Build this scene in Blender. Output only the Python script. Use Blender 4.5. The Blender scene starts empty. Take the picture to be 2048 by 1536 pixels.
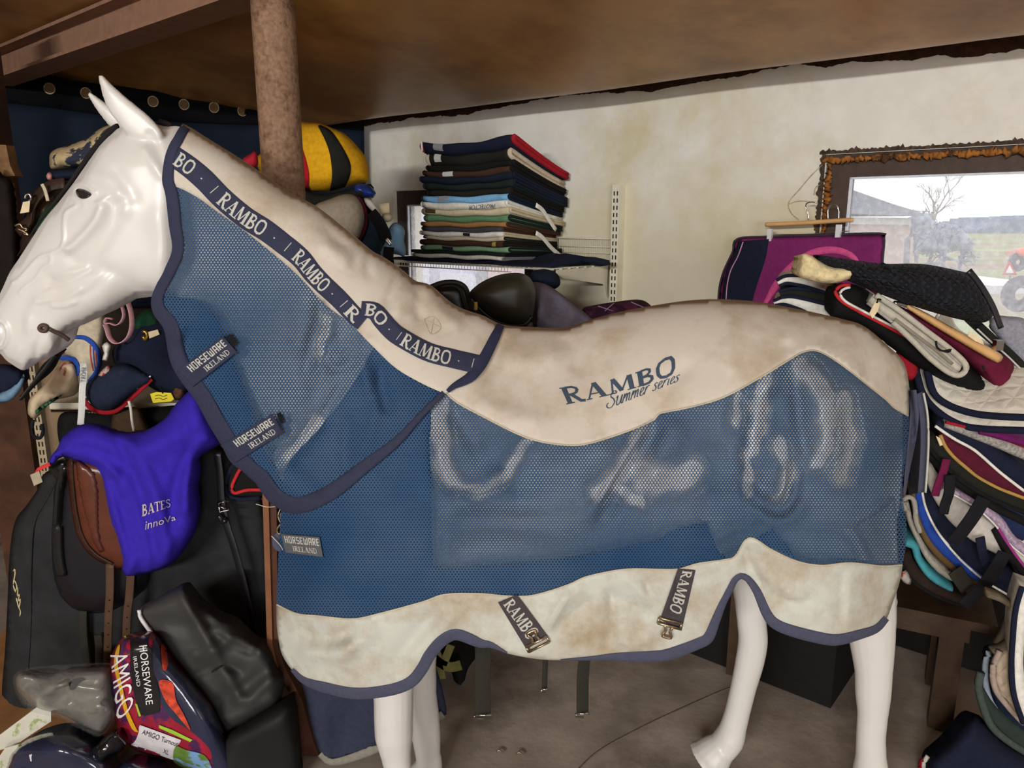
import bpy, bmesh, math, random
import numpy as np
from mathutils import Vector, Matrix
from mathutils.geometry import delaunay_2d_cdt
random.seed(7); np.random.seed(7)
scene = bpy.context.scene
COL = scene.collection

# ------------------------------------------------------------------ camera, world, light, exposure
H = 1.75; F = 1500.0; PITCH = math.radians(12.3)
cd = bpy.data.cameras.new('camera'); cam = bpy.data.objects.new('camera', cd); COL.objects.link(cam)
cd.sensor_fit = 'HORIZONTAL'; cd.sensor_width = 36.0; cd.lens = 36.0 * F / 2048.0
cd.clip_start = 0.05; cd.clip_end = 400
cam.location = (0, 0, H); cam.rotation_euler = (math.radians(90) - PITCH, 0, 0)
scene.camera = cam
scene.view_settings.view_transform = 'Standard'; scene.view_settings.look = 'None'
scene.view_settings.gamma = 1.0; scene.view_settings.exposure = 0.0
scene.view_settings.use_curve_mapping = False
w = bpy.data.worlds.new('overcast_sky'); scene.world = w; w.use_nodes = True
wn = w.node_tree.nodes; wl = w.node_tree.links
bgn = wn['Background']; bgn.inputs['Strength'].default_value = 1.75
tc = wn.new('ShaderNodeTexCoord'); sx = wn.new('ShaderNodeSeparateXYZ'); rp = wn.new('ShaderNodeValToRGB')
wl.new(tc.outputs['Generated'], sx.inputs[0]); wl.new(sx.outputs['Z'], rp.inputs[0]); wl.new(rp.outputs[0], bgn.inputs['Color'])
rp.color_ramp.elements[0].position = 0.0; rp.color_ramp.elements[0].color = (0.93, 0.95, 1.0, 1)
rp.color_ramp.elements[1].position = 0.6; rp.color_ramp.elements[1].color = (0.97, 0.98, 1.0, 1)

def area(name, loc, target, sx_, sy_, power, color):
    l = bpy.data.lights.new(name, 'AREA'); l.shape = 'RECTANGLE'; l.size = sx_; l.size_y = sy_
    l.energy = power; l.color = color
    o = bpy.data.objects.new(name, l); COL.objects.link(o); o.location = loc
    o.rotation_euler = (Vector(target) - Vector(loc)).to_track_quat('-Z', 'Y').to_euler()
    return o
# lamps under the roof well behind the photographer, daylight from the doorway behind
area('roof_lamp', (-3.2, -6.6, 3.25), (0.3, 2.6, 1.3), 3.0, 0.35, 700, (1.0, 0.985, 0.955))
area('doorway_daylight', (1.6, -7.4, 1.5), (0.3, 2.4, 1.0), 2.6, 2.3, 260, (0.96, 0.98, 1.0))

# ------------------------------------------------------------------ helpers
_c, _s = math.cos(PITCH), math.sin(PITCH)
def rays(px, py):
    dx = (np.asarray(px, float) - 1024) / F; dy = (768 - np.asarray(py, float)) / F
    return dx, _c + dy * _s, -_s + dy * _c
def PX(px, py, Y):
    """points at world depth Y seen at pixel (px,py) of the photograph -> (n,3)"""
    dx, ry, rz = rays(px, py); t = np.asarray(Y, float) / ry
    return np.stack([t * dx, t * ry, H + t * rz], -1)
def at(px, py, Y): return Vector(PX(px, py, Y))
def topix(P):
    P = np.asarray(P, float); x = P[..., 0]; y = P[..., 1]; z = P[..., 2] - H
    f = y * _c - z * _s; u = y * _s + z * _c
    return 1024 + F * x / f, 768 - F * u / f
def atz(px, py, z):
    dx, ry, rz = rays(px, py); t = (z - H) / rz
    return Vector((float(t * dx), float(t * ry), z))

def lin(h):
    h = h.lstrip('#'); v = [int(h[i:i + 2], 16) / 255 for i in (0, 2, 4)]
    return tuple(c / 12.92 if c <= .04045 else ((c + .055) / 1.055) ** 2.4 for c in v) + (1,)

MATS = {}
def mat(name, col, rough=.85, var=.12, scale=30, bump=.15, bscale=220, metal=0, spec=.25, col2=None, cscale=4, thr=(.45, .65), sheen=0, coat=0, detail=4, coord='Object', quilt=0, qh=.012):
    if name in MATS: return MATS[name]
    m = bpy.data.materials.new(name); m.use_nodes = True; MATS[name] = m
    N = m.node_tree.nodes; L = m.node_tree.links; b = N['Principled BSDF']
    b.inputs['Roughness'].default_value = rough; b.inputs['Metallic'].default_value = metal
    b.inputs['Specular IOR Level'].default_value = spec
    if sheen: b.inputs['Sheen Weight'].default_value = sheen
    if coat: b.inputs['Coat Weight'].default_value = coat; b.inputs['Coat Roughness'].default_value = .15
    t = N.new('ShaderNodeTexCoord'); co = t.outputs[coord]
    n = N.new('ShaderNodeTexNoise'); n.inputs['Scale'].default_value = scale; n.inputs['Detail'].default_value = detail
    L.new(co, n.inputs['Vector'])
    c1 = Vector(lin(col)[:3])
    r = N.new('ShaderNodeValToRGB'); L.new(n.outputs['Fac'], r.inputs[0])
    r.color_ramp.elements[0].position = .3; r.color_ramp.elements[1].position = .7
    r.color_ramp.elements[0].color = (*(c1 * (1 - var)), 1); r.color_ramp.elements[1].color = (*[min(1, x) for x in c1 * (1 + var)], 1)
    out = r.outputs[0]
    if col2:
        n2 = N.new('ShaderNodeTexNoise'); n2.inputs['Scale'].default_value = cscale; n2.inputs['Detail'].default_value = 6
        n2.inputs['Roughness'].default_value = .65; L.new(co, n2.inputs['Vector'])
        r2 = N.new('ShaderNodeValToRGB'); L.new(n2.outputs['Fac'], r2.inputs[0])
        r2.color_ramp.elements[0].position = thr[0]; r2.color_ramp.elements[1].position = thr[1]
        mx = N.new('ShaderNodeMix'); mx.data_type = 'RGBA'; L.new(r2.outputs[0], mx.inputs[0]); L.new(out, mx.inputs[6])
        mx.inputs[7].default_value = lin(col2); out = mx.outputs[2]
    L.new(out, b.inputs['Base Color'])
    if bump:
        nb = N.new('ShaderNodeTexNoise'); nb.inputs['Scale'].default_value = bscale; nb.inputs['Detail'].default_value = 3; L.new(co, nb.inputs['Vector'])
        bp = N.new('ShaderNodeBump'); bp.inputs['Strength'].default_value = bump; bp.inputs['Distance'].default_value = .004
        L.new(nb.outputs['Fac'], bp.inputs['Height']); L.new(bp.outputs[0], b.inputs['Normal'])
    if quilt:
        mp = N.new('ShaderNodeMapping'); mp.inputs['Rotation'].default_value = (.5, .785, .6); L.new(co, mp.inputs['Vector'])
        vo = N.new('ShaderNodeTexVoronoi'); vo.feature = 'DISTANCE_TO_EDGE'; vo.inputs['Scale'].default_value = quilt; vo.inputs['Randomness'].default_value = .08; L.new(mp.outputs[0], vo.inputs['Vector'])
        rq = N.new('ShaderNodeMapRange'); rq.inputs[2].default_value = .3; L.new(vo.outputs['Distance'], rq.inputs[0])
        bq = N.new('ShaderNodeBump'); bq.inputs['Strength'].default_value = .9; bq.inputs['Distance'].default_value = qh; L.new(rq.outputs[0], bq.inputs['Height'])
        if bump: L.new(bp.outputs[0], bq.inputs['Normal'])
        L.new(bq.outputs[0], b.inputs['Normal'])
    return m

class MB:
    def __init__(s): s.v = []; s.f = []; s.n = 0; s.uv = []; s.mi = []
    def add(s, V, Fc, uv=None, mi=0):
        V = np.asarray(V, float).reshape(-1, 3); o = s.n
        s.v.append(V); s.n += len(V)
        s.f += [tuple(int(i) + o for i in f) for f in Fc]; s.mi += [mi] * len(Fc)
        s.uv.append(np.zeros((len(V), 2)) if uv is None else np.asarray(uv, float)); return s
    def verts(s): return np.concatenate(s.v)

def obj(name, mb, m, parent=None, smooth=True, kind=None, solid=0, off=0):
    V = mb.verts()
    if parent is not None: base = parent_loc(parent)
    else: base = np.array([(V[:, 0].min() + V[:, 0].max()) / 2, (V[:, 1].min() + V[:, 1].max()) / 2, V[:, 2].min()])
    me = bpy.data.meshes.new(name); me.from_pydata([tuple(v) for v in V - base], [], mb.f)
    ml = m if isinstance(m, (list, tuple)) else [m]
    for x in ml: me.materials.append(x)
    if len(ml) > 1: me.polygons.foreach_set('material_index', mb.mi)
    uvs = np.concatenate(mb.uv)
    if np.any(uvs):
        lay = me.uv_layers.new(name='UVMap'); li = np.zeros(len(me.loops), int); me.loops.foreach_get('vertex_index', li)
        lay.data.foreach_set('uv', uvs[li].ravel())
    if smooth: me.polygons.foreach_set('use_smooth', [True] * len(me.polygons))
    me.update()
    o = bpy.data.objects.new(name, me); COL.objects.link(o)
    if parent is not None: o.parent = parent
    else: o.location = base
    if kind: o['kind'] = kind
    if solid:
        md = o.modifiers.new('thickness', 'SOLIDIFY'); md.thickness = solid; md.offset = off
    return o
def parent_loc(p):
    l = np.zeros(3)
    while p is not None: l = l + np.array(p.location); p = p.parent
    return l
def tag(o, label, cat, group=None, kind=None):
    o['label'] = label; o['category'] = cat
    if group: o['group'] = group
    if kind: o['kind'] = kind
    return o
def thing(name, label, cat, loc, group=None):
    o = bpy.data.objects.new(name, None); COL.objects.link(o); o.location = loc; o.empty_display_size = .05
    return tag(o, label, cat, group)
def struct(name, mb, m, smooth=False, parent=None):
    o = obj(name, mb, m, parent, smooth)
    if parent is None: o['kind'] = 'structure'
    return o

def cr(pts, step=8.0, closed=False):
    """Catmull-Rom through pts, resampled about every step units"""
    p = np.asarray(pts, float)
    if len(p) < 3 and not closed:
        n = max(1, int(np.linalg.norm(p[-1] - p[0]) / step)); t = np.linspace(0, 1, n + 1)[:, None]; return p[0] * (1 - t) + p[-1] * t
    e = np.vstack([p[-1], p, p[0], p[1]]) if closed else np.vstack([2 * p[0] - p[1], p, 2 * p[-1] - p[-2]])
    out = []
    m = len(p) if closed else len(p) - 1
    for i in range(m):
        a, b, c, d = e[i], e[i + 1], e[i + 2], e[i + 3]
        n = max(1, int(round(np.linalg.norm(c - b) / step)))
        for t in np.arange(n) / n:
            out.append(.5 * ((2 * b) + (c - a) * t + (2 * a - 5 * b + 4 * c - d) * t * t + (3 * b - a - 3 * c + d) * t ** 3))
    if not closed: out.append(p[-1])
    return np.array(out)
def join(*cs):
    out = [cs[0]]
    for c in cs[1:]:
        c = np.asarray(c, float)
        out.append(c[1:] if np.linalg.norm(c[0] - out[-1][-1]) < 1.5 else c)
    r = np.vstack(out)
    return r[:-1] if np.linalg.norm(r[0] - r[-1]) < 1.5 else r
def inside(poly, q):
    x, y = q[:, 0][:, None], q[:, 1][:, None]; a = poly; b = np.roll(poly, -1, 0)
    c = ((a[:, 1] > y) != (b[:, 1] > y)) & (x < (b[:, 0] - a[:, 0]) * (y - a[:, 1]) / (b[:, 1] - a[:, 1] + 1e-12) + a[:, 0])
    return c.sum(1) % 2 == 1
def pdist(path, q, closed=True):
    a = path if closed else path[:-1]; b = np.roll(path, -1, 0) if closed else path[1:]
    out = np.full(len(q), 1e9)
    for k in range(0, len(q), 4000):
        Q = q[k:k + 4000][:, None, :]; ab = b - a
        t = np.clip(((Q - a) * ab).sum(2) / ((ab * ab).sum(1) + 1e-12), 0, 1)
        out[k:k + 4000] = np.sqrt(((Q - a - t[..., None] * ab) ** 2).sum(2)).min(1)
    return out
def tri(poly, sp):
    """triangulate polygon with interior points -> (points, faces, n_boundary)"""
    poly = np.asarray(poly, float); nb = len(poly)
    lo = poly.min(0); hi = poly.max(0)
    xs = np.arange(lo[0] + sp / 2, hi[0], sp); ys = np.arange(lo[1] + sp / 2, hi[1], sp * .866)
    gx, gy = np.meshgrid(xs, ys); gx = gx + (np.arange(len(ys)) % 2)[:, None] * sp / 2
    q = np.stack([gx.ravel(), gy.ravel()], 1)
    if len(q):
        q = q[inside(poly, q)]
    if len(q): q = q[pdist(poly, q) > sp * .55]
    allp = np.vstack([poly, q]) if len(q) else poly
    r = delaunay_2d_cdt([Vector(p) for p in allp], [], [list(range(nb))], 1, 1e-6)
    pts = np.array([list(v) for v in r[0]]); f = [tuple(t) for t in r[2]]
    orig = r[3]
    return pts, f
def orient(pts, f):
    # faces so that normals look to the camera in pixel space (y down)
    out = []
    for t in f:
        a, b, c = pts[t[0]], pts[t[1]], pts[t[2]]
        cr_ = (b[0] - a[0]) * (c[1] - a[1]) - (b[1] - a[1]) * (c[0] - a[0])
        out.append(t if cr_ < 0 else (t[0],) + tuple(reversed(t[1:])))
    return out
def ev(Y, x, y): return Y(x, y) if callable(Y) else np.full(len(x), float(Y))

def pillow(poly, Y, T=.05, R=40, sp=12, Tb=None, fn=None, mb=None, unp=PX, mi=0):
    """closed cushion whose outline is poly (photo pixels) at depth Y; T front swell, Tb back swell in metres"""
    mb = mb or MB(); poly = np.asarray(poly, float); Tb = T if Tb is None else Tb
    pts, f = tri(poly, sp); f = orient(pts, f); d = pdist(poly, pts)
    pr = np.sqrt(1 - (1 - np.clip(d / R, 0, 1)) ** 2)
    y = ev(Y, pts[:, 0], pts[:, 1]); e = fn(pts[:, 0], pts[:, 1]) * np.clip(d / (R * .6), 0, 1) if fn else 0
    bd = d < .05; n = len(pts)
    front = unp(pts[:, 0], pts[:, 1], y - T * pr - e)
    mid = unp(pts[:, 0], pts[:, 1], y)
    back = mid + np.stack([0 * pr, Tb * pr, 0 * pr], 1)
    mp = np.arange(n); mp[~bd] = n + np.arange((~bd).sum())
    V = np.vstack([front, back[~bd]])
    Fc = list(f) + [(mp[a], mp[c], mp[b]) for a, b, c in f]
    uv = np.vstack([pts, pts[~bd]]) / 1000
    return mb.add(V, Fc, uv, mi)

def sheet(poly, Y, off=0, sp=9, mb=None, mirror=None, unp=PX, mi=0, fn=None):
    """cloth sheet over the region poly at depth Y-off; mirror = plane Y for a twin on the far side"""
    mb = mb or MB(); pts, f = tri(np.asarray(poly, float), sp); f = orient(pts, f)
    y = ev(Y, pts[:, 0], pts[:, 1]) - off
    if fn: y = y - fn(pts[:, 0], pts[:, 1])
    V = unp(pts[:, 0], pts[:, 1], y); mb.add(V, f, pts / 1000, mi)
    if mirror is not None:
        V2 = twin(V, mirror)
        mb.add(V2, [(a, c, b) for a, b, c in f], pts / 1000, mi)
    return mb

def twin(V, Y):
    """the far-side counterpart of near-side points, sloping away a little faster from the ridge"""
    W = V.copy(); d = Y - W[:, 1]; W[:, 1] = Y + d; W[:, 2] -= .22 * np.clip(d, 0, .12); return W
def board(poly, Y, thick, mb=None, dirv=(0, 1, 0), unp=PX):
    """solid board: outline poly at depth Y, extruded by thick along dirv"""
    mb = mb or MB(); poly = np.asarray(poly, float); n = len(poly)
    A = unp(poly[:, 0], poly[:, 1], ev(Y, poly[:, 0], poly[:, 1])); B = A + np.array(dirv) * thick
    ar = 0.5 * np.sum(poly[:, 0] * np.roll(poly[:, 1], -1) - np.roll(poly[:, 0], -1) * poly[:, 1])
    fr = tuple(range(n)); fr = fr if ar < 0 else fr[::-1]
    Fc = [fr, tuple(i + n for i in fr[::-1])]
    for i in range(n):
        j = (i + 1) % n; q = (i, j, j + n, i + n)
        Fc.append(q[::-1] if ar < 0 else q)
    return mb.add(np.vstack([A, B]), Fc)

def frames(P):
    P = np.asarray(P, float); T = np.gradient(P, axis=0); T /= np.linalg.norm(T, axis=1)[:, None] + 1e-12
    return P, T
def tube(P, r, seg=8, mb=None, squash=1.0, up=(0, 0, 1), closed=False, cap=True, mi=0):
    """swept tube; r scalar or per point; squash scales the section across 'up' x tangent"""
    mb = mb or MB(); P, T = frames(P); n = len(P); r = np.broadcast_to(np.asarray(r, float), (n,))
    if closed:
        T = np.roll(P, -1, 0) - np.roll(P, 1, 0); T /= np.linalg.norm(T, axis=1)[:, None] + 1e-12
    up = np.array(up, float); S = np.cross(T, up); ln = np.linalg.norm(S, axis=1)[:, None]
    S = np.where(ln < .15, np.cross(T, [0.3, 1, 0.1]), S); S /= np.linalg.norm(S, axis=1)[:, None] + 1e-12
    U = np.cross(S, T)
    a = np.linspace(0, 2 * np.pi, seg, endpoint=False)
    V = P[:, None] + (np.cos(a)[None, :, None] * S[:, None] + squash * np.sin(a)[None, :, None] * U[:, None]) * r[:, None, None]
    Fc = []
    for i in range(n if closed else n - 1):
        k = (i + 1) % n
        for j in range(seg):
            l = (j + 1) % seg; Fc.append((i * seg + j, k * seg + j, k * seg + l, i * seg + l))
    if cap and not closed:
        Fc += [tuple(range(seg)), tuple(range((n - 1) * seg, n * seg))[::-1]]
    return mb.add(V.reshape(-1, 3), Fc, None, mi)
def strap(P, width, thick, side, mb=None, mi=0, n4=True):
    """flat strap along P; side = direction across the strap (vector or per point)"""
    mb = mb or MB(); P, T = frames(P); n = len(P)
    S = np.broadcast_to(np.asarray(side, float), (n, 3)); S = S - (S * T).sum(1)[:, None] * T; S = S / (np.linalg.norm(S, axis=1)[:, None] + 1e-12)
    U = np.cross(S, T); w = np.broadcast_to(np.asarray(width, float), (n,))[:, None] / 2; h = thick / 2
    prof = [(-1, -.6), (-.92, -1), (.92, -1), (1, -.6), (1, .6), (.92, 1), (-.92, 1), (-1, .6)]
    V = np.stack([P + S * w * a + U * h * b for a, b in prof], 1); s = 8; Fc = []
    for i in range(n - 1):
        for j in range(s):
            l = (j + 1) % s; Fc.append((i * s + j, i * s + l, (i + 1) * s + l, (i + 1) * s + j))
    Fc += [tuple(range(s))[::-1], tuple(range((n - 1) * s, n * s))]
    return mb.add(V.reshape(-1, 3), Fc, None, mi)
def box(c, size, mb=None, ax=None, mi=0):
    mb = mb or MB(); c = np.array(c, float); ax = np.eye(3) if ax is None else np.array(ax, float)
    h = np.array(size, float) / 2
    V = [c + sum(sg * h[k] * ax[k] for k, sg in enumerate(q)) for q in [(-1, -1, -1), (1, -1, -1), (1, 1, -1), (-1, 1, -1), (-1, -1, 1), (1, -1, 1), (1, 1, 1), (-1, 1, 1)]]
    return mb.add(V, [(0, 3, 2, 1), (4, 5, 6, 7), (0, 1, 5, 4), (1, 2, 6, 5), (2, 3, 7, 6), (3, 0, 4, 7)], None, mi)
def pxpath(pts, Y, step=8, smooth=True):
    p = cr(pts, step) if smooth else np.asarray(pts, float)
    return PX(p[:, 0], p[:, 1], ev(Y, p[:, 0], p[:, 1]))
def pband(path, width, Y, off=.002, bulge=.003, mb=None, mirror=None, step=7, side=0):
    """binding / webbing along a photo-pixel path lying on surface Y; side -1/0/1 shifts the band left/centre/right"""
    mb = mb or MB(); p = cr(path, step); T = np.gradient(p, axis=0); T /= np.linalg.norm(T, axis=1)[:, None] + 1e-9
    Nn = np.stack([-T[:, 1], T[:, 0]], 1); n = len(p)
    w = np.broadcast_to(np.asarray(width, float), (n,)) if np.ndim(width) == 0 else np.interp(np.linspace(0, 1, n), np.linspace(0, 1, len(width)), width)
    k = np.array([-1, -.94, -.5, 0, .5, .94, 1]); h = np.array([-.4, .55, .9, 1, .9, .55, -.4])
    rows = []
    uv = []
    for a, b in zip(k, h):
        q = p + Nn * ((a + side) * w / 2)[:, None]
        rows.append(PX(q[:, 0], q[:, 1], ev(Y, q[:, 0], q[:, 1]) - off - bulge * b)); uv.append(q / 1000)
    s = len(k); V = np.stack(rows, 1).reshape(-1, 3); U = np.stack(uv, 1).reshape(-1, 2)
    Fc = [(i * s + j, i * s + j + 1, (i + 1) * s + j + 1, (i + 1) * s + j) for i in range(n - 1) for j in range(s - 1)]
    mb.add(V, Fc, U)
    if mirror is not None:
        mb.add(twin(V, mirror), [f[::-1] for f in Fc], U)
    return mb

# ------------------------------------------------------------------ lettering: thick/thin serif strokes and the built-in sans
_t, _h = .20, .075
GL = {
 'R': (.80, [([(.17, 0), (.17, 1)], _t), ([(.0, .03), (.36, .03)], .07), ([(.0, .97), (.4, .97)], .07), ([(.2, .965), (.45, .96), (.6, .86), (.62, .74), (.56, .6), (.42, .53), (.2, .52)], _h * 1.7), ([(.36, .5), (.64, .06), (.82, .03)], _t * .85)]),
 'A': (.86, [([(.10, .02), (.42, 1)], _h), ([(.42, 1), (.72, .02)], _t), ([(.2, .32), (.6, .32)], _h), ([(.0, .03), (.24, .03)], .07), ([(.52, .03), (.92, .03)], .07)]),
 'M': (1.05, [([(.13, .02), (.18, 1)], _h), ([(.2, 1), (.5, .08)], _t * .9), ([(.5, .08), (.82, 1)], _h), ([(.86, 1), (.9, .02)], _t), ([(0, .03), (.28, .03)], .07), ([(.72, .03), (1.06, .03)], .07)]),
 'B': (.74, [([(.17, 0), (.17, 1)], _t), ([(0, .97), (.4, .97)], .07), ([(0, .03), (.4, .03)], .07), ([(.2, .965), (.44, .95), (.56, .85), (.56, .7), (.44, .57), (.2, .54)], .13), ([(.2, .53), (.48, .5), (.62, .38), (.62, .2), (.48, .06), (.2, .035)], .15)]),
 'O': (.86, [([(.43, .97), (.2, .9), (.1, .7), (.09, .5), (.1, .3), (.2, .1), (.43, .03), (.66, .1), (.76, .3), (.77, .5), (.76, .7), (.66, .9), (.43, .97)], .155)]),
 'I': (.38, [([(.19, 0), (.19, 1)], .16), ([(0, .03), (.38, .03)], .07), ([(0, .97), (.38, .97)], .07)]),
 'E': (.68, [([(.16, 0), (.16, 1)], .16), ([(0, .03), (.6, .04)], .08), ([(0, .97), (.58, .96)], .08), ([(.16, .52), (.45, .52)], .08), ([(.6, 0), (.62, .24)], .06), ([(.58, 1), (.58, .78)], .06)]),
 'L': (.66, [([(.16, 0), (.16, 1)], .16), ([(0, .03), (.58, .04)], .08), ([(0, .97), (.34, .97)], .07), ([(.6, 0), (.62, .26)], .06)]),
 'N': (.86, [([(.12, 0), (.12, 1)], .08), ([(.12, 1), (.74, 0)], .15), ([(.74, 0), (.74, 1)], .08), ([(0, .03), (.26, .03)], .06), ([(.6, .97), (.88, .97)], .06)]),
 'D': (.84, [([(.16, 0), (.16, 1)], .16), ([(0, .03), (.3, .03)], .07), ([(0, .97), (.3, .97)], .07), ([(.16, .965), (.45, .94), (.7, .76), (.72, .5), (.7, .24), (.45, .06), (.16, .035)], .11)]),
 'T': (.72, [([(.36, 0), (.36, 1)], .16), ([(0, .96), (.72, .96)], .08), ([(.2, .03), (.52, .03)], .07), ([(.02, 1), (.0, .76)], .06), ([(.7, 1), (.72, .76)], .06)]),
 'S': (.62, [([(.55, .8), (.48, .94), (.3, .98), (.12, .9), (.08, .74), (.2, .58), (.42, .46), (.54, .3), (.48, .1), (.3, .02), (.12, .06), (.04, .22)], .12)]),
 '.': (.3, [([(.1, .42), (.22, .42)], .1)]), '|': (.3, [([(.14, .1), (.18, .95)], .06)]), ' ': (.4, []),
 # square sans
 'h': (.74, [([(.12, 0), (.12, 1)], .2), ([(.56, 0), (.56, 1)], .2), ([(.12, .5), (.56, .5)], .14)]),
 'o': (.74, [([(.12, .05), (.12, .95), (.56, .95), (.56, .05), (.12, .05)], .17)]),
 'r': (.74, [([(.12, 0), (.12, 1)], .2), ([(.12, .93), (.56, .93), (.56, .5), (.12, .5)], .16), ([(.3, .5), (.58, 0)], .2)]),
 's': (.72, [([(.58, .93), (.12, .93), (.12, .53), (.56, .48), (.56, .07), (.08, .07)], .17)]),
 'e': (.66, [([(.12, 0), (.12, 1)], .2), ([(.12, .93), (.54, .93)], .15), ([(.12, .5), (.48, .5)], .14), ([(.12, .07), (.54, .07)], .15)]),
 'w': (.98, [([(.1, 1), (.14, .08), (.78, .08), (.82, 1)], .17), ([(.46, .08), (.46, .8)], .17)]),
 'a': (.76, [([(.12, 0), (.14, .93), (.58, .93), (.6, 0)], .18), ([(.12, .42), (.58, .42)], .14)]),
}
def text_strokes(s, gap=.1):
    """-> list of (polyline, width) in text units and total width"""
    x = 0; out = []
    for ch in s:
        wd, st = GL[ch]
        for pl, tw in st: out.append((np.array(pl, float) + (x, 0), tw))
        x += wd + gap
    return out, x - gap
def put_text(s, fmap, Y, off, mb=None, gap=.1, clip=None, w3=None):
    """fmap(u in 0..1 along, v in 0..1 up) -> photo pixels; lies on surface Y raised by off"""
    mb = mb or MB(); st, W = text_strokes(s, gap)
    for k, (pl, tw) in enumerate(st):
        p = []
        for a, b in zip(pl[:-1], pl[1:]):
            n = max(1, int(np.linalg.norm(b - a) / .14)); p += [a + (b - a) * i / n for i in range(n)]
        p.append(pl[-1]); p = np.array(p); closed = np.linalg.norm(p[0] - p[-1]) < 1e-6
        T = np.gradient(p, axis=0)
        if closed: T[0] = T[-1] = p[1] - p[-2]
        T /= np.linalg.norm(T, axis=1)[:, None] + 1e-9; Nn = np.stack([-T[:, 1], T[:, 0]], 1)
        # vertical parts heavy, horizontal parts light
        rows = []
        for sg in (-1, 1):
            q = p + Nn * tw / 2 * sg
            u = fmap(q[:, 0] / W, q[:, 1]); rows.append(PX(u[:, 0], u[:, 1], ev(Y, u[:, 0], u[:, 1]) - off - k * 4e-6))
        n = len(p); V = np.stack(rows, 1).reshape(-1, 3)
        mb.add(V, [(2 * i, 2 * i + 1, 2 * i + 3, 2 * i + 2) for i in range(n - 1)])
    return mb
def quadmap(bl, br, tl, tr):
    bl, br, tl, tr = [np.array(p, float) for p in (bl, br, tl, tr)]
    def f(u, v):
        u = np.asarray(u)[:, None]; v = np.asarray(v)[:, None]
        return (bl * (1 - u) + br * u) * (1 - v) + (tl * (1 - u) + tr * u) * v
    return f
def pathmap(path, s0, s1, h, rev=False):
    """along a pixel path between arc fractions, letter height h px centred on the path, up = left of travel (image y down)"""
    p = cr(path, 4); L = np.concatenate([[0], np.cumsum(np.linalg.norm(np.diff(p, axis=0), axis=1))])
    def f(u, v):
        s = (s0 + (s1 - s0) * np.asarray(u)) * L[-1]
        x = np.interp(s, L, p[:, 0]); y = np.interp(s, L, p[:, 1])
        e = 14; tx = np.interp(s + e, L, p[:, 0]) - np.interp(s - e, L, p[:, 0]); ty = np.interp(s + e, L, p[:, 1]) - np.interp(s - e, L, p[:, 1])
        n = np.hypot(tx, ty) + 1e-9; tx, ty = tx / n, ty / n
        k = (np.asarray(v) - .5) * h
        return np.stack([x + ty * k, y - tx * k], 1)
    return f
def sans(s, fmap, Y, off, mb=None, shear=0, unp=PX):
    """built-in sans lettering mapped to photo pixels by fmap(u,v)"""
    mb = mb or MB(); cu = bpy.data.curves.new('lettering', 'FONT'); cu.body = s; cu.shear = shear; cu.resolution_u = 3
    o = bpy.data.objects.new('lettering', cu); COL.objects.link(o)
    dg = bpy.context.evaluated_depsgraph_get(); me = bpy.data.meshes.new_from_object(o.evaluated_get(dg))
    bm = bmesh.new(); bm.from_mesh(me); bmesh.ops.triangulate(bm, faces=bm.faces[:])
    for _ in range(2):
        el = [e for e in bm.edges if e.calc_length() > .16]
        if el: bmesh.ops.subdivide_edges(bm, edges=el, cuts=1, use_grid_fill=False); bmesh.ops.triangulate(bm, faces=bm.faces[:])
    bm.to_mesh(me); bm.free()
    V = np.array([v.co[:2] for v in me.vertices]); Fc = [tuple(p.vertices) for p in me.polygons]
    bpy.data.objects.remove(o); bpy.data.curves.remove(cu); bpy.data.meshes.remove(me)
    lo = V.min(0); hi = V.max(0); q = fmap((V[:, 0] - lo[0]) / (hi[0] - lo[0]), (V[:, 1] - lo[1]) / (hi[1] - lo[1]))
    mb.add(unp(q[:, 0], q[:, 1], ev(Y, q[:, 0], q[:, 1]) - off), Fc); return mb
# ------------------------------------------------------------------ the room (wall frame: t along the right wall, off out from it)
C0 = np.array([-.93, 5.0]); A2 = np.array([.769, -.639]); N2 = np.array([-.639, -.769]); B2 = np.array([-.9506, -.3104])
A3 = np.array([*A2, 0]); N3 = np.array([*N2, 0]); Z3 = np.array([0, 0, 1.0])
def WT(t, off, z):
    t = np.asarray(t, float); off = np.asarray(off, float); z = np.asarray(z, float)
    t, off, z = np.broadcast_arrays(t, off, z)
    return np.stack([C0[0] + t * A2[0] + off * N2[0], C0[1] + t * A2[1] + off * N2[1], z], -1)
def PW(px, py, D):
    """photo pixel -> point on the plane parallel to the right wall, D = -(distance out of the wall)"""
    dx, ry, rz = rays(px, py); k = (-np.asarray(D, float) + C0 @ N2) / (dx * N2[0] + ry * N2[1])
    return np.stack([k * dx, k * ry, H + k * rz], -1)
NB = np.array([-B2[1], B2[0]]); NB = NB if NB @ (np.array([0, 0]) - C0) > 0 else -NB
def PB(px, py, D):
    dx, ry, rz = rays(px, py); k = (-np.asarray(D, float) + C0 @ NB) / (dx * NB[0] + ry * NB[1])
    return np.stack([k * dx, k * ry, H + k * rz], -1)
def BT(s, off, z):
    s, off, z = np.broadcast_arrays(np.asarray(s, float), np.asarray(off, float), np.asarray(z, float))
    return np.stack([C0[0] + s * B2[0] + off * NB[0], C0[1] + s * B2[1] + off * NB[1], z], -1)

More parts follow.
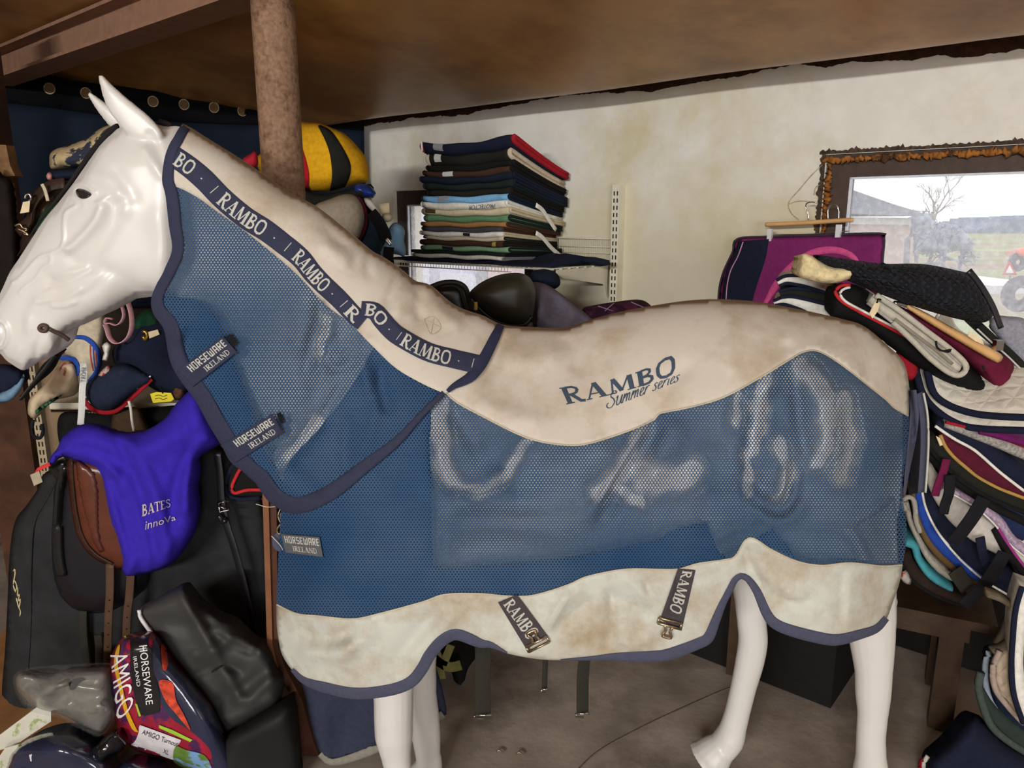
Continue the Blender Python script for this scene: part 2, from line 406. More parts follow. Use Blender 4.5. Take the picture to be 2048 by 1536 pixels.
def wall_mat():
    m = mat('limewashed_plaster', 'E4E0D6', rough=.9, var=.05, scale=9, bump=.35, bscale=26, col2='CFC6A2', cscale=1.6, thr=(.5, .72))
    N = m.node_tree.nodes; L = m.node_tree.links; b = N['Principled BSDF']; src = b.inputs['Base Color'].links[0].from_socket
    t = N.new('ShaderNodeTexCoord'); sp = N.new('ShaderNodeSeparateXYZ'); L.new(t.outputs['Object'], sp.inputs[0]); n = N.new('ShaderNodeTexNoise'); n.inputs['Scale'].default_value = 3; n.inputs['Detail'].default_value = 7; L.new(t.outputs['Object'], n.inputs['Vector'])
    a = N.new('ShaderNodeMath'); a.operation = 'MULTIPLY_ADD'; a.inputs[1].default_value = .7; L.new(n.outputs['Fac'], a.inputs[0]); L.new(sp.outputs['Z'], a.inputs[2])
    r = N.new('ShaderNodeMapRange'); r.inputs[1].default_value = 2.12; r.inputs[2].default_value = 2.34; r.inputs[3].default_value = .55; r.inputs[4].default_value = 0; L.new(a.outputs[0], r.inputs[0])
    mx = N.new('ShaderNodeMix'); mx.data_type = 'RGBA'; L.new(r.outputs[0], mx.inputs[0]); L.new(src, mx.inputs[6]); mx.inputs[7].default_value = lin('CDC39C'); L.new(mx.outputs[2], b.inputs['Base Color'])
    return m
M_plaster = wall_mat()
M_conc = mat('worn_concrete', 'A2968A', rough=.8, var=.24, scale=5, bump=.3, bscale=40, col2='5E5248', cscale=2.2, thr=(.5, .75), detail=8)
M_ceil = mat('varnished_fibreboard', 'B08048', rough=.36, var=.2, scale=1.6, bump=.25, bscale=3.5, spec=.5, col2='855A2E', cscale=2.4, thr=(.42, .7))
M_rust = mat('rusty_steel', '8C6E56', rough=.75, var=.28, scale=70, bump=.7, bscale=80, col2='5F3F2C', cscale=26, thr=(.5, .72))
M_beam = mat('oxide_painted_steel', '8C6A56', rough=.65, var=.12, scale=20, bump=.2, bscale=60, col2='754E3C', cscale=9, thr=(.6, .8))
M_dwood = mat('dark_timber', '3E2A1C', rough=.6, var=.3, scale=18, bump=.25, bscale=70)
M_frame = mat('brown_window_paint', '4A3C34', rough=.55, var=.15, scale=30, bump=.15, bscale=80)
M_foam = mat('orange_foam', '96602A', rough=.9, var=.3, scale=30, bump=.7, bscale=60, col2='4A3220', cscale=14, thr=(.5, .6))
M_white_metal = mat('cream_enamelled_steel', 'E2DCC6', rough=.4, var=.04, scale=20, bump=0, spec=.5)
M_slot = mat('dark_slot', '1A1816', rough=.9, var=.05, bump=0)
M_chrome = mat('bright_metal', 'C8C6C0', rough=.22, var=.05, metal=1, bump=0)
M_bronze = mat('tarnished_buckle', 'A8957A', rough=.32, var=.12, metal=.9, bump=0)

# floor
g = MB(); n = 60; xs = np.linspace(-5.2, 9, n); ys = np.linspace(-8.4, 6, n); X, Y = np.meshgrid(xs, ys)
g.add(np.stack([X.ravel(), Y.ravel(), 0 * X.ravel() + .004 * np.sin(X.ravel() * 3) * np.cos(Y.ravel() * 2.3) - .005], 1), [(j * n + i, j * n + i + 1, (j + 1) * n + i + 1, (j + 1) * n + i) for j in range(n - 1) for i in range(n - 1)])
struct('floor', g, M_conc, True)

# right wall with two window openings, wall thickness .24 behind the plane
W1 = (.24, 1.36, 1.18, 1.93); W2 = (2.87, 4.35, 1.02, 2.01)
g = MB()
def wbox(t0, t1, z0, z1, o0=-.24, o1=0, mb=None):
    return box(WT((t0 + t1) / 2, (o0 + o1) / 2, (z0 + z1) / 2), (abs(t1 - t0), abs(o1 - o0), z1 - z0), mb, [A3, N3, Z3])
wbox(-.3, W1[0], 0, 2.5, mb=g); wbox(W1[1], W2[0], 0, 2.5, mb=g); wbox(W2[1], 16, 0, 2.5, mb=g)
for q in (W1, W2): wbox(q[0], q[1], 0, q[2], mb=g); wbox(q[0], q[1], q[3], 2.5, mb=g)
struct('wall_right', g, M_plaster)
# ragged dark gap and old timber along the top of the wall
rr = np.random.RandomState(3); g = MB(); ts = np.arange(-.2, 4.4, .012)
zb = 2.352 + .012 * np.sin(ts * 5.1) + .012 * np.convolve(rr.randn(len(ts)), np.ones(9) / 4, 'same') * .55
zb = np.where(np.sin(ts * 2.1 + 1) > .45, zb - .014, zb)
V = np.concatenate([WT(ts, .004, zb), WT(ts, .006, 2.5), WT(ts, .0, zb)]); n = len(ts)
g.add(V, [(i, i + 1, n + i + 1, n + i) for i in range(n - 1)] + [(i, 2 * n + i, 2 * n + i + 1, i + 1) for i in range(n - 1)])
struct('trim_1', g, mat('crumbling_edge', '3A2517', rough=.95, var=.4, scale=40, bump=.8, bscale=50))
# back wall and left wall
g = MB(); box(BT(2.4, -.12, 1.6), (5.4, .2, 3.2), g, [np.array([*B2, 0]), np.array([*NB, 0]), Z3])
struct('wall_back', g, mat('dark_boards', '2A2019', rough=.85, var=.3, scale=8, bump=.4, bscale=30))
g = MB(); box((-5.2, -1.6, 2.2), (.15, 13.4, 4.4), g)
struct('wall_left', g, mat('rust_washed_boards', '5A3A28', rough=.85, var=.3, scale=6, bump=.4, bscale=30))

g = MB(); box((2.5, -8.3, 2.2), (16, .15, 4.4), g)
struct('wall_front', g, mat('rust_washed_boards', '5A3A28'))
# roof lining: sheets sagging low beside the wall, rising towards the middle of the room
def ceil_z(off, t):
    z = np.where(off < .3, 2.32 + .12 * (1 - np.clip(off / .3, 0, 1)) ** 2, 2.32 + .196 * (np.minimum(off, 5.5) - .3))
    return z + .012 * np.sin(t * 2.7 + off * 1.3) * np.clip(off, 0, 1) + .008 * np.sin(t * 6.1 - off * 4)* np.clip(off, 0, 1)
no, nt = 70, 110; of = np.concatenate([np.linspace(-.2, .6, 26), np.linspace(.65, 16, no - 26)]); tt = np.linspace(-7, 14, nt)
O, T_ = np.meshgrid(of, tt, indexing='ij'); g = MB(); V = WT(T_.ravel(), O.ravel(), ceil_z(O, T_).ravel())
fc = [(j * nt + i, j * nt + i + 1, (j + 1) * nt + i + 1, (j + 1) * nt + i) for j in range(no - 1) for i in range(nt - 1)]
V2 = V + [0, 0, .05]; m0 = len(V)
g.add(np.vstack([V, V2]), fc + [tuple(k + m0 for k in f[::-1]) for f in fc])
struct('ceiling', g, M_ceil, True)

g = MB(); ts = np.linspace(2.2, 6, 40); box(WT(4.2, .012, .27), (4.4, .02, .54), g, [A3, N3, Z3])
o = struct('shade_strip_right', g, mat('shade_strip_black', '1A1714', rough=.8, var=.3, scale=12, bump=.3))  # added black strip, paints the shade at the wall foot under the bench
# steel beam parallel to the wall and the round post under it
bo = 1.735; g = MB(); ax = [A3, N3, Z3]; L = 2.7; t0 = .29
for (o, z, so, sz) in ((0, 2.466, .14, .014), (0, 2.596, .14, .014), (0, 2.53, .012, .12)):
    box(WT(t0, bo + o, z), (L, so, sz), g, ax)
o = obj('steel_beam', g, M_beam, smooth=False); tag(o, 'red brown painted steel roof beam running to the round rusty post', 'beam', kind='thing')
pc = at(552, 120, 2.7)
th = thing('steel_post', 'round rusty steel post standing behind the horse neck', 'post', (pc.x, pc.y, 0)); th['kind'] = 'thing'
g = MB(); tube(np.stack([np.full(40, pc.x), np.full(40, pc.y), np.linspace(.012, 2.455, 40)], 1), .071, 28, g, up=(0, 1, 0)); obj('shaft', g, M_rust, th)
g = MB(); box((pc.x, pc.y, .006), (.24, .24, .012), g); obj('base_plate', g, M_rust, th, smooth=False)

# windows
def glass_mat():
    m = bpy.data.materials.new('dusty_glass'); m.use_nodes = True; N = m.node_tree.nodes; L = m.node_tree.links; N.clear()
    out = N.new('ShaderNodeOutputMaterial'); tr = N.new('ShaderNodeBsdfTransparent'); gl = N.new('ShaderNodeBsdfGlossy'); gl.inputs['Roughness'].default_value = .05
    df = N.new('ShaderNodeBsdfTranslucent'); df.inputs['Color'].default_value = (.97, .96, 1, 1)
    m1 = N.new('ShaderNodeMixShader'); m1.inputs[0].default_value = .04; L.new(tr.outputs[0], m1.inputs[1]); L.new(gl.outputs[0], m1.inputs[2])
    t = N.new('ShaderNodeTexCoord'); n = N.new('ShaderNodeTexNoise'); n.inputs['Scale'].default_value = 45; n.inputs['Detail'].default_value = 3; L.new(t.outputs['Object'], n.inputs['Vector'])
    r = N.new('ShaderNodeMapRange'); r.inputs[1].default_value = .35; r.inputs[2].default_value = .8; r.inputs[3].default_value = .17; r.inputs[4].default_value = .34; L.new(n.outputs['Fac'], r.inputs[0])
    m2 = N.new('ShaderNodeMixShader'); L.new(r.outputs[0], m2.inputs[0]); L.new(m1.outputs[0], m2.inputs[1]); L.new(df.outputs[0], m2.inputs[2]); L.new(m2.outputs[0], out.inputs['Surface'])
    return m
M_glass = glass_mat()
def window(name, q, fw, inset, reveal):
    t0, t1, z0, z1 = q; c = WT((t0 + t1) / 2, -inset, z0)
    e = bpy.data.objects.new(name, None); COL.objects.link(e); e.location = c; e['kind'] = 'structure'
    g = MB()
    for a in ((t0, t1, z1 - fw, z1), (t0, t1, z0, z0 + fw), (t0, t0 + fw, z0 + fw, z1 - fw), (t1 - fw, t1, z0 + fw, z1 - fw)):
        wbox(*a, -inset - .07, -inset, g)
    obj('window_frame', g, M_frame, e, False)
    g = MB(); wbox(t0 + fw - .005, t1 - fw + .005, z0 + fw - .005, z1 - fw + .005, -inset - .04, -inset - .034, g); obj('pane', g, M_glass, e, False)
    g = MB()
    for a in ((t0 + fw, t1 - fw, z1 - fw - .008, z1 - fw), (t0 + fw, t0 + fw + .008, z0 + fw, z1 - fw)): wbox(*a, -inset - .02, -inset - .005, g)
    obj('bead', g, mat('pale_bead', 'D8DCE4', rough=.4, bump=0), e, False)
    return e
window('window_1', W1, .085, .03, 0); e2 = window('window_2', W2, .09, .015, 0)
# expanding foam squeezed out round the big window, broken plaster at its corner
g = MB(); rr = np.random.RandomState(5)
ts = np.linspace(W2[0] - .01, 4.3, 260); P = WT(ts, .004, W2[3] - .022 + .004 * rr.randn(260)); tube(P, np.abs(.011 + .004 * rr.randn(260)), 7, g)
zs = np.linspace(1.55, W2[3] - .01, 70); P = WT(W2[0] + .012 + .004 * rr.randn(70), .004, zs); tube(P, np.abs(.011 + .006 * np.sin(zs * 21) + .003 * rr.randn(70)), 7, g)
obj('foam_seal', g, M_foam, e2)
g = MB(); ts = np.linspace(W2[0] - .03, 4.3, 200); V = np.concatenate([WT(ts, .003, W2[3] + .002), WT(ts, .003, W2[3] + .012 + .006 * np.abs(rr.randn(200))), ]); n = 200
g.add(V, [(i, i + 1, n + i + 1, n + i) for i in range(n - 1)]); zs = np.linspace(1.5, W2[3] + .012, 60)
V = np.concatenate([WT(W2[0] - .004, .003, zs), WT(W2[0] - .018 - .008 * np.abs(rr.randn(60)), .003, zs)]); n = 60
g.add(V, [(i, n + i, n + i + 1, i + 1) for i in range(n - 1)])
obj('broken_render', g, mat('broken_render_edge', '4A3D33', rough=.95, var=.5, scale=60, bump=.6), e2)
# cracked plaster flake left of the big window
g = MB(); P = PW(*cr([(1645, 330), (1622, 352), (1600, 378), (1578, 405), (1582, 425), (1598, 440)], 3).T, -.001); tube(P, .0025, 6, g)
P = PW(*cr([(1578, 408), (1600, 402), (1636, 405)], 3).T, -.001); tube(P, .002, 6, g)
P = PW(*cr([(1640, 370), (1632, 375), (1628, 390)], 3).T, -.001); tube(P, .0025, 6, g)
struct('trim_2', g, mat('plaster_crack', 'B3A88C', rough=.95, var=.3, scale=50, bump=.3), True)

# ------------------------------------------------------------------ outdoors
M_grass = mat('winter_grass', '8E9C62', rough=.95, var=.2, scale=.6, bump=0, col2='8D7A66', cscale=.16, thr=(.4, .6))
g = MB(); n = 40; xs = np.linspace(-30, 120, n); ys = np.linspace(0, 140, n); X, Y = np.meshgrid(xs, ys)
keep = []
Z = -.06 + .006 * Y
g.add(np.stack([X.ravel(), Y.ravel(), Z.ravel()], 1), [(j * n + i, j * n + i + 1, (j + 1) * n + i + 1, (j + 1) * n + i) for j in range(n - 1) for i in range(n - 1)])
bm_v = g.verts(); side = (bm_v[:, :2] - C0) @ N2
g.f = [f for f in g.f if all(side[i] < -.1 for i in f)]; g.mi = g.mi[:len(g.f)]
struct('ground', g, M_grass, True)
def solid_px(name, poly, Y, thick, m, parent):
    return obj(name, board(poly, Y, thick), m, parent, False)
bl = at(1757, 540, 14)
b = thing('barn', 'pale walled barn with a low blue grey roof seen through the big window', 'building', (bl.x, bl.y, .02))
solid_px('wall', [(1560, 444), (1826, 449), (1826, 545), (1560, 545)], 14, 6, mat('pale_brick', 'C9AFAA', rough=.9, var=.1, scale=3, bump=.1), b)
solid_px('roof', [(1560, 330), (1700, 378), (1786, 408), (1848, 427), (1848, 432), (1560, 424)], 13.7, 7, mat('fibre_cement_roof', '7E8698', rough=.9, var=.1, scale=2), b)
solid_px('fascia', [(1560, 432), (1828, 436), (1828, 450), (1560, 446)], 13.9, .2, mat('white_fascia', 'D9D8E2', rough=.7, bump=0), b)
g = MB(); tube(pxpath([(1828, 436), (1826, 468), (1815, 478), (1812, 540)], 13.6, 4, False), .05, 8, g); obj('downpipe', g, mat('grey_pipe', '77798A', rough=.6, bump=0), b)
bl = at(930, 560, 10.5)
b = thing('outbuilding', 'pale lilac outbuilding with panelled doors seen through the small window', 'building', (bl.x, bl.y, .02))
solid_px('wall', [(700, 200), (1200, 200), (1200, 760), (700, 760)], 10.5, 3, mat('pale_render', 'BDB6D0', rough=.9, var=.05, scale=2, bump=0), b)
for q in ([(816, 430), (850, 425), (850, 455), (816, 458)], [(822, 470), (858, 468), (858, 580), (822, 580)], [(880, 545), (950, 549), (955, 575), (950, 640), (880, 640)]):
    solid_px('door_panel', q, 10.42, .08, mat('pale_panel', 'D2CEE0', rough=.8, bump=0), b)
solid_px('plinth', [(700, 458), (878, 455), (878, 462), (700, 464)], 10.4, .1, mat('grey_lilac_rail', '8F8AA8', rough=.8, bump=0), b)  # narrow rail in a darker grey lilac than the wall
solid_px('door_post', [(954, 535), (974, 535), (974, 640), (954, 640)], 10.38, .12, mat('grey_post', '787684', rough=.8, bump=0), b)
solid_px('brick_pier', [(976, 535), (1046, 535), (1046, 640), (976, 640)], 10.35, .15, mat('faded_brick', 'C9A0A4', rough=.9, var=.2, scale=9, bump=.1), b)
def branches(base, h, r, seed, depth=5, spread=.5, mb=None):
    rs = np.random.RandomState(seed); mb = mb or MB()
    def grow(p, d, l, r, k):
        q = p + d * l; tube(np.array([p, (p + q) / 2 + rs.randn(3) * l * .05, q]), [r, r * .8, r * .6], 4, mb, cap=False)
        if k == 0: return
        for _ in range(3 if k > 1 else 4):
            nd = d + rs.randn(3) * spread; nd[2] += .12; nd /= np.linalg.norm(nd); grow(p + d * l * rs.uniform(.55, 1), nd, l * rs.uniform(.55, .8), r * .55, k - 1)
    grow(np.array(base, float), np.array([0, 0, 1.0]), h * .34, r, depth); return mb
M_twig = mat('bare_twigs', '8C8474', rough=.9, bump=0); M_twig2 = mat('blue_grey_twigs', '6F7890', rough=.9, bump=0)
for i, (px, Y, hh, sd, mm, lab) in enumerate([(1858, 26, 3.3, 1, M_twig, 'bare rounded winter tree behind the barn corner'), (1836, 20, 1.9, 2, M_twig2, 'bluish bare shrub close against the barn corner'), (1890, 22, 1.7, 4, M_twig2, 'bluish bare shrub below the round winter tree'), (1925, 23, 1.3, 6, M_twig2, 'low bare shrub at the field edge right of the round tree')]):
    p = at(px, 500, Y); p.z = -.05 + .006 * Y
    o = obj('winter_tree' if i == 0 else 'winter_shrub', branches(p, hh * (1.25 if i else 1.1), .09 if i == 0 else .07, sd, 5 if i == 0 else 6, .5 if i == 0 else .9), mm)
    tag(o, lab, 'tree' if i == 0 else 'shrub', 'bare trees and shrubs outside')
def ragged(pl, amp, seed):
    q = cr(pl, 3, True); r_ = np.random.RandomState(seed); return q + r_.randn(len(q), 2) * amp
for pl, sd, lab in (([(1828, 438), (1850, 425), (1868, 440), (1880, 462), (1886, 500), (1830, 505)], 3, 'bluish twiggy bush against the barn corner'), ([(1872, 470), (1895, 448), (1918, 452), (1936, 470), (1940, 494), (1905, 504), (1870, 504)], 5, 'bluish twiggy bush at the edge of the field')):
    o = obj('twiggy_bush', pillow(ragged(pl, 2.2, sd), 25, .8, 14, 6), mat('bush_mass', '7C889C', rough=1, var=.35, scale=6, bump=0, col2='A8B0BC', cscale=4)); tag(o, lab, 'bush', 'bare trees and shrubs outside')
g = MB(); rr = np.random.RandomState(8); xs = np.linspace(1400, 2400, 400)
top = 466 - 26 * np.clip((xs - 1940) / 110, 0, 1) - 4 * np.abs(rr.randn(400)); pl = np.vstack([np.stack([xs, top], 1), [(2400, 520), (1400, 520)]])
board(pl, 80, 12, g); o = obj('far_woodland', g, mat('blue_woodland', '6E7F94', rough=1, var=.25, scale=.8, bump=0), smooth=False); tag(o, 'distant blue grey woodland on the skyline', 'woodland', kind='stuff')
p = at(2018, 560, 9)
s = thing('warning_trailer', 'flat trailer with a red and white warning triangle beyond the window', 'trailer', (p.x, p.y, 0))
solid_px('bed', [(1985, 572), (2110, 570), (2110, 586), (1985, 588)], 9.1, 1.5, mat('pale_bed', 'D8D4DC', rough=.7), s)
o = solid_px('warning_triangle', [(2020, 522), (2034, 550), (2006, 550)], 9, .02, mat('warning_red', 'C8323A', rough=.5, bump=0), s); o['label'] = 'red triangle'
o = solid_px('triangle_face', [(2020, 531), (2028, 546), (2012, 546)], 8.985, .012, mat('warning_white', 'F2F0F0', rough=.5, bump=0), s)
g = MB(); tube(pxpath([(2020, 550), (2020, 575)], 9.03, 6, False), .012, 6, g); obj('sign_stalk', g, mat('grey_pipe', '77798A'), s)
wc = at(2040, 588, 8.6); g = MB(); a = np.linspace(0, 2 * np.pi, 33)[:-1]; tube(np.stack([wc.x + .14 * np.cos(a), np.full(32, wc.y), wc.z + .14 * np.sin(a)], 1), .07, 10, g, up=(0, 1, 0), closed=True); obj('wheel', g, mat('tyre_rubber', '3D3C48', rough=.9), s)
p = at(2048, 530, 13); s = thing('orange_machine', 'orange farm machine at the right edge of the window view', 'machine', (p.x, p.y, .02))
obj('body', pillow([(2026, 500), (2046, 494), (2090, 496), (2090, 522), (2028, 520)], 13, .4, 14, 8), mat('machine_orange', 'E0785A', rough=.5), s)
g = MB()
for x in (2036, 2080):
    wc = at(x, 524, 12.7); a = np.linspace(0, 2 * np.pi, 25)[:-1]; tube(np.stack([wc.x + .1 * np.cos(a), np.full(24, wc.y), wc.z + .1 * np.sin(a)], 1), .06, 8, g, up=(0, 1, 0), closed=True)
obj('wheels', g, mat('tyre_rubber', '3D3C48'), s)
# ------------------------------------------------------------------ horse: side surface (near side) as depth over the photo plane, twin on the far side
YM = 2.0
RIDGE = cr([(330, 236), (366, 248), (400, 268), (440, 293), (480, 318), (530, 352), (575, 383), (633, 414), (698, 465), (740, 500), (765, 514), (800, 538), (830, 562), (860, 571), (909, 611), (965, 632), (1006, 650), (1070, 655), (1133, 656), (1172, 643), (1220, 629), (1299, 613), (1397, 600), (1495, 602), (1592, 618), (1690, 640), (1729, 654), (1773, 690), (1807, 726), (1819, 781), (1824, 840), (1830, 900)], 6)
CTRL = np.array([
 (366, 300, .10), (350, 420, .11), (345, 500, .105), (320, 600, .075), (340, 690, .075), (400, 800, .085), (450, 890, .10), (500, 950, .12), (560, 1015, .15), (620, 1020, .20),
 (450, 420, .125), (450, 560, .125), (450, 700, .12), (560, 520, .145), (560, 680, .155), (560, 840, .16), (680, 600, .165), (700, 720, .19), (720, 860, .235), (800, 640, .175), (830, 780, .23), (760, 980, .26), (930, 700, .18), (1000, 740, .19), (900, 900, .285), (1050, 900, .30),
 (553, 1060, .06), (553, 1200, .06), (558, 1300, .07), (582, 1338, .10), (600, 1060, .165), (600, 1200, .17), (615, 1330, .17), (660, 1100, .225), (660, 1260, .225), (670, 1370, .205), (740, 1100, .26), (760, 1240, .258), (760, 1380, .235), (850, 1240, .28), (850, 1330, .26),
 (1000, 1100, .315), (1000, 1280, .30), (1200, 800, .26), (1200, 1000, .32), (1200, 1200, .315), (1150, 1320, .30), (1400, 760, .27), (1400, 950, .32), (1400, 1150, .315), (1400, 1290, .29), (1480, 1160, .29),
 (1560, 740, .28), (1600, 900, .31), (1600, 1100, .315), (1600, 1260, .31), (1700, 760, .25), (1720, 900, .27), (1720, 1100, .275), (1720, 1270, .275), (1790, 800, .15), (1800, 900, .16), (1800, 1000, .17), (1790, 1150, .19), (1775, 1235, .2), (1830, 800, .07), (1830, 950, .08), (1822, 1090, .09)])
def _tps(c):
    P = c[:, :2] / 1000; n = len(P); r = np.linalg.norm(P[:, None] - P[None], axis=2); K = r ** 2 * np.log(r + 1e-9)
    A = np.zeros((n + 3, n + 3)); A[:n, :n] = K + 2e-3 * np.eye(n); A[:n, n] = 1; A[:n, n + 1:] = P; A[n:, :n] = A[:n, n:].T
    b = np.zeros(n + 3); b[:n] = c[:, 2]; return P, np.linalg.solve(A, b)
_P, _W = _tps(CTRL)
def wfield(x, y):
    q = np.stack([x, y], -1) / 1000; out = np.empty(len(q))
    for k in range(0, len(q), 5000):
        r = np.linalg.norm(q[k:k + 5000, None] - _P[None], axis=2); out[k:k + 5000] = (r ** 2 * np.log(r + 1e-9)) @ _W[:-3] + _W[-3] + q[k:k + 5000] @ _W[-2:]
    return out
FOLDS = []; FAMP = 2.3
def fold(pts, amp, width, sharp=1.0):
    """a ridge (amp>0, towards the viewer) or furrow along a polyline, in metres / pixels, fading at its ends"""
    FOLDS.append((cr(pts, 14), amp, width, sharp))
def folds(x, y):
    q = np.stack([x, y], -1); out = np.zeros(len(q))
    for p, amp, wd, sh in FOLDS:
        lo = p.min(0) - 3 * wd; hi = p.max(0) + 3 * wd; k = np.where((q >= lo).all(1) & (q <= hi).all(1))[0]
        if not len(k): continue
        Q = q[k]; a = p[:-1]; ab = p[1:] - a; t = np.clip(((Q[:, None] - a) * ab).sum(2) / (ab * ab).sum(1), 0, 1)
        d = np.sqrt(((Q[:, None] - a - t[..., None] * ab) ** 2).sum(2)); i = d.argmin(1); dm = d[np.arange(len(k)), i]
        s = (i + t[np.arange(len(k)), i]) / len(a); fade = np.clip(np.minimum(s, 1 - s) * 5, 0, 1); fade = fade * fade * (3 - 2 * fade)
        out[k] += amp * np.exp(-(dm / wd) ** 2 * sh) * fade
    return out
f = fold
# trunk mesh folds
f([(1330, 822), (1300, 870), (1255, 940), (1215, 1010), (1180, 1070)], -.012, 20); f([(1306, 840), (1275, 880), (1235, 945), (1195, 1010), (1160, 1060)], .012, 16); f([(1360, 830), (1330, 900), (1290, 980)], .008, 26)
f([(1583, 722), (1592, 790), (1600, 860), (1625, 940)], -.009, 14); f([(1570, 735), (1572, 800), (1585, 880)], .008, 16); f([(1615, 715), (1625, 790), (1640, 860)], .006, 24)
f([(1490, 960), (1500, 985), (1530, 1010), (1560, 1022), (1585, 1000), (1592, 960), (1590, 900)], -.010, 13); f([(1505, 940), (1520, 970), (1548, 985), (1566, 965), (1570, 915)], .009, 13); f([(1500, 1000), (1545, 1040), (1590, 1030), (1612, 985)], .007, 14)
f([(1530, 760), (1512, 830), (1498, 900), (1490, 960)], -.009, 15); f([(1550, 770), (1540, 840), (1530, 900)], .008, 18); f([(1480, 800), (1470, 900), (1465, 980)], .005, 26)
f([(900, 800), (925, 850), (960, 900), (1000, 950)], -.009, 20); f([(880, 850), (880, 920), (905, 968), (960, 985)], .008, 22); f([(960, 880), (985, 935), (1005, 970)], .007, 14); f([(890, 980), (960, 1000), (1040, 985)], -.008, 18)
f([(870, 1060), (960, 1040), (1080, 1060), (1180, 1030)], .010, 34); f([(880, 1010), (980, 1020), (1100, 990)], -.006, 24); f([(880, 1110), (1000, 1090), (1120, 1085)], -.006, 26); f([(1050, 950), (1150, 930), (1230, 880)], .008, 30)
f([(1660, 760), (1655, 860), (1640, 930)], .008, 30); f([(1700, 800), (1712, 900), (1690, 990)], -.007, 22); f([(1755, 830), (1765, 930), (1755, 1040)], .007, 22); f([(1790, 860), (1792, 960), (1785, 1050)], -.006, 14)
f([(1480, 1040), (1560, 1080), (1660, 1090), (1760, 1085)], .006, 30); f([(1420, 960), (1410, 1020), (1440, 1080)], -.006, 22)
f([(1380, 900), (1440, 930), (1450, 1000)], .006, 26)
# cream back
f([(1110, 668), (1150, 700), (1160, 760)], -.005, 16); f([(1000, 690), (1050, 720), (1120, 700)], .006, 26); f([(1230, 640), (1250, 700), (1240, 780)], .004, 26); f([(960, 770), (990, 720), (1010, 665)], -.005, 14); f([(1480, 640), (1460, 700), (1470, 760)], .003, 14); f([(1580, 640), (1575, 690)], .004, 12); f([(1650, 660), (1640, 700)], -.004, 12); f([(1700, 690), (1690, 750)], .004, 12); f([(1745, 720), (1730, 770)], -.004, 10)
f([(1310, 840), (1330, 780), (1390, 720)], -.005, 18); f([(940, 800), (1010, 830), (1100, 850)], .005, 22)
# lower flap
f([(590, 1260), (660, 1275), (720, 1255)], -.008, 16); f([(585, 1300), (660, 1308), (720, 1285)], .009, 15); f([(760, 1240), (710, 1290), (660, 1340)], .008, 20); f([(880, 1215), (820, 1290), (770, 1350)], -.007, 20); f([(920, 1220), (860, 1275), (810, 1330)], .007, 18)
f([(1340, 1240), (1270, 1170), (1240, 1150)], .005, 9); f([(1335, 1240), (1300, 1190), (1292, 1150)], -.005, 9); f([(1325, 1235), (1345, 1180), (1340, 1148)], .004, 7); f([(1310, 1240), (1240, 1200), (1205, 1190)], -.006, 14)
f([(1090, 1265), (1120, 1210), (1140, 1180)], .008, 10); f([(1100, 1270), (1140, 1235), (1190, 1190)], -.006, 12); f([(1075, 1190), (1078, 1235)], -.004, 6); f([(1220, 1165), (1225, 1240), (1215, 1300)], -.006, 9); f([(1230, 1270), (1270, 1290), (1310, 1270)], .006, 12)
f([(1500, 1120), (1560, 1180), (1620, 1200)], .006, 18); f([(1540, 1170), (1580, 1205), (1640, 1200)], -.006, 10); f([(1688, 1130), (1682, 1200), (1679, 1275)], -.004, 7); f([(1702, 1130), (1697, 1200), (1693, 1270)], .002, 12); f([(1480, 1090), (1500, 1130), (1530, 1180)], -.008, 12)
# neck cover
f([(640, 570), (640, 640), (620, 700), (610, 780)], -.010, 14); f([(600, 560), (605, 640), (590, 720)], .007, 24); f([(665, 620), (665, 690), (640, 760), (600, 850)], .009, 16); f([(690, 650), (655, 715), (680, 735), (740, 680)], -.010, 12); f([(700, 750), (660, 800), (610, 880)], -.006, 10); f([(675, 760), (630, 830), (590, 890)], .008, 9)
f([(570, 760), (568, 830), (565, 900)], -.006, 10); f([(715, 700), (690, 720), (660, 712)], .008, 12); f([(730, 660), (725, 720), (740, 800)], .008, 14); f([(760, 720), (765, 790), (780, 830)], -.008, 12); f([(700, 820), (690, 900), (700, 960)], -.006, 14); f([(560, 930), (620, 975), (650, 990)], -.008, 16); f([(760, 780), (740, 860), (720, 920)], .005, 16)
f([(375, 650), (380, 720), (395, 760)], -.006, 14); f([(340, 560), (360, 640), (350, 700)], .006, 14); f([(460, 480), (470, 600), (460, 700)], .005, 40)
f([(640, 445), (690, 490), (720, 495)], -.005, 9); f([(740, 500), (735, 540), (745, 560)], -.005, 7); f([(715, 505), (705, 540)], -.004, 6); f([(700, 530), (660, 500), (640, 490)], .005, 12); f([(850, 580), (835, 610), (845, 650)], -.006, 11); f([(830, 575), (800, 610), (790, 640)], .006, 14); f([(870, 600), (900, 640), (930, 650)], .006, 16); f([(795, 545), (780, 590), (765, 610)], -.004, 5); f([(745, 610), (780, 640), (830, 690)], .004, 14)
NZ = np.random.RandomState(11); _ph = NZ.rand(24) * 6.28; _kx = NZ.randn(24) / 75; _ky = NZ.randn(24) / 110
def wob(x, y): return sum(np.sin(x * a + y * b + p) for a, b, p in zip(_kx, _ky, _ph)) * .0007
_rx = RIDGE[:, 0]; _ry = RIDGE[:, 1]
def smooth_side(x, y):
    """undisturbed side surface: world depth of the near side"""
    x = np.asarray(x, float); y = np.asarray(y, float)
    W = np.clip(wfield(x, y), .03, .34)
    d = pdist(RIDGE, np.stack([x, y], 1), False); yr = np.interp(x, _rx, _ry); d = np.maximum(np.where((y < yr) & (x < 1800), 0, d) - 1.2, 0)
    R = np.interp(x, [350, 600, 900, 1100, 1500, 1750, 1830], [70, 120, 170, 260, 270, 150, 70])
    return YM - W * np.sqrt(1 - (1 - np.clip(d / R, 0, 1)) ** 2.2)
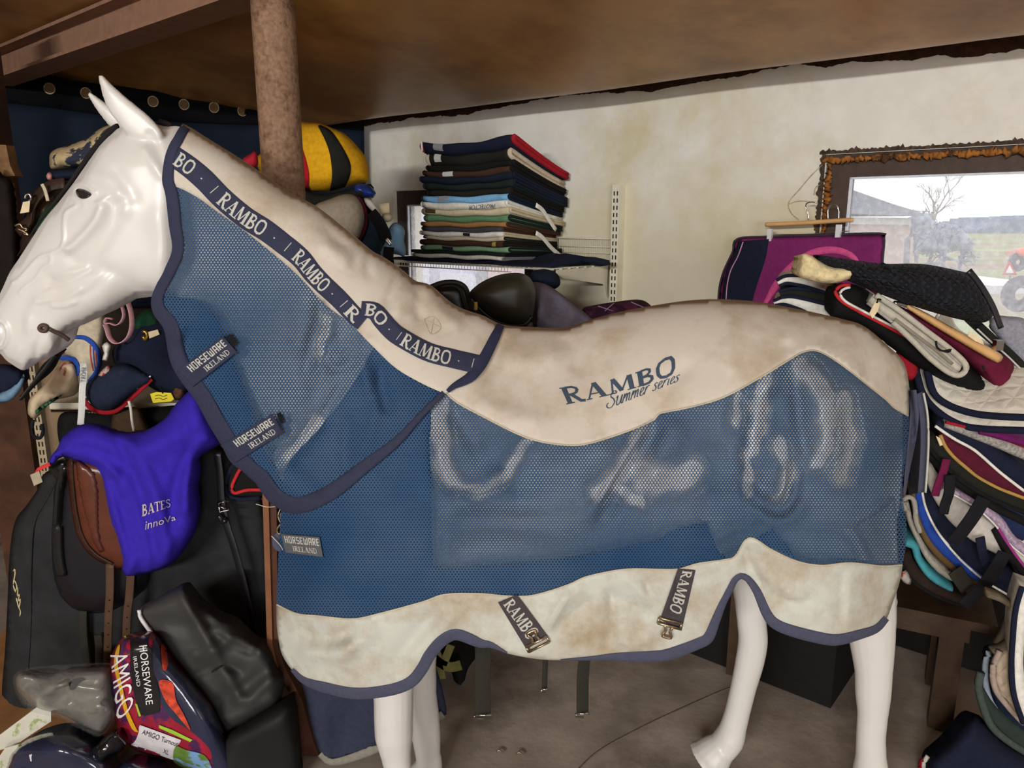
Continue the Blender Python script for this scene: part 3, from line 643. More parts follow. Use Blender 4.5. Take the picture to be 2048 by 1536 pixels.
def side(x, y):
    x = np.asarray(x, float); y = np.asarray(y, float)
    d = pdist(RIDGE, np.stack([x, y], 1), False); k = np.clip((d - 2) / 26, 0, 1)
    return smooth_side(x, y) - (FAMP * folds(x, y) + wob(x, y)) * k
def neckside(x, y): return side(x, y) - .007

# ---------------- bare mannequin body
HEAD = [(233, 258), (203, 286), (170, 331), (144, 368), (117, 403), (86, 441), (59, 482), (31, 525), (17, 547), (0, 584), (-14, 612), (-26, 642), (-28, 672), (-18, 696), (0, 708), (12, 722), (27, 732), (41, 741), (50, 741), (66, 730), (82, 722), (100, 716), (113, 706), (120, 693), (125, 672), (140, 660), (168, 649), (211, 629), (264, 601), (281, 597), (305, 594)]
hb = cr(HEAD, 7)
TRUNKLOW = [(335, 600), (400, 690), (470, 800), (545, 930), (600, 1020), (600, 1120), (660, 1190), (760, 1225), (950, 1225), (1200, 1190), (1400, 1130), (1500, 1090), (1600, 1150), (1740, 1150), (1790, 1060), (1806, 930)]
rid = RIDGE[RIDGE[:, 0] > 352]; rid = rid[:-12]; inner = rid + np.array([0, 7])
inner = np.minimum(inner, [1806, 2000])
body_poly = join(hb, cr(TRUNKLOW, 12), inner[::-1], cr([(330, 252), (300, 246), (262, 244), (233, 258)], 6))
BRIGHT = [([(884, 790), (880, 850), (884, 920), (905, 965)], 20), ([(905, 965), (950, 978), (1000, 962)], 13), ([(1285, 850), (1262, 900), (1235, 950), (1190, 985)], 17), ([(1285, 950), (1330, 962), (1380, 945)], 30), ([(1240, 985), (1280, 1000)], 16), ([(1535, 745), (1518, 830), (1506, 910)], 15), ([(1560, 880), (1572, 940), (1558, 1000)], 14), ([(1500, 930), (1490, 980)], 10), ([(1600, 730), (1640, 770), (1650, 830)], 20), ([(1665, 830), (1650, 890), (1632, 930)], 15), ([(1690, 800), (1700, 880), (1688, 950)], 20), ([(640, 850), (600, 890), (575, 920)], 16), ([(650, 640), (640, 700)], 11), ([(1480, 790), (1470, 850)], 10), ([(1010, 950), (1040, 900), (1060, 880)], 10)]
BRIGHT = [(cr(p, 10), w_) for p, w_ in BRIGHT]
def contact(x, y, jit=1.0, wide=1.0):
    """0..1, where the mesh is pulled tight over the body"""
    q = np.stack([x, y], 1); jx = 7 * np.sin(y / 19 + x / 43) + 5 * np.sin(y / 8.3 - x / 13); jy = 7 * np.sin(x / 17 - y / 37) + 5 * np.sin(x / 7.1 + y / 11); q = q + jit * np.stack([jx, jy], 1)
    e = np.zeros(len(q))
    for p, w_ in BRIGHT: e = np.maximum(e, np.clip(1.35 * np.exp(-(pdist(p, q, False) / (w_ * wide)) ** 2), 0, 1))
    return e
def gap(x, y):
    e = contact(x, y, .3, 1.5); g = np.where(x < 880, .04, .05); return g * (1 - e) + .008 * e
# relief of the head: (polyline, height, width)
HF = [([(205, 415), (195, 440), (175, 465), (150, 490), (138, 497)], .012, 11), ([(232, 415), (222, 450), (200, 490), (185, 515)], -.006, 16), ([(150, 413), (132, 425), (128, 450), (128, 480), (120, 498), (100, 507), (78, 515), (55, 540), (38, 558), (25, 566)], .0045, 4.0), ([(103, 512), (100, 528), (85, 538), (70, 560), (52, 573), (40, 585)], .004, 4.0),
      ([(140, 515), (165, 533), (215, 540), (260, 570), (305, 590)], -.006, 14), ([(215, 545), (190, 575), (170, 590)], -.004, 9), ([(170, 536), (140, 545), (110, 552)], .004, 6), ([(180, 540), (140, 562), (95, 575)], -.003, 5), ([(160, 580), (130, 596), (100, 600), (75, 602)], .004, 6), ([(150, 605), (125, 612), (105, 612)], .004, 5), ([(100, 560), (85, 590), (65, 625)], -.004, 10), ([(95, 580), (80, 600), (64, 630), (60, 655)], .006, 12),
      ([(70, 605), (60, 640), (62, 680)], .004, 14), ([(232, 345), (250, 375), (262, 395)], -.006, 14), ([(190, 352), (220, 360), (245, 380)], .006, 16), ([(240, 390), (255, 400), (250, 420)], .006, 14), ([(290, 300), (310, 330), (325, 350)], .006, 9), ([(300, 270), (320, 310), (330, 340)], -.006, 9), ([(215, 290), (190, 330), (178, 350)], .004, 14),
      ([(146, 371), (158, 366), (174, 372), (190, 384)], .006, 6), ([(146, 392), (160, 402), (182, 396)], .005, 6), ([(170, 408), (195, 405), (215, 395)], .004, 5), ([(0, 640), (12, 652), (15, 672), (8, 690), (-5, 700)], .008, 5), ([(0, 655), (4, 672), (-2, 688)], -.012, 9), ([(90, 655), (75, 690), (70, 712)], -.004, 7), ([(96, 664), (112, 690), (105, 708)], .004, 9), ([(40, 700), (30, 715)], .003, 8), ([(108, 560), (120, 590), (100, 640)], -.003, 22),
      ([(160, 300), (120, 360), (70, 430), (20, 510)], .003, 20), ([(320, 440), (335, 500), (300, 570)], .006, 26)]
def head_relief(x, y):
    q = np.stack([x, y], -1); out = np.zeros(len(q))
    for pl, amp, wd in HF:
        d = pdist(cr(pl, 5), q, False); out += amp * np.exp(-(d / wd) ** 2)
    e = np.sqrt(((x - 165) / 17) ** 2 + ((y - 384) / 10) ** 2); out += np.where(e < 1, -.003, 0)
    return out
_bx = np.interp
def body_near(x, y, d):
    hw = np.interp(x, [-30, 20, 60, 130, 210, 300, 350], [.052, .056, .062, .088, .108, .108, .11])
    hw = np.where((y < 420) & (x > 140), hw * np.interp(y, [250, 330, 420], [.72, .95, 1.0]), hw)
    R = np.interp(x, [-30, 60, 150, 300], [46, 52, 78, 95])
    yh = YM - hw * np.sqrt(1 - (1 - np.clip(d / R, 0, 1)) ** 2.3)
    sx_ = np.clip(x, 345, 2000)
    ys = smooth_side(sx_, y) + gap(x, y); ys = np.minimum(ys, YM - .012)
    R2 = 60; ys = YM - (YM - ys) * np.sqrt(1 - (1 - np.clip(d / R2, 0, 1)) ** 2.2)
    b = np.clip((x - 318) / 60, 0, 1); b = b * b * (3 - 2 * b)
    return yh * (1 - b) + ys * b
def sym_solid(poly, sp, fn):
    pts, fc = tri(poly, sp); fc = orient(pts, fc); d = pdist(poly, pts); y = fn(pts[:, 0], pts[:, 1], d); bd = d < .05
    y = np.where(bd, YM, y); V = PX(pts[:, 0], pts[:, 1], y); B = V.copy(); dd = YM - B[:, 1]; B[:, 1] = YM + dd; B[:, 2] -= .22 * np.clip(dd, 0, .12) * np.clip((pts[:, 0] - 330) / 60, 0, 1)
    n = len(pts); mp = np.arange(n); mp[~bd] = n + np.arange((~bd).sum())
    return np.vstack([V, B[~bd]]), list(fc) + [(mp[a], mp[c], mp[b]) for a, b, c in fc]
mb = MB(); mb.add(*sym_solid(body_poly, 11, body_near))
# ears: leaf shaped shells with a hollow front
def ear(poly, yc, dy, mb):
    pts, fc = tri(cr(poly, 5, True), 6); fc = orient(pts, fc); P = cr(poly, 5, True); d = pdist(P, pts); bd = d < .05
    th = .016 * np.sqrt(1 - (1 - np.clip(d / 16, 0, 1)) ** 2)
    rowc = np.interp(pts[:, 1], [150, 270], [0, .0]) + yc
    V = PX(pts[:, 0], pts[:, 1], rowc - th); Bk = PX(pts[:, 0], pts[:, 1], rowc) + np.stack([0 * th, th, 0 * th], 1)
    n = len(pts); mp = np.arange(n); mp[~bd] = n + np.arange((~bd).sum()); mb.add(np.vstack([V, Bk[~bd]]), list(fc) + [(mp[a], mp[c], mp[b]) for a, b, c in fc])
ear([(198, 148), (196, 156), (200, 175), (207, 200), (219, 225), (232, 243), (244, 258), (262, 275), (285, 285), (322, 285), (326, 265), (312, 246), (294, 228), (275, 212), (255, 196), (238, 181), (222, 167), (206, 150)], YM - .062, 0, mb)
ear([(174, 182), (176, 192), (186, 210), (198, 228), (212, 246), (226, 258), (250, 268), (275, 262), (252, 235), (230, 218), (205, 201), (182, 184)], YM + .062, 0, mb)
def leg(pts, mb, hoof=None):
    """pts rows: (px, py, depth, half width px, depth ratio)"""
    p = np.array(pts, float); L = np.concatenate([[0], np.cumsum(np.hypot(np.diff(p[:, 0]), np.diff(p[:, 1])))]); n = int(L[-1] / 9)
    q = cr(p[:, :2], 9); s = np.concatenate([[0], np.cumsum(np.hypot(*np.diff(q, axis=0).T))]); s = s / s[-1] * L[-1]
    Y = np.interp(s, L, p[:, 2]); hw = np.interp(s, L, p[:, 3]); rt = np.interp(s, L, p[:, 4])
    C_ = PX(q[:, 0], q[:, 1], Y); T = np.gradient(q, axis=0); T /= np.linalg.norm(T, axis=1)[:, None]; dxy = np.stack([-T[:, 1], T[:, 0]], 1)
    E = PX(q[:, 0] + dxy[:, 0] * hw, q[:, 1] + dxy[:, 1] * hw, Y) - C_; seg = 18; a = np.linspace(0, 2 * np.pi, seg, endpoint=False)
    r = np.linalg.norm(E, axis=1)
    V = C_[:, None] + np.cos(a)[None, :, None] * E[:, None] + np.sin(a)[None, :, None] * np.array([0, 1.0, 0])[None, None] * (r * rt)[:, None, None]
    n = len(q); Fc = [(i * seg + j, i * seg + (j + 1) % seg, (i + 1) * seg + (j + 1) % seg, (i + 1) * seg + j) for i in range(n - 1) for j in range(seg)]
    Fc += [tuple(range(seg))[::-1], tuple(range((n - 1) * seg, n * seg))]
    mb.add(V.reshape(-1, 3), Fc)
NF, FF, NH, FH = 1.865, 2.10, 1.88, 2.14
leg([(748, 1080, 1.86, 100, .75), (765, 1220, NF, 78, .8), (782, 1340, NF, 46, .95), (787, 1390, NF, 40, 1), (787, 1430, NF, 39, 1.0), (788, 1470, NF, 38, .95), (792, 1510, NF, 30, .9), (796, 1545, NF, 26, .9), (798, 1600, NF, 26, .9), (798, 1618, NF, 31, .95), (790, 1640, NF, 29, .95), (783, 1655, NF, 36, 1), (778, 1668, NF, 40, 1), (775, 1684, NF, 45, 1)], mb)
leg([(800, 1080, 2.1, 80, .8), (820, 1220, FF, 60, .9), (838, 1340, FF, 34, 1), (842, 1390, FF, 31, 1), (847, 1430, FF, 31, 1), (852, 1470, FF, 29, 1), (856, 1510, FF, 25, .9), (858, 1530, FF, 27, 1), (852, 1545, FF, 31, 1), (848, 1556, FF, 36, 1)], mb)
leg([(1690, 1020, 1.84, 110, .8), (1715, 1150, NH, 78, .8), (1735, 1220, NH, 56, .8), (1742, 1260, NH, 47, .82), (1745, 1300, NH, 42, .82), (1747, 1345, NH, 36, .85), (1746, 1390, NH, 34, .85), (1745, 1430, NH, 29, .85), (1742, 1470, NH, 28, .85), (1742, 1510, NH, 29, .9), (1742, 1545, NH, 34, 1), (1735, 1580, NH, 29, 1), (1722, 1610, NH, 34, 1), (1712, 1640, NH, 42, 1), (1708, 1662, NH, 48, 1)], mb)
g = MB(); tube(PX([1760, 1779, 1783, 1778, 1768], [1150, 1205, 1240, 1270, 1300], NH + .005), [.02, .022, .014, .013, .012], 10, g); mb.add(g.verts(), g.f)
leg([(1500, 1040, 2.13, 70, .8), (1500, 1150, FH, 40, .85), (1501, 1200, FH, 32, .85), (1503, 1240, FH, 29, .85), (1506, 1280, FH, 29, .85), (1500, 1320, FH, 28, .85), (1488, 1370, FH, 25, .85), (1476, 1420, FH, 24, .9), (1468, 1450, FH, 25, .95), (1460, 1475, FH, 28, 1), (1444, 1495, FH, 27, 1), (1430, 1508, FH, 34, 1), (1422, 1520, FH, 42, 1.0), (1415, 1528, FH, 45, 1.0)], mb)
me = bpy.data.meshes.new('tmp'); me.from_pydata([tuple(v) for v in mb.verts()], [], mb.f); me.update(); to = bpy.data.objects.new('tmp', me); COL.objects.link(to)
rm = to.modifiers.new('r', 'REMESH'); rm.mode = 'VOXEL'; rm.voxel_size = .0046; rm.use_smooth_shade = True
sm = to.modifiers.new('s', 'SMOOTH'); sm.factor = .5; sm.iterations = 4
dg = bpy.context.evaluated_depsgraph_get(); em = bpy.data.meshes.new_from_object(to.evaluated_get(dg)); bpy.data.objects.remove(to)
V = np.zeros(len(em.vertices) * 3); em.vertices.foreach_get('co', V); V = V.reshape(-1, 3)
Fc = [tuple(p.vertices) for p in em.polygons]; bpy.data.meshes.remove(em)
# carve the head relief into both sides, and keep the trunk clear of the cloth
W_ = V.copy(); far = W_[:, 1] > YM; W_[far, 1] = 2 * YM - W_[far, 1]
px, py = topix(W_); hd = (px < 345) & (py < 760) & (py > 230)
rl = head_relief(px[hd], py[hd]) * np.clip((YM - W_[hd, 1]) / .03, 0, 1) * np.clip((352 - px[hd]) / 30, 0, 1)
W_[hd, 1] -= rl
tk = (px >= 345) & (py < 1215) & (W_[:, 2] > .62)
sd_ = side(px[tk], py[tk]); gp = gap(px[tk], py[tk]); kk = np.where(gp < .03)[0]; sd_[kk] = np.max([sd_[kk]] + [side(px[tk][kk] + a, py[tk][kk] + b) for a, b in ((6, 0), (-6, 0), (0, 6), (0, -6))], axis=0); ok_ = W_[tk, 1] < YM - .03; W_[tk, 1] = np.where((gp < .03) & ok_, np.minimum(sd_ + np.maximum(gp, .008), YM - .004), np.maximum(W_[tk, 1], sd_ + np.minimum(gp, .02)))
W_[far, 1] = 2 * YM - W_[far, 1]
horse = thing('horse_mannequin', 'life size white plastic horse mannequin wearing the blue and cream rug', 'mannequin', (.3, YM, 0))
M_white = mat('white_plastic', 'D9D6D0', rough=.34, var=.015, scale=6, bump=.03, bscale=60, spec=.5, col2='CCC7BE', cscale=3, thr=(.55, .85))
mb = MB(); mb.add(W_, Fc); obj('body', mb, M_white, horse)
# eye, far eye, black strip down the face edge
ex = cr([(152, 380), (158, 377), (168, 379), (178, 384), (183, 389), (177, 395), (167, 398), (158, 395), (152, 387)], 3, True)
def facey(x, y):
    d = pdist(body_poly, np.stack([x, y], 1)); return body_near(np.asarray(x, float), np.asarray(y, float), d) - head_relief(np.asarray(x, float), np.asarray(y, float))
M_eye = mat('dark_eye', '2B2628', rough=.25, var=.1, bump=0, spec=.6)
g = pillow(ex, lambda x, y: facey(x, y) - .0015, .004, 6, 4, .002); obj('eye', g, M_eye, horse)
g2 = MB(); v = g.verts().copy(); v[:, 1] = 2 * YM - v[:, 1]; g2.add(v, [f[::-1] for f in g.f]); obj('eye', g2, M_eye, horse)
g = MB(); st = cr([(238, 253), (228, 258), (200, 287), (167, 330), (142, 366), (115, 401), (84, 440), (57, 481), (36, 514)], 6); tube(PX(st[:, 0] - 1.5, st[:, 1] - 1.5, YM), np.interp(np.arange(len(st)), [0, 4, len(st) * .5, len(st)], [.006, .0075, .005, .001]), 8, g)
o = obj('face_strip', g, mat('black_edge', '1E1A1A', rough=.9), horse)
g = MB(); pl = [(318, 243), (330, 246), (342, 252)]; tube(pxpath(pl, YM, 4), .007, 8, g); obj('mane_stub', g, mat('black_edge', '1E1A1A'), horse)

# ---------------- bit ring hanging at the mouth
bp_ = at(92, 655, YM - .06); bit = thing('bit_rod', 'dark brown rubbery rod with a ringed end at the corner of the white horse mouth', 'bit', bp_)
M_bit = mat('brown_rubber', '4A3A34', rough=.5, var=.15, bump=.05)
g = MB(); tube(pxpath([(98, 657), (108, 663), (122, 669), (138, 680)], lambda x, y: np.interp(x, [98, 138], [YM - .068, YM - .04]), 4), [.0055 + .003 * 0] * 1 * 1 if False else .0055, 8, g); obj('rod', g, M_bit, bit)
g = MB(); a = np.linspace(0, 2 * np.pi, 25)[:-1]; tube(np.stack([bp_.x + .0095 * np.cos(a), bp_.y - .012 + .002 * np.sin(a), bp_.z + .0075 * np.sin(a)], 1), .0055, 8, g, up=(0, 1, 0), closed=True)
tube(np.array([[bp_.x, bp_.y - .004, bp_.z - .002], [bp_.x, bp_.y + .012, bp_.z - .002]]), .011, 14, g, up=(0, 0, 1)); obj('ring_end', g, M_bit, bit)
# ------------------------------------------------------------------ rug materials
def cloth_mat(name, col, dirt, dscale, thr, streak=None):
    m = mat(name, col, rough=.92, var=.03, scale=9, bump=.12, bscale=400, spec=.1, col2=dirt, cscale=dscale, thr=thr, detail=6)
    return m
M_cream = cloth_mat('cream_cotton', 'CBC3B5', 'A89274', 5.5, (.47, .78))
M_cream2 = cloth_mat('soiled_cream_cotton', 'C8CABF', '9C845E', 4.6, (.43, .72))
M_navy = mat('navy_webbing', '34374B', rough=.85, var=.08, scale=120, bump=.2, bscale=500, spec=.15)
M_navy2 = mat('faded_navy_webbing', '4C4E60', rough=.88, var=.1, scale=90, bump=.2, bscale=500, spec=.15)
M_thread = mat('grey_thread', 'BDBDB2', rough=.8, var=.08, scale=200, bump=0)
M_print = mat('blue_grey_print', '3E4C5C', rough=.8, var=.06, bump=0)
M_lining = mat('blue_lining', '14385E', rough=.8, var=.2, scale=7, bump=.2, bscale=300, spec=.2, col2='1D3850', cscale=5, thr=(.4, .7))
def mesh_mat(name, colr, pitch, rad):
    m = bpy.data.materials.new(name); m.use_nodes = True; N = m.node_tree.nodes; L = m.node_tree.links; b = N['Principled BSDF']; out = N['Material Output']
    t = N.new('ShaderNodeUVMap'); t.uv_map = 'UVMap'
    dl = []
    for o in (0, .5):
        v = N.new('ShaderNodeVectorMath'); v.operation = 'MULTIPLY_ADD'; v.inputs[1].default_value = (1 / pitch, 1 / (pitch * 1.5), 0); v.inputs[2].default_value = (o, o, 0); L.new(t.outputs[0], v.inputs[0])
        fr = N.new('ShaderNodeVectorMath'); fr.operation = 'FRACTION'; L.new(v.outputs[0], fr.inputs[0])
        s2 = N.new('ShaderNodeVectorMath'); s2.operation = 'MULTIPLY_ADD'; s2.inputs[1].default_value = (1, 1.5, 0); s2.inputs[2].default_value = (-.5, -.75, 0); L.new(fr.outputs[0], s2.inputs[0])
        ln = N.new('ShaderNodeVectorMath'); ln.operation = 'LENGTH'; L.new(s2.outputs[0], ln.inputs[0]); dl.append(ln.outputs['Value'])
    mi = N.new('ShaderNodeMath'); mi.operation = 'MINIMUM'; L.new(dl[0], mi.inputs[0]); L.new(dl[1], mi.inputs[1])
    r = N.new('ShaderNodeMapRange'); at_ = N.new('ShaderNodeAttribute'); at_.attribute_name = 'stretch'; sb = N.new('ShaderNodeMath'); sb.operation = 'MULTIPLY_ADD'; sb.inputs[1].default_value = -.125; L.new(at_.outputs['Fac'], sb.inputs[0]); L.new(mi.outputs[0], sb.inputs[2])
    r.inputs[1].default_value = rad - .04; r.inputs[2].default_value = rad + .04; L.new(sb.outputs[0], r.inputs[0])
    n = N.new('ShaderNodeTexNoise'); n.inputs['Scale'].default_value = 5; n.inputs['Detail'].default_value = 5; L.new(t.outputs[0], n.inputs['Vector'])
    cr_ = N.new('ShaderNodeValToRGB'); c = Vector(lin(colr)[:3]); cr_.color_ramp.elements[0].position = .35; cr_.color_ramp.elements[1].position = .7
    cr_.color_ramp.elements[0].color = (*(c * .85), 1); g_ = Vector(lin('5D6A74')[:3]); cr_.color_ramp.elements[1].color = (*(c * .7 + g_ * .3), 1)
    L.new(n.outputs['Fac'], cr_.inputs[0]); L.new(cr_.outputs[0], b.inputs['Base Color']); b.inputs['Roughness'].default_value = .7; b.inputs['Specular IOR Level'].default_value = .2
    tr = N.new('ShaderNodeBsdfTransparent'); mx = N.new('ShaderNodeMixShader'); L.new(r.outputs[0], mx.inputs[0]); L.new(tr.outputs[0], mx.inputs[1]); L.new(b.outputs[0], mx.inputs[2]); L.new(mx.outputs[0], out.inputs['Surface'])
    return m
M_mesh = mesh_mat('blue_fly_mesh', '2B4D72', .0066, .235)
def stretch(o, mb, base):
    q = np.concatenate(mb.uv) * 1000; v = np.clip(base(q[:, 0], q[:, 1]) + .9 * contact(q[:, 0], q[:, 1], .8, 1.35) ** 1.8, 0, 1); o.data.attributes.new('stretch', 'FLOAT', 'POINT').data.foreach_set('value', v)

# ------------------------------------------------------------------ body rug
rug = thing('horse_rug', 'blue mesh and cream fly rug with curved seams over the white mannequin body', 'horse rug', (.25, YM, .3))
S1 = [(870, 770), (889, 783), (914, 805), (958, 829), (1031, 866), (1080, 883), (1133, 890), (1177, 887), (1251, 864), (1309, 839), (1319, 827), (1378, 815), (1446, 795), (1519, 756), (1583, 717), (1607, 704), (1636, 702), (1680, 727), (1739, 773), (1773, 800), (1788, 815), (1817, 832)]
S2 = [(553, 1209), (592, 1227), (636, 1232), (704, 1238), (756, 1228), (845, 1204), (891, 1189), (967, 1188), (1011, 1192), (1065, 1191), (1133, 1171), (1172, 1154), (1226, 1142), (1265, 1138), (1324, 1139), (1358, 1138), (1397, 1127), (1446, 1120), (1470, 1113), (1490, 1081), (1509, 1078), (1544, 1100), (1592, 1122), (1641, 1131), (1700, 1126), (1763, 1132), (1805, 1130)]
HEM = [(553, 1209), (554, 1250), (558, 1282), (565, 1310), (584, 1339), (610, 1362), (662, 1378), (701, 1386), (740, 1386), (792, 1377), (824, 1362), (845, 1336), (858, 1312), (878, 1287), (897, 1273), (912, 1269), (931, 1274), (962, 1287), (982, 1290), (1014, 1306), (1070, 1317), (1121, 1320), (1184, 1317), (1226, 1314), (1303, 1313), (1340, 1308), (1397, 1287), (1417, 1275), (1431, 1242), (1445, 1208), (1460, 1179), (1470, 1160), (1482, 1152), (1495, 1157), (1514, 1183), (1534, 1228), (1553, 1249), (1592, 1264), (1651, 1278), (1680, 1279), (1719, 1269), (1753, 1257), (1773, 1236), (1783, 1210), (1798, 1166), (1805, 1130)]
LEFT = [(553, 1209), (556, 1130), (559, 1070), (566, 1010), (600, 960)]
RIGHT = [(1817, 832), (1822, 870), (1817, 893), (1808, 942), (1805, 990), (1813, 1049), (1812, 1088), (1805, 1130)]
s1 = cr(S1, 8); s2 = cr(S2, 8); hem = cr(HEM, 8); lf = cr(LEFT, 8); rt = cr(RIGHT, 8)
rid2 = RIDGE[(RIDGE[:, 0] > 872) & (RIDGE[:, 1] < 833)]
top_poly = join(s1[::-1], [(860, 700), (870, 580)], rid2, [(1818, 790), (1817, 832)])
top_poly = join(s1, [(1818.5, 800), (1817, 760)], rid2[::-1][2:], [(866, 640), (868, 700)])
PAN = dict(sp=9, mirror=YM)
o = obj('cream_back_panel', sheet(top_poly, side, 0, **PAN), M_cream, rug, solid=.002); o['label'] = 'dirty cream top panel over the back'
def under(off): return lambda x, y: side(x, y) + off
mesh_poly = join(s2, rt[::-1], s1[::-1], [(800, 800), (700, 900), (600, 960)], lf[::-1])
g = sheet(mesh_poly, side, 0, **PAN); o = obj('mesh_side_panel', g, M_mesh, rug); stretch(o, g, lambda x, y: np.where((x < 862) | (y > 1130), 0, .12 + .1 * np.sin(x / 60) * np.sin(y / 45))); o['label'] = 'blue see-through mesh side panel'
g = sheet(join(cr([(553, 1209), (592, 1227), (636, 1232), (704, 1238), (756, 1228), (845, 1204), (866, 1196)], 8), [(866, 1140), (862, 1000), (862, 800), (780, 860), (700, 920), (600, 960)], lf[::-1]), side, -.0035, sp=12, mirror=YM)
sheet(join([(866, 1196), (891, 1189)], cr(S2[6:18], 8), [(1438, 1104), (1412, 1044), (1338, 1062), (1322, 1080), (1202, 1108), (1100, 1124), (980, 1134), (866, 1143)]), side, -.0035, sp=12, mb=g, mirror=YM)
sheet([(1490, 1090), (1545, 1056), (1600, 1122), (1545, 1096)], side, -.0035, sp=12, mb=g, mirror=YM)
o = obj('lining', g, M_lining, rug); o['label'] = 'darker blue lining behind the mesh'
low = join(hem, s2[::-1])
o = obj('cream_lower_panel', sheet(low, side, 0.0005, **PAN), M_cream2, rug, solid=.002); o['label'] = 'stained cream lower panel'
g = pband(s1[2:], 3, side, .0022, .001, mirror=YM); pband(s2, 3, side, .0026, .001, g, mirror=YM); obj('seam_piping', g, mat('pale_piping', 'BFB49C', rough=.9, bump=0), rug)
g = pband(HEM[4:20], [8, 22, 24, 24, 24, 24, 22, 3], side, .002, .004, mirror=YM, side=-1 * 0)
pband(HEM[21:34], [2, 10, 22, 24, 22, 14, 12], side, .0025, .004, g, mirror=YM); pband(HEM[32:43], [12, 18, 22, 24, 24, 20, 14], side, .0022, .004, g, mirror=YM)
o = obj('hem_binding', g, M_navy2, rug); o['label'] = 'grey navy binding along the scalloped hem'
g = pband([(1826, 780), (1829, 830), (1824, 880), (1814, 945), (1809, 990)], [14, 18, 16, 10, 5], side, .002, .004, mirror=YM)
obj('rear_binding', g, M_navy2, rug)
# tail flap hanging behind the rump edge
g = MB(); tp = cr([(1838, 786), (1846, 830), (1848, 880), (1846, 930), (1842, 985)], 8); P = PX(tp[:, 0], tp[:, 1], YM - .02); strap(P, [.026], .004, (1, .5, 0), g)
obj('tail_flap', g, M_navy2, rug); g = MB(); P = PX(tp[:, 0] + 9, tp[:, 1], YM - .03); tube(P, .003, 6, g); obj('tail_flap_piping', g, M_thread, rug)
g = MB(); strap(PX(tp[:, 0] - 16, tp[:, 1] + 2, YM + .03), .03, .004, (1, .3, 0), g); obj('tail_strap', g, mat('black_webbing', '15151A', rough=.9), rug)
# printed lettering
M_prt = M_print
def arc(u0):
    top = cr([(1118, 776), (1170, 768), (1230, 757), (1290, 738), (1350, 706)], 4); bot = cr([(1133, 809), (1190, 797), (1250, 782), (1305, 765), (1352, 747)], 4)
    Lt = np.linspace(0, 1, len(top)); Lb = np.linspace(0, 1, len(bot))
    def f(u, v):
        u = np.asarray(u); v = np.asarray(v)[:, None]
        a = np.stack([np.interp(u, Lb, bot[:, 0]), np.interp(u, Lb, bot[:, 1])], 1); b = np.stack([np.interp(u, Lt, top[:, 0]), np.interp(u, Lt, top[:, 1])], 1)
        return a * (1 - v) + b * v
    return f
o = obj('printed_lettering', put_text('RAMBO', arc(0), side, .0022, gap=.06), M_prt, rug)
SCR = {'S': [[(.62, .82), (.5, .98), (.28, .92), (.22, .7), (.45, .5), (.55, .25), (.35, .02), (.08, .08), (-.02, .26), (.1, .36)]], 'u': [[(.0, .5), (.1, .6), (.06, .2), (.15, .02), (.3, .12), (.42, .58), (.4, .1), (.5, .04)]], 'm': [[(0, .02), (.08, .58), (.1, .3), (.22, .56), (.28, .4), (.27, .04), (.3, .35), (.42, .57), (.47, .4), (.46, .08), (.56, .06)]],
       'e': [[(0, .2), (.2, .36), (.26, .5), (.14, .58), (.04, .36), (.08, .08), (.22, .04), (.36, .2)]], 'r': [[(.02, .02), (.08, .55), (.06, .3), (.2, .58), (.3, .52)]], 's': [[(.26, .5), (.14, .58), (.06, .46), (.2, .28), (.22, .1), (.08, .03), (-.02, .12)]], 'i': [[(.06, .55), (.08, .1), (.18, .06)], [(.1, .74), (.12, .78)]], ' ': []}
SW = dict(S=.66, u=.52, m=.62, e=.36, r=.34, s=.34, i=.22); SW[' '] = .3
def script(s, fmap, Y, off, wd=.045):
    mb = MB(); x = 0; W = sum(SW[c] for c in s)
    for ch in s:
        for pl in SCR[ch]:
            p = cr(np.array(pl) + (x, 0), .06); T = np.gradient(p, axis=0); T /= np.linalg.norm(T, axis=1)[:, None] + 1e-9; Nn = np.stack([-T[:, 1], T[:, 0]], 1); rows = []
            wv = wd * (.6 + .7 * np.abs(T[:, 1]))
            for sg in (-1, 1):
                q = p + Nn * wv[:, None] / 2 * sg; u = fmap(q[:, 0] / W, q[:, 1]); rows.append(PX(u[:, 0], u[:, 1], ev(Y, u[:, 0], u[:, 1]) - off))
            n = len(p); mb.add(np.stack(rows, 1).reshape(-1, 3), [(2 * i, 2 * i + 1, 2 * i + 3, 2 * i + 2) for i in range(n - 1)])
        x += SW[ch]
    return mb
o = obj('script_lettering', script('Summer series', quadmap((1213, 819), (1357, 763), (1217, 785), (1366, 737)), side, .0022, .07), M_prt, rug)
# surcingle straps with buckles on the lower panel
def patch(quad, Y, off, th, mb=None, n=26):
    mb = mb or MB(); f = quadmap(*quad); u = np.linspace(0, 1, n); U, Vv = np.meshgrid(u, u); q = f(U.ravel(), Vv.ravel()); y = ev(Y, q[:, 0], q[:, 1]); A = PX(q[:, 0], q[:, 1], y - off - th); Bq = PX(q[:, 0], q[:, 1], y - off)
    fc = [(j * n + i, (j) * n + i + 1, (j + 1) * n + i + 1, (j + 1) * n + i) for j in range(n - 1) for i in range(n - 1)]; k = n * n
    rim = [i for i in range(n)] + [j * n + n - 1 for j in range(1, n)] + [(n - 1) * n + i for i in range(n - 2, -1, -1)] + [j * n for j in range(n - 2, 0, -1)]
    mb.add(np.vstack([A, Bq]), fc + [tuple(i + k for i in f_[::-1]) for f_ in fc] + [(rim[i], rim[i] + k, rim[(i + 1) % len(rim)] + k, rim[(i + 1) % len(rim)]) for i in range(len(rim))]); return mb
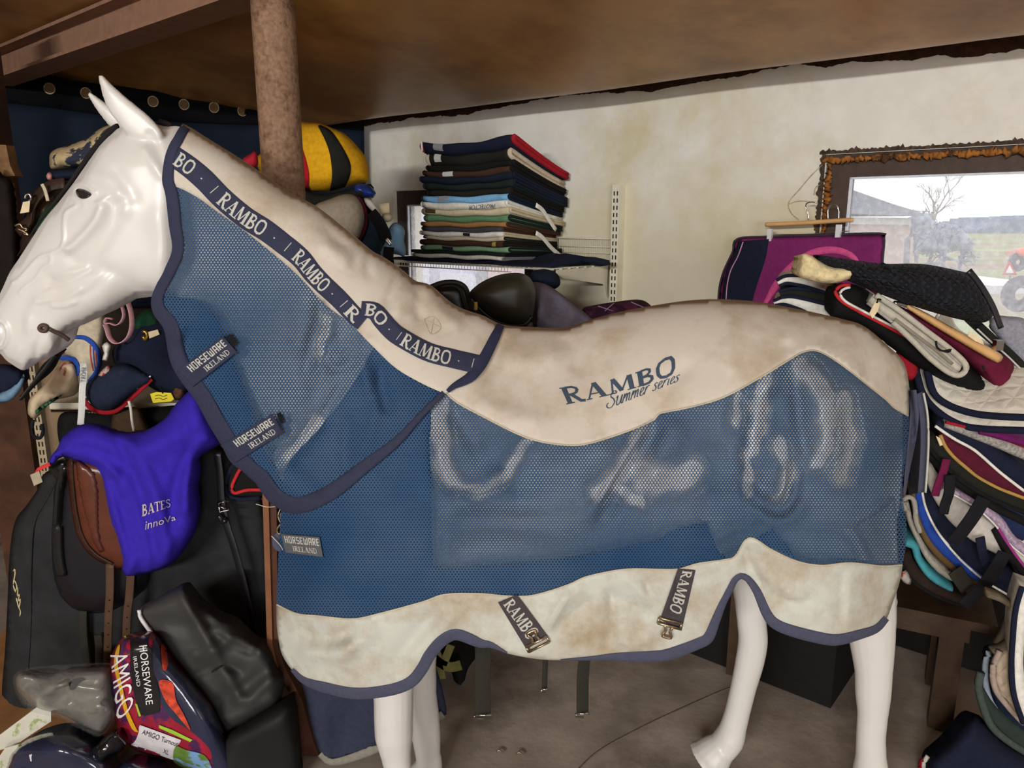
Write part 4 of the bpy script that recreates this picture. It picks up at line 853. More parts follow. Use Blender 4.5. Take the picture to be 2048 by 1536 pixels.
def buckle(c, dirx, up, wv, hv, parent, Y):
    """small surcingle T-hook buckle, c centre pixel, dirx along the strap end"""
    d = np.array(dirx, float); d /= np.linalg.norm(d); n_ = np.array([-d[1], d[0]]); c = np.array(c, float); g = MB()
    q = np.array([c - n_ * wv / 2, c + n_ * wv / 2]); yy = ev(Y, q[:, 0], q[:, 1]) - .008
    tube(PX(q[:, 0], q[:, 1], yy), .004, 8, g)
    q = np.array([c - n_ * wv / 2 - d * hv * .5, c + n_ * wv / 2 - d * hv * .5]); tube(PX(q[:, 0], q[:, 1], yy), .0035, 8, g)
    for s_ in (-1, 1):
        q = np.array([c + n_ * wv / 2 * s_ - d * hv * .5, c + n_ * wv / 2 * s_]); tube(PX(q[:, 0], q[:, 1], yy[0]), .0035, 8, g)
    q = cr([c - n_ * 8, c - n_ * 5 + d * hv * .5, c - n_ * 10 + d * hv, c + n_ * 8 + d * hv, c + n_ * 5 + d * hv * .5, c + n_ * 8], 3); tube(PX(q[:, 0], q[:, 1], yy[0] - .003), .004, 7, g)
    obj('buckle', g, M_bronze, parent)
for quad, tq, bk in ((((1053, 1299), (996, 1205), (1096, 1273), (1034, 1189)), ((1003, 1212), (1052, 1284), (1028, 1194), (1084, 1262)), ((1073, 1284), (-.45, -.9))), (((1320, 1239), (1356, 1137), (1363, 1262), (1391, 1141)), ((1362, 1141), (1334, 1218), (1388, 1143), (1365, 1233)), ((1338, 1252), (-.25, .95)))):
    st = obj('surcingle_strap', patch(quad, side, .0035, .003), mat('brown_grey_webbing', '453F42', rough=.85, var=.1, scale=150), rug)
    a, b_, c_, d_ = [np.array(p, float) for p in tq]
    o = obj('woven_lettering', put_text('RAMBO', quadmap(a * .86 + c_ * .14, b_ * .86 + d_ * .14, a * .14 + c_ * .86, b_ * .14 + d_ * .86), side, .0072, gap=.06), M_thread, st)
    buckle(bk[0], bk[1], None, 46, 22, st, under(-.004))

# chest fastening patch on the rug
def label_patch(quad, parent, Y, off, tabq=None, m=None, worn=0, tl=((.08, .93), (.54, .88)), bl=((.22, .86), (.13, .4))):
    p = obj('brand_patch', patch(quad, Y, off, .004), m or M_navy, parent); f = quadmap(*quad)
    def sub(u0, u1, v0, v1): return quadmap(*[f(np.array([u]), np.array([v]))[0] for u, v in ((u0, v0), (u1, v0), (u0, v1), (u1, v1))])
    g = put_text('horseware', sub(*tl[0], *tl[1]), Y, off + .0045, gap=.04); put_text('IRELAND', sub(*bl[0], *bl[1]), Y, off + .0045, g, gap=.08)
    obj('woven_lettering', g, M_thread, p)
    if tabq: obj('hook_tab', patch(tabq, Y, off - .002, .004), mat('black_webbing', '15151A'), p)
    return p
o = label_patch(((571, 1105), (646, 1114), (562, 1068), (639, 1074)), rug, side, .004, m=mat('worn_grey_webbing', '5A5D60', rough=.9, var=.12, scale=60), tl=((.06, .97), (.54, .9)), bl=((.22, .86), (.13, .4)))
o['label'] = 'worn grey chest patch'
g = MB(); q = cr([(572, 1072), (560, 1070), (552, 1076), (553, 1092), (563, 1098)], 3); tube(PX(q[:, 0], q[:, 1], YM - .075), .011, 8, g, squash=.4, up=(0, 1, 0)); obj('strap_loop', g, M_navy2, rug)
g = MB(); q = cr([(562, 1048), (554, 1058), (558, 1068), (566, 1062), (570, 1050), (563, 1044)], 3); tube(PX(q[:, 0], q[:, 1], YM - .085), .0035, 7, g); q = cr([(566, 1020), (560, 1034), (567, 1044)], 3); tube(PX(q[:, 0], q[:, 1], YM - .085), .003, 7, g); obj('chest_clip', g, M_bronze, rug)
g = MB()
for pl in ([(512, 1008), (535, 1014), (560, 1012)], [(563, 1014), (556, 1030), (560, 1044)], [(543, 1072), (560, 1090), (566, 1100)]): tube(pxpath(pl, YM - .09, 4), .0012, 5, g)
obj('loose_thread', g, mat('pale_string', 'CFC6B0', bump=0), rug)

# ------------------------------------------------------------------ neck cover
hood = thing('neck_cover', 'blue mesh and cream neck cover with a navy lettered webbing strap on the horse neck', 'neck cover', (-.35, YM, 1.1))
FRONT = [(366, 249), (357, 262), (350, 275), (340, 292), (331, 320), (327, 361), (334, 391), (341, 452), (347, 498), (334, 534), (314, 573), (305, 600), (310, 627), (331, 658), (341, 709), (351, 737), (368, 764), (396, 802), (420, 846), (447, 890), (464, 921), (491, 942)]
LOW = [(491, 942), (512, 962), (539, 1000), (572, 1021), (600, 1024), (630, 1015), (676, 990), (727, 948), (796, 890), (847, 832), (890, 788)]
REAR = [(890, 788), (912, 772), (938, 757), (958, 736), (972, 712), (988, 680), (1002, 650)]
crest = RIDGE[(RIDGE[:, 0] >= 366) & (RIDGE[:, 0] < 1003)]
seamN = [(333, 366), (347, 372), (368, 380), (400, 398), (430, 420), (500, 470), (590, 545), (650, 608), (700, 645), (716, 662), (745, 692), (790, 735), (840, 765), (890, 788)]
fr = cr(FRONT, 8); lo_ = cr(LOW, 8); rr_ = cr(REAR, 8); sn = cr(seamN, 8)
ftop = fr[fr[:, 1] < 364]; fbot = fr[fr[:, 1] >= 364]
cream_n = join(sn, rr_, crest[::-1], ftop); mesh_n = join(fbot, lo_, sn[::-1])
g = sheet(cream_n, neckside, 0, sp=9, mirror=YM); o = obj('cream_crest_panel', g, M_cream, hood, solid=.002); o['label'] = 'cream panel along the crest'
g = sheet(mesh_n, neckside, 0, sp=9, mirror=YM); o = obj('mesh_neck_panel', g, M_mesh, hood); stretch(o, g, lambda x, y: .25 + .12 * np.sin(x / 50 + y / 80)); o['label'] = 'blue see-through mesh panel'
g = sheet(join(cr([(312, 590), (340, 592), (400, 603), (430, 640), (455, 700), (480, 770), (510, 850), (540, 920), (560, 965), (565, 1015)], 8), lo_[:9][::-1], fr[fr[:, 1] > 610][::-1]), neckside, -.003, sp=12, mirror=YM)
sheet(join(cr([(565, 1018), (566, 965), (580, 920), (640, 855), (700, 775), (740, 710), (752, 692)], 8), cr([(752, 700), (790, 738), (840, 768), (888, 790)], 8), lo_[9:][::-1]), neckside, -.003, sp=12, mb=g, mirror=YM)
o = obj('lining', g, M_lining, hood); o['label'] = 'dark blue lining behind the lower mesh'
g = pband(FRONT, [20, 22, 26, 24, 22, 30, 36, 34, 34, 32], neckside, .002, .004, mirror=YM, side=-.75); pband([(480, 934), (505, 957)] + LOW[1:], [30, 34, 34, 30, 22, 14, 10], neckside, .002, .004, g, mirror=YM, side=-.8)
o = obj('edge_binding', g, M_navy, hood); o['label'] = 'navy binding round the edge'
g = pband([(1002, 649), (987, 680), (971, 712), (956, 736), (938, 756), (908, 772), (895, 783)], [15, 20, 22, 24, 22, 16, 8], neckside, .0045, .004); o = obj('rear_binding', g, mat('deep_navy_binding', '2C3048', rough=.85), hood)
STRAP1 = [(346, 311), (380, 335), (410, 361), (445, 397), (489, 434), (530, 460), (562, 484), (600, 515), (624, 545), (648, 570), (678, 598), (706, 628), (726, 645)]
STRAP2 = [(722, 618), (748, 622), (764, 640), (780, 658), (800, 674), (854, 703), (905, 717), (944, 726), (962, 730)]
g = pband(STRAP1, [42, 44, 44, 44, 42, 40, 38, 36], neckside, .003, .0015); w1 = obj('webbing_strap', g, M_navy, hood)
g = pband(STRAP2, [32, 38, 38, 38, 38, 38, 38], neckside, .0065, .0015); w2_ = obj('webbing_strap', g, M_navy, hood)
p1 = cr(STRAP1, 4); L1 = np.concatenate([[0], np.cumsum(np.linalg.norm(np.diff(p1, axis=0), axis=1))]); 
def frac(x, p=p1, L=L1): i = np.argmin(abs(p[:, 0] - x)); return L[i] / L[-1]
p2 = cr(STRAP2, 4); L2 = np.concatenate([[0], np.cumsum(np.linalg.norm(np.diff(p2, axis=0), axis=1))])
f2_ = lambda x: frac(x, p2, L2)
g = MB()
put_text('BO', pathmap(STRAP1, frac(354), frac(387), 29), neckside, .0052, g, gap=.08); put_text('.|', pathmap(STRAP1, frac(400), frac(430), 26), neckside, .0052, g, gap=.9)
put_text('RAMBO', pathmap(STRAP1, frac(441), frac(530), 30), neckside, .0052, g, gap=.05); put_text('.|', pathmap(STRAP1, frac(547), frac(577), 26), neckside, .0052, g, gap=.9)
put_text('RAMBO', pathmap(STRAP1, frac(590), frac(654), 28), neckside, .0052, g, gap=.05); put_text('.|', pathmap(STRAP1, frac(664), frac(690), 24), neckside, .0052, g, gap=.9); put_text('R', pathmap(STRAP1, frac(696), frac(714), 26), neckside, .0052, g)
obj('woven_lettering', g, M_thread, w1)
g = MB(); put_text('BO', pathmap(STRAP2, .03, f2_(770), 24), neckside, .0087, g, gap=.05); put_text('.|', pathmap(STRAP2, f2_(777), f2_(800), 22), neckside, .0087, g, gap=.9); put_text('RAMBO', pathmap(STRAP2, f2_(806), f2_(901), 27), neckside, .0087, g, gap=.05); put_text('.|', pathmap(STRAP2, f2_(915), f2_(948), 22), neckside, .0087, g, gap=.9)
obj('woven_lettering', g, M_thread, w2_)
label_patch(((386, 773), (474, 704), (355, 741), (446, 672)), hood, neckside, .0085, ((466, 694), (476, 686), (452, 672), (463, 668)), tl=((.16, .96), (.54, .9)), bl=((.36, .9), (.14, .4)))
label_patch(((471, 925), (568, 864), (441, 891), (544, 828)), hood, neckside, .0085, ((562, 848), (569, 844), (553, 828), (560, 824)), tl=((.2, .95), (.54, .88)), bl=((.36, .88), (.14, .4)))
g = MB(); q = np.array([(848, 638), (868, 634), (882, 655), (862, 668), (848, 638)]); pband(q, 2, neckside, .0022, .0005, g, step=5); pband([(848, 638), (882, 655)], 1.6, neckside, .0022, .0005, g, step=5); pband([(868, 634), (862, 668)], 1.6, neckside, .0022, .0005, g, step=5)
obj('cross_stitching', g, mat('pale_stitch', 'B9AB95', bump=0), hood)

# surcingle ends hanging from the far side of the rug, seen below the belly
M_olive = mat('dark_olive_webbing', '2E2D26', rough=.8, var=.12, scale=120, bump=.2, bscale=400)
for pl, wd, Yd in (([(962, 1262), (966, 1300), (965, 1360), (966, 1428)], .052, 2.16), ([(1172, 1300), (1166, 1350), (1165, 1425)], .04, 2.14), ([(1092, 1300), (1090, 1340), (1089, 1376)], .018, 2.15)):
    h = obj('hanging_strap', strap(pxpath(pl, Yd, 8), wd, .004, (1, .25, 0)), M_olive, rug)
    e = PX(*pl[-1], Yd); g = MB(); ww = wd * .55; tube(np.array([e + [-ww, -.006, 0], e + [ww, -.006, 0]]), .003, 6, g); tube(np.array([e + [-ww, -.006, 0], e + [-ww, -.006, -.012], e + [ww * .2, -.006, -.014]]), .0025, 6, g)
    obj('buckle', g, M_chrome, h)
    
# ------------------------------------------------------------------ wire shelf on the right wall and the stack of folded saddle cloths
sh = thing('wire_shelf', 'cream wire shelf on a slotted upright below the stack of folded cloths', 'shelf', tuple(WT(1.0, .25, 1.0)))
AX = [A3, N3, Z3]
def tbox(t, off, z, st, so, sz, mb=None, mi=0): return box(WT(t, off, z), (st, so, sz), mb, AX, mi)
g = MB(); tbox(1.905, .026, 1.42, .042, .048, 1.0, g)
for z in np.arange(.96, 1.9, .034):
    for dt in (-.009, .009): tbox(1.905 + dt, .0505, z, .006, .002, .02, g, 1)
obj('upright', g, [M_white_metal, M_slot], sh, False)
g = MB(); pr = [(0.04, 1.53), (.04, 1.37), (.075, 1.44), (.42, 1.49), (.47, 1.51), (.47, 1.53)]
a = [WT(1.86, o, z) for o, z in pr]; b_ = [WT(1.864, o, z) for o, z in pr]; n = len(pr)
g.add(np.array(a + b_), [tuple(range(n)), tuple(range(n, 2 * n))[::-1]] + [(i, i + n, (i + 1) % n + n, (i + 1) % n) for i in range(n)]); obj('bracket', g, M_white_metal, sh, False)
g = MB()
for o in np.linspace(.04, .5, 8): tube(WT([.3, 1.1, 1.87], o, 1.532), .0028, 5, g)
for t in np.arange(.32, 1.88, .028): tube(WT(t, [.03, .5], 1.536), .0018, 4, g); 
for t in np.arange(.32, 1.62, .02): tube(WT(t, .502, [1.515, 1.54]), .0015, 4, g)
for z in (1.512, 1.541): tube(WT([.3, 1.1, 1.62], .503, z), .003, 6, g)
obj('wire_tray', g, M_white_metal, sh)
g = MB()
for z in (1.56, 1.59, 1.62, 1.66): tube(WT([1.5, 1.87], .03, z), .0022, 5, g)
for t in np.arange(1.5, 1.87, .011): tube(WT(t, .03, [1.535, 1.665]), .0012, 4, g)
obj('wire_back', g, M_white_metal, sh)

def fab(name, col, **k):
    d = dict(rough=.92, var=.12, scale=60, bump=.25, bscale=300, spec=.12); d.update(k); return mat(name, col, **d)
ZB, ZT = 1.548, 2.155
def folded_pad(zf0, zf1, t0, t1, off, m, mb_, label, cat='saddle cloth', lab=None, droop=.72, sag=.02, name='saddle_cloth', grp='folded saddle cloths on the wire shelf'):
    """zf0..zf1 heights of the fold at the front face"""
    def zz(z, t, o):
        k = (z - ZB) / (ZT - ZB); u = (t - 1.0) / .58; f = droop + (1 - droop) * np.clip(o / .47, 0, 1) ** 1.2
        return ZB + (z - ZB) * f - k * sag * np.sin(np.pi * np.clip(u, 0, 1)) + .003 * np.sin(t * 23 + z * 40)
    h = zf1 - zf0; c = (zf0 + zf1) / 2; hh = h / 2 * .97; back = .035
    prof = [(o, hh) for o in np.linspace(back, off - hh, 8)] + [(off - hh + hh * math.cos(a), hh * math.sin(a)) for a in np.linspace(math.pi / 2, -math.pi / 2, 9)[1:-1]] + [(o, -hh) for o in np.linspace(off - hh, back, 8)]
    ts = np.linspace(t0, t1, 16); V = []
    for t in ts:
        for o, dz in prof: V.append(WT(t, o + .004 * np.sin(t * 17 + c * 30), zz(c + dz, t, o)))
    n = len(prof); Fc = [(i * n + j, (i + 1) * n + j, (i + 1) * n + (j + 1) % n, i * n + (j + 1) % n) for i in range(15) for j in range(n)]
    Fc += [tuple(range(n)), tuple(range(15 * n, 16 * n))[::-1]]
    e = thing(name, label, cat, tuple(WT((t0 + t1) / 2, off / 2, zf0)), grp)
    obj('cloth', MB().add(V, Fc), m, e)
    q = hh * .52
    for t, sg in ((t1, 1), (t0, -1)):
        oo = np.concatenate([np.linspace(back, off - hh, 9), [off - hh + q * math.cos(a) + (hh - q) * .6 for a in np.linspace(math.pi / 2, -math.pi / 2, 7)[1:-1]], np.linspace(off - hh, back, 9)])
        dz = np.concatenate([np.full(9, q), [q * math.sin(a) for a in np.linspace(math.pi / 2, -math.pi / 2, 7)[1:-1]], np.full(9, -q)])
        P = np.array([WT(t + sg * .003, o, zz(c + d, t, o)) for o, d in zip(oo, dz)]); obj('binding', tube(P, hh * .47, 7, None, up=A3), mb_, e)
    if lab:
        lt, lw, lm = lab; zc = c; g = MB(); uu = np.linspace(lt - lw / 2, lt + lw / 2, 4); k = [-.8, -.4, 0, .4, .8]
        V = np.array([[WT(t, off + .003 + .004 * np.sin(t * 17 + c * 30) - hh * (1 - math.cos(s_)), zz(c + hh * math.sin(s_), t, off)) for s_ in k] for t in uu]).reshape(-1, 3)
        g.add(V, [(i * 5 + j, (i + 1) * 5 + j, (i + 1) * 5 + j + 1, i * 5 + j + 1) for i in range(3) for j in range(4)]); obj('label_patch', g, lm, e)
    return e
F_ = {k: fab(k, v) for k, v in dict(navy_cloth='1D2133', black_cloth='1B1B1A', charcoal_cloth='24241F', brown_cloth='463026', ink_cloth='1A2230', pine_cloth='1F2A26', sky_cloth='7FB4DC', white_cloth='E6E3D8', beige_cloth='CDBFA0', green_cloth='5F8560', tan_cloth='9C7446', slate_cloth='45444A', sage_cloth='86A885', red_cloth='A3202C', fleece='CBBDA4', maroon_cloth='561C2C', purple_cloth='6A1E5A', grey_cloth='8C8A92', teal_cloth='4A9AA6', royal_cloth='27469A', dark_brown_cloth='2E2420').items()}
M_lab = mat('grey_label', '9EA0A2', rough=.7, var=.15, scale=200, bump=0); M_labw = mat('white_label', 'D8D8D2', rough=.7, var=.1, scale=200, bump=0); M_labn = mat('navy_label', '23253A', rough=.7, bump=0)
z_of = lambda y: float(PX(1020, y, at(1020, y, 3.6).y)[2]) if False else float(PW(np.array([1020.]), np.array([float(y)]), np.array([-.47]))[0][2])
STK = [ # y at the near corner: top, bottom; t0,t1,off, cloth, binding, label patch, text
 (264, 288, 1.0, 1.60, .47, 'navy_cloth', 'red_cloth', (1.12, .07, M_lab), 'navy cloth with red and white edging on top of the folded stack'),
 (288, 312, 1.03, 1.57, .46, 'charcoal_cloth', 'fleece', (1.1, .05, M_labw), 'charcoal cloth with pale fleece edge second from the top of the stack'),
 (312, 327, 1.02, 1.59, .455, 'black_cloth', 'black_cloth', None, 'plain black cloth under the charcoal fleece edged one in the stack'),
 (327, 341, 1.0, 1.58, .46, 'brown_cloth', 'black_cloth', (1.17, .07, M_labw), 'dark brown cloth with a white label in the upper stack'),
 (341, 355, .98, 1.6, .465, 'ink_cloth', 'navy_cloth', None, 'ink blue cloth directly below the dark brown labelled one'),
 (355, 369, 1.0, 1.6, .46, 'pine_cloth', 'ink_cloth', None, 'pine green cloth below the ink blue one in the stack'),
 (369, 383, 1.02, 1.58, .455, 'charcoal_cloth', 'black_cloth', None, 'charcoal cloth resting directly on the sky blue one'),
 (383, 398, .99, 1.57, .465, 'sky_cloth', 'ink_cloth', (1.14, .08, M_lab), 'sky blue folded cloth with a grey label in mid stack'),
 (398, 413, .99, 1.56, .47, 'white_cloth', 'white_cloth', None, 'white cloth with upside down black lettering below the sky blue one'),
 (413, 427, .99, 1.58, .465, 'beige_cloth', 'beige_cloth', (1.05, .07, mat('brown_label', '4A3C26', rough=.8, bump=0)), 'beige cloth with a small brown label in mid stack'),
 (427, 441, 1.0, 1.57, .46, 'green_cloth', 'pine_cloth', None, 'moss green folded cloth above the tan one'),
 (441, 452, .98, 1.56, .465, 'tan_cloth', 'brown_cloth', None, 'tan folded cloth between the green and slate ones'),
 (452, 463, .98, 1.53, .46, 'slate_cloth', 'brown_cloth', None, 'slate grey folded cloth under the tan one'),
 (463, 474, .97, 1.54, .465, 'white_cloth', 'beige_cloth', (1.3, .045, mat('black_label', '22242A', bump=0)), 'white cloth with a small black emblem in the lower stack'),
 (474, 482, .99, 1.54, .46, 'fleece', 'charcoal_cloth', None, 'thin beige cloth under the white emblem one'),
 (482, 494, .97, 1.54, .465, 'brown_cloth', 'black_cloth', (1.48, .025, mat('gold_label', 'B09A50', bump=0)), 'chestnut brown folded cloth low in the stack'),
 (494, 505, .97, 1.57, .46, 'sage_cloth', 'pine_cloth', (1.16, .08, M_labn), 'sage green cloth with a navy label low in the stack'),
 (505, 513, .91, 1.56, .475, 'pine_cloth', 'black_cloth', None, 'dark pine cloth just above the lowest white cloth'),
 (513, 522, .93, 1.55, .485, 'white_cloth', 'grey_cloth', None, 'lowest white cloth in the stack lying on the navy sheet'),
]
pads = []
for y0, y1, t0, t1, off, c1, c2, lab, txt in STK:
    pads.append(folded_pad(z_of(y1), z_of(y0), t0, t1, off, F_[c1], F_[c2], txt, lab=lab))
# red and white edging of the top cloth
e = pads[0]; g = MB(); zt = (z_of(288), z_of(264)); tube(np.array([WT(1.005, .472, zt[0]), WT(1.003, .474, zt[1])]), .006, 6, g); obj('white_piping', g, F_['white_cloth'], e)
# lettering on the white cloth (printed upside down)
g = MB(); q = quadmap((990, 407), (938, 411), (988, 416), (936, 420)); sans('PROTECTOR', q, -.4735, 0.0, g, unp=lambda x, y, D: PW(x, y, D)); obj('printed_lettering', g, M_print, pads[8], False)
g = MB(); q = quadmap((905, 391), (924, 393), (905, 385), (924, 387))
# white closing straps hanging on the near end
for k, pl in ((8, [(1072, 410), (1085, 420), (1098, 440), (1112, 460)]), (14, [(1072, 466), (1085, 475), (1102, 495), (1122, 513)])):
    P = []
    for i, (x, y) in enumerate(cr(pl, 5)):
        d0 = rays(x, y); # plane t = 1.62
        kx = (1.62 - (np.array([0, 0]) - C0) @ A2) / (d0[0] * A2[0] + d0[1] * A2[1]); P.append([kx * d0[0], kx * d0[1], H + kx * d0[2]])
    obj('closing_strap', strap(np.array(P), .022, .003, N3 * .8 + Z3 * .3), F_['white_cloth'], pads[k])
# navy sheet spread under the stack
g = MB(); ts = np.linspace(.78, 1.86, 40); rows = []
for o, dz in ((.05, .0), (.2, .012), (.4, .014), (.49, .01), (.515, -.004), (.5, -.016), (.48, -.012), (.3, -.0), (.05, -.008)):
    rows.append(WT(ts, o + .006 * np.sin(ts * 13), 1.549 - .0035 + np.maximum(dz + .004 * np.sin(ts * 19 + o * 9), -.004) * (1 + 2.2 * np.clip((ts - 1.6) / .2, 0, 1) * (o < .45))))
V = np.stack(rows, 1).reshape(-1, 3); n = 9; g.add(V, [(i * n + j, (i + 1) * n + j, (i + 1) * n + (j + 1) % n, i * n + (j + 1) % n) for i in range(39) for j in range(n)] + [tuple(range(n)), tuple(range(39 * n, 40 * n))[::-1]])
tag(obj('folded_sheet', g, F_['navy_cloth']), 'long navy sheet spread flat on the wire shelf under the stack', 'sheet')
tag(obj('dark_bundle', pillow([(1040, 522), (1068, 512), (1100, 505), (1150, 512), (1190, 514), (1218, 520), (1222, 530), (1200, 533), (1150, 524), (1100, 522), (1060, 530)], -.2, .09, 14, 7, .03, unp=PW), F_['ink_cloth']), 'rolled ink blue cloth end beside the slotted upright', 'cloth')

# ------------------------------------------------------------------ purple saddle cloth on its wooden clip hanger
hg = thing('clip_hanger', 'wooden clip hanger hooked beside the big window with the purple cloth', 'hanger', tuple(PW(1620, 445, -.07)))
M_beech = mat('beech_wood', 'D2A46C', rough=.5, var=.12, scale=14, bump=.1, bscale=90, spec=.4)
def wpath(pl, D, step=4): q = cr(pl, step); return PW(q[:, 0], q[:, 1], D)
g = MB(); tube(wpath([(1532, 449), (1560, 448), (1620, 445), (1680, 441), (1706, 440)], -.09), [.011] * 1 if False else .012, 10, g, squash=.75); obj('bar', g, M_beech, hg)
g = MB(); tube(wpath([(1617, 440), (1616, 425), (1612, 415), (1613, 407), (1625, 404), (1634, 406)], -.09), .0026, 6, g); tube(wpath([(1656, 440), (1656, 420), (1662, 411), (1673, 411), (1677, 420), (1677, 440)], -.085), .0026, 6, g); tube(wpath([(1535, 469), (1620, 468), (1700, 462)], -.09), .0018, 5, g); obj('hook', g, M_chrome, hg)
for x, y in ((1540, 470), (1677, 462)):
    g = MB(); box(PW(x, y, -.1), (.018, .02, .05), g, AX); c = obj('clip', g, mat('clear_clip', 'DADADA', rough=.25, var=.02, bump=0, spec=.7), hg, False)
pc_ = thing('hung_saddle_cloth', 'purple saddle cloth with a navy front and pink swoosh on the clip hanger', 'saddle cloth', tuple(PW(1600, 640, -.1)))
purp = cr([(1475, 478), (1540, 473), (1640, 470), (1760, 467), (1768, 476), (1765, 520), (1760, 600), (1750, 700), (1700, 760), (1600, 770), (1480, 760), (1440, 700), (1437, 600), (1445, 550), (1465, 505)], 8, True)
wv = lambda x, y: .012 * np.sin(x / 46) + .008 * np.sin(y / 60 + x / 90)
obj('cloth', pillow(purp, -.085, .012, 9, 11, .008, fn=wv, unp=PW), fab('plum_cloth', '7A2A62'), pc_)
Dp = lambda x, y: -.085 - .0135 - wv(x, y)
g = sheet(join(cr([(1476, 483), (1468, 510), (1452, 545), (1444, 600), (1446, 700), (1470, 740)], 8), [(1520, 740), (1502, 640)], cr([(1500, 620), (1512, 575), (1530, 520), (1538, 478)], 8)), Dp, .0015, 9, unp=PW); obj('navy_panel', g, F_['navy_cloth'], pc_, solid=.002)
def wband(pl, wd, D, off, th):
    q = cr(pl, 5); T = np.gradient(q, axis=0); T /= np.linalg.norm(T, axis=1)[:, None]; Nn = np.stack([-T[:, 1], T[:, 0]], 1); w_ = np.interp(np.linspace(0, 1, len(q)), np.linspace(0, 1, len(wd)), wd)[:, None] / 2
    a, b2 = q + Nn * w_, q - Nn * w_; d = D(q[:, 0], q[:, 1]) - off
    V = np.stack([PW(a[:, 0], a[:, 1], d + th), PW(a[:, 0], a[:, 1], d), PW(b2[:, 0], b2[:, 1], d), PW(b2[:, 0], b2[:, 1], d + th)], 1).reshape(-1, 3); n = len(q)
    return MB().add(V, [(i * 4 + j, i * 4 + j + 1, (i + 1) * 4 + j + 1, (i + 1) * 4 + j) for i in range(n - 1) for j in range(3)])
obj('swoosh', wband([(1512, 640), (1534, 600), (1560, 560), (1590, 528), (1625, 506), (1660, 500), (1690, 505), (1712, 520), (1720, 545)], [3, 8, 14, 16, 15, 14, 14, 12, 4], Dp, .002, .002), fab('pink_cloth', 'D2568E'), pc_)
g = MB(); q = np.vstack([purp, purp[:1]]); tube(PW(q[:, 0], q[:, 1], -.085), .005, 6, g); obj('edge_binding', g, fab('dark_grey_binding', '3A3840'), pc_)
obj('pink_piping', wband([(1486, 484), (1476, 512), (1459, 548), (1452, 600), (1453, 690)], [2, 2, 2, 2], Dp, .003, .001), fab('pale_pink_piping', 'D59AB8'), pc_)

# ------------------------------------------------------------------ saddles and cloth behind the withers
M_leather = mat('olive_black_leather', '2C2A20', rough=.52, var=.15, scale=25, bump=.12, bscale=260, spec=.45)
M_leath2 = mat('black_leather', '16151A', rough=.36, var=.15, scale=25, bump=.1, bscale=260, spec=.5)
rk = at(1010, 900, 2.95); rack = thing('saddle_rack', 'dark timber saddle rack mostly hidden behind the horse', 'rack', (rk.x, 2.95, 0))
g = MB(); box((rk.x, 2.95, 1.02), (.7, .22, .06), g); obj('rail', g, M_dwood, rack, False)
for dx in (-.3, .3):
    g = MB(); box((rk.x + dx, 2.95, .495), (.07, .2, .99), g); obj('leg', g, M_dwood, rack, False)
s1_ = thing('saddle', 'olive black saddle with a broad rounded seat behind the withers', 'saddle', tuple(at(1010, 700, 2.9)))
obj('seat', pillow(cr([(938, 590), (952, 572), (975, 558), (1005, 548), (1040, 546), (1060, 556), (1070, 578), (1070, 606), (1064, 634), (1050, 650), (1020, 652), (985, 640), (955, 615)], 6, True), 2.9, .13, 42, 9, .05), M_leather, s1_)
g = MB(); tube(pxpath([(942, 596), (956, 614), (985, 638), (1020, 650), (1050, 648), (1064, 632)], 2.86, 5), .006, 7, g); tube(pxpath([(944, 600), (950, 615), (958, 640), (966, 670)], 2.86, 5), .005, 7, g); obj('piping', g, M_leath2, s1_)
obj('flap', pillow(cr([(950, 612), (985, 640), (1030, 652), (1062, 640), (1068, 700), (1050, 820), (980, 830), (955, 720)], 8, True), 2.9, .05, 30, 12, .05), M_leather, s1_)
g = MB(); box(at(952, 612, 2.835), (.012, .006, .03), g); obj('brass_stud', g, mat('brass', 'B09040', metal=.9, rough=.3, bump=0), s1_, False)
s2 = thing('saddle', 'black saddle with a piped cantle left of the olive black seat', 'saddle', tuple(at(900, 700, 3.15)))
obj('seat', pillow(cr([(856, 575), (880, 566), (908, 563), (930, 570), (940, 588), (945, 610), (958, 640), (965, 680), (940, 690), (900, 650), (870, 610)], 6, True), 3.15, .06, 30, 9, .12), M_leath2, s2)
g = MB(); tube(pxpath([(862, 574), (885, 566), (910, 565), (928, 573), (936, 590), (942, 615), (955, 642), (962, 668)], 3.07, 5), .011, 8, g); tube(pxpath([(880, 574), (905, 571), (920, 580), (926, 598), (938, 628), (950, 655)], 3.08, 5), .007, 8, g); obj('cantle_roll', g, M_leather, s2)
tag(obj('draped_sheet', pillow(cr([(1050, 572), (1070, 564), (1095, 570), (1120, 586), (1145, 606), (1170, 625), (1185, 640), (1190, 665), (1170, 720), (1080, 720), (1056, 660), (1062, 610)], 7, True), 3.1, .1, 30, 8, .05, fn=lambda x, y: .03 * np.sin((x - y) / 17) + .02 * np.sin((x + .3 * y) / 11)), fab('grey_mauve_cloth', '6A6674')), 'creased grey mauve sheet draped right of the olive black saddle', 'sheet')
tag(obj('dark_sheet', pillow(cr([(1062, 545), (1090, 538), (1115, 548), (1120, 570), (1100, 580), (1070, 570)], 6, True), 3.25, .06, 20, 8), F_['ink_cloth']), 'ink blue cloth heaped under the shelf bracket', 'cloth')
pm = fab('plum_plaid', '4A2438', col2='2C1626', cscale=18, thr=(.45, .55))
pl_ = thing('plaid_cloth', 'dark plum plaid cloth heaped along the wall behind the horse back', 'cloth', tuple(at(1230, 650, 3.2)))
Yp = 3.2; ppoly = cr([(1165, 618), (1190, 610), (1235, 603), (1275, 599), (1296, 606), (1306, 625), (1300, 680), (1180, 690), (1160, 650)], 7, True)
obj('cloth', pillow(ppoly, Yp, .09, 26, 8), pm, pl_); g = MB()
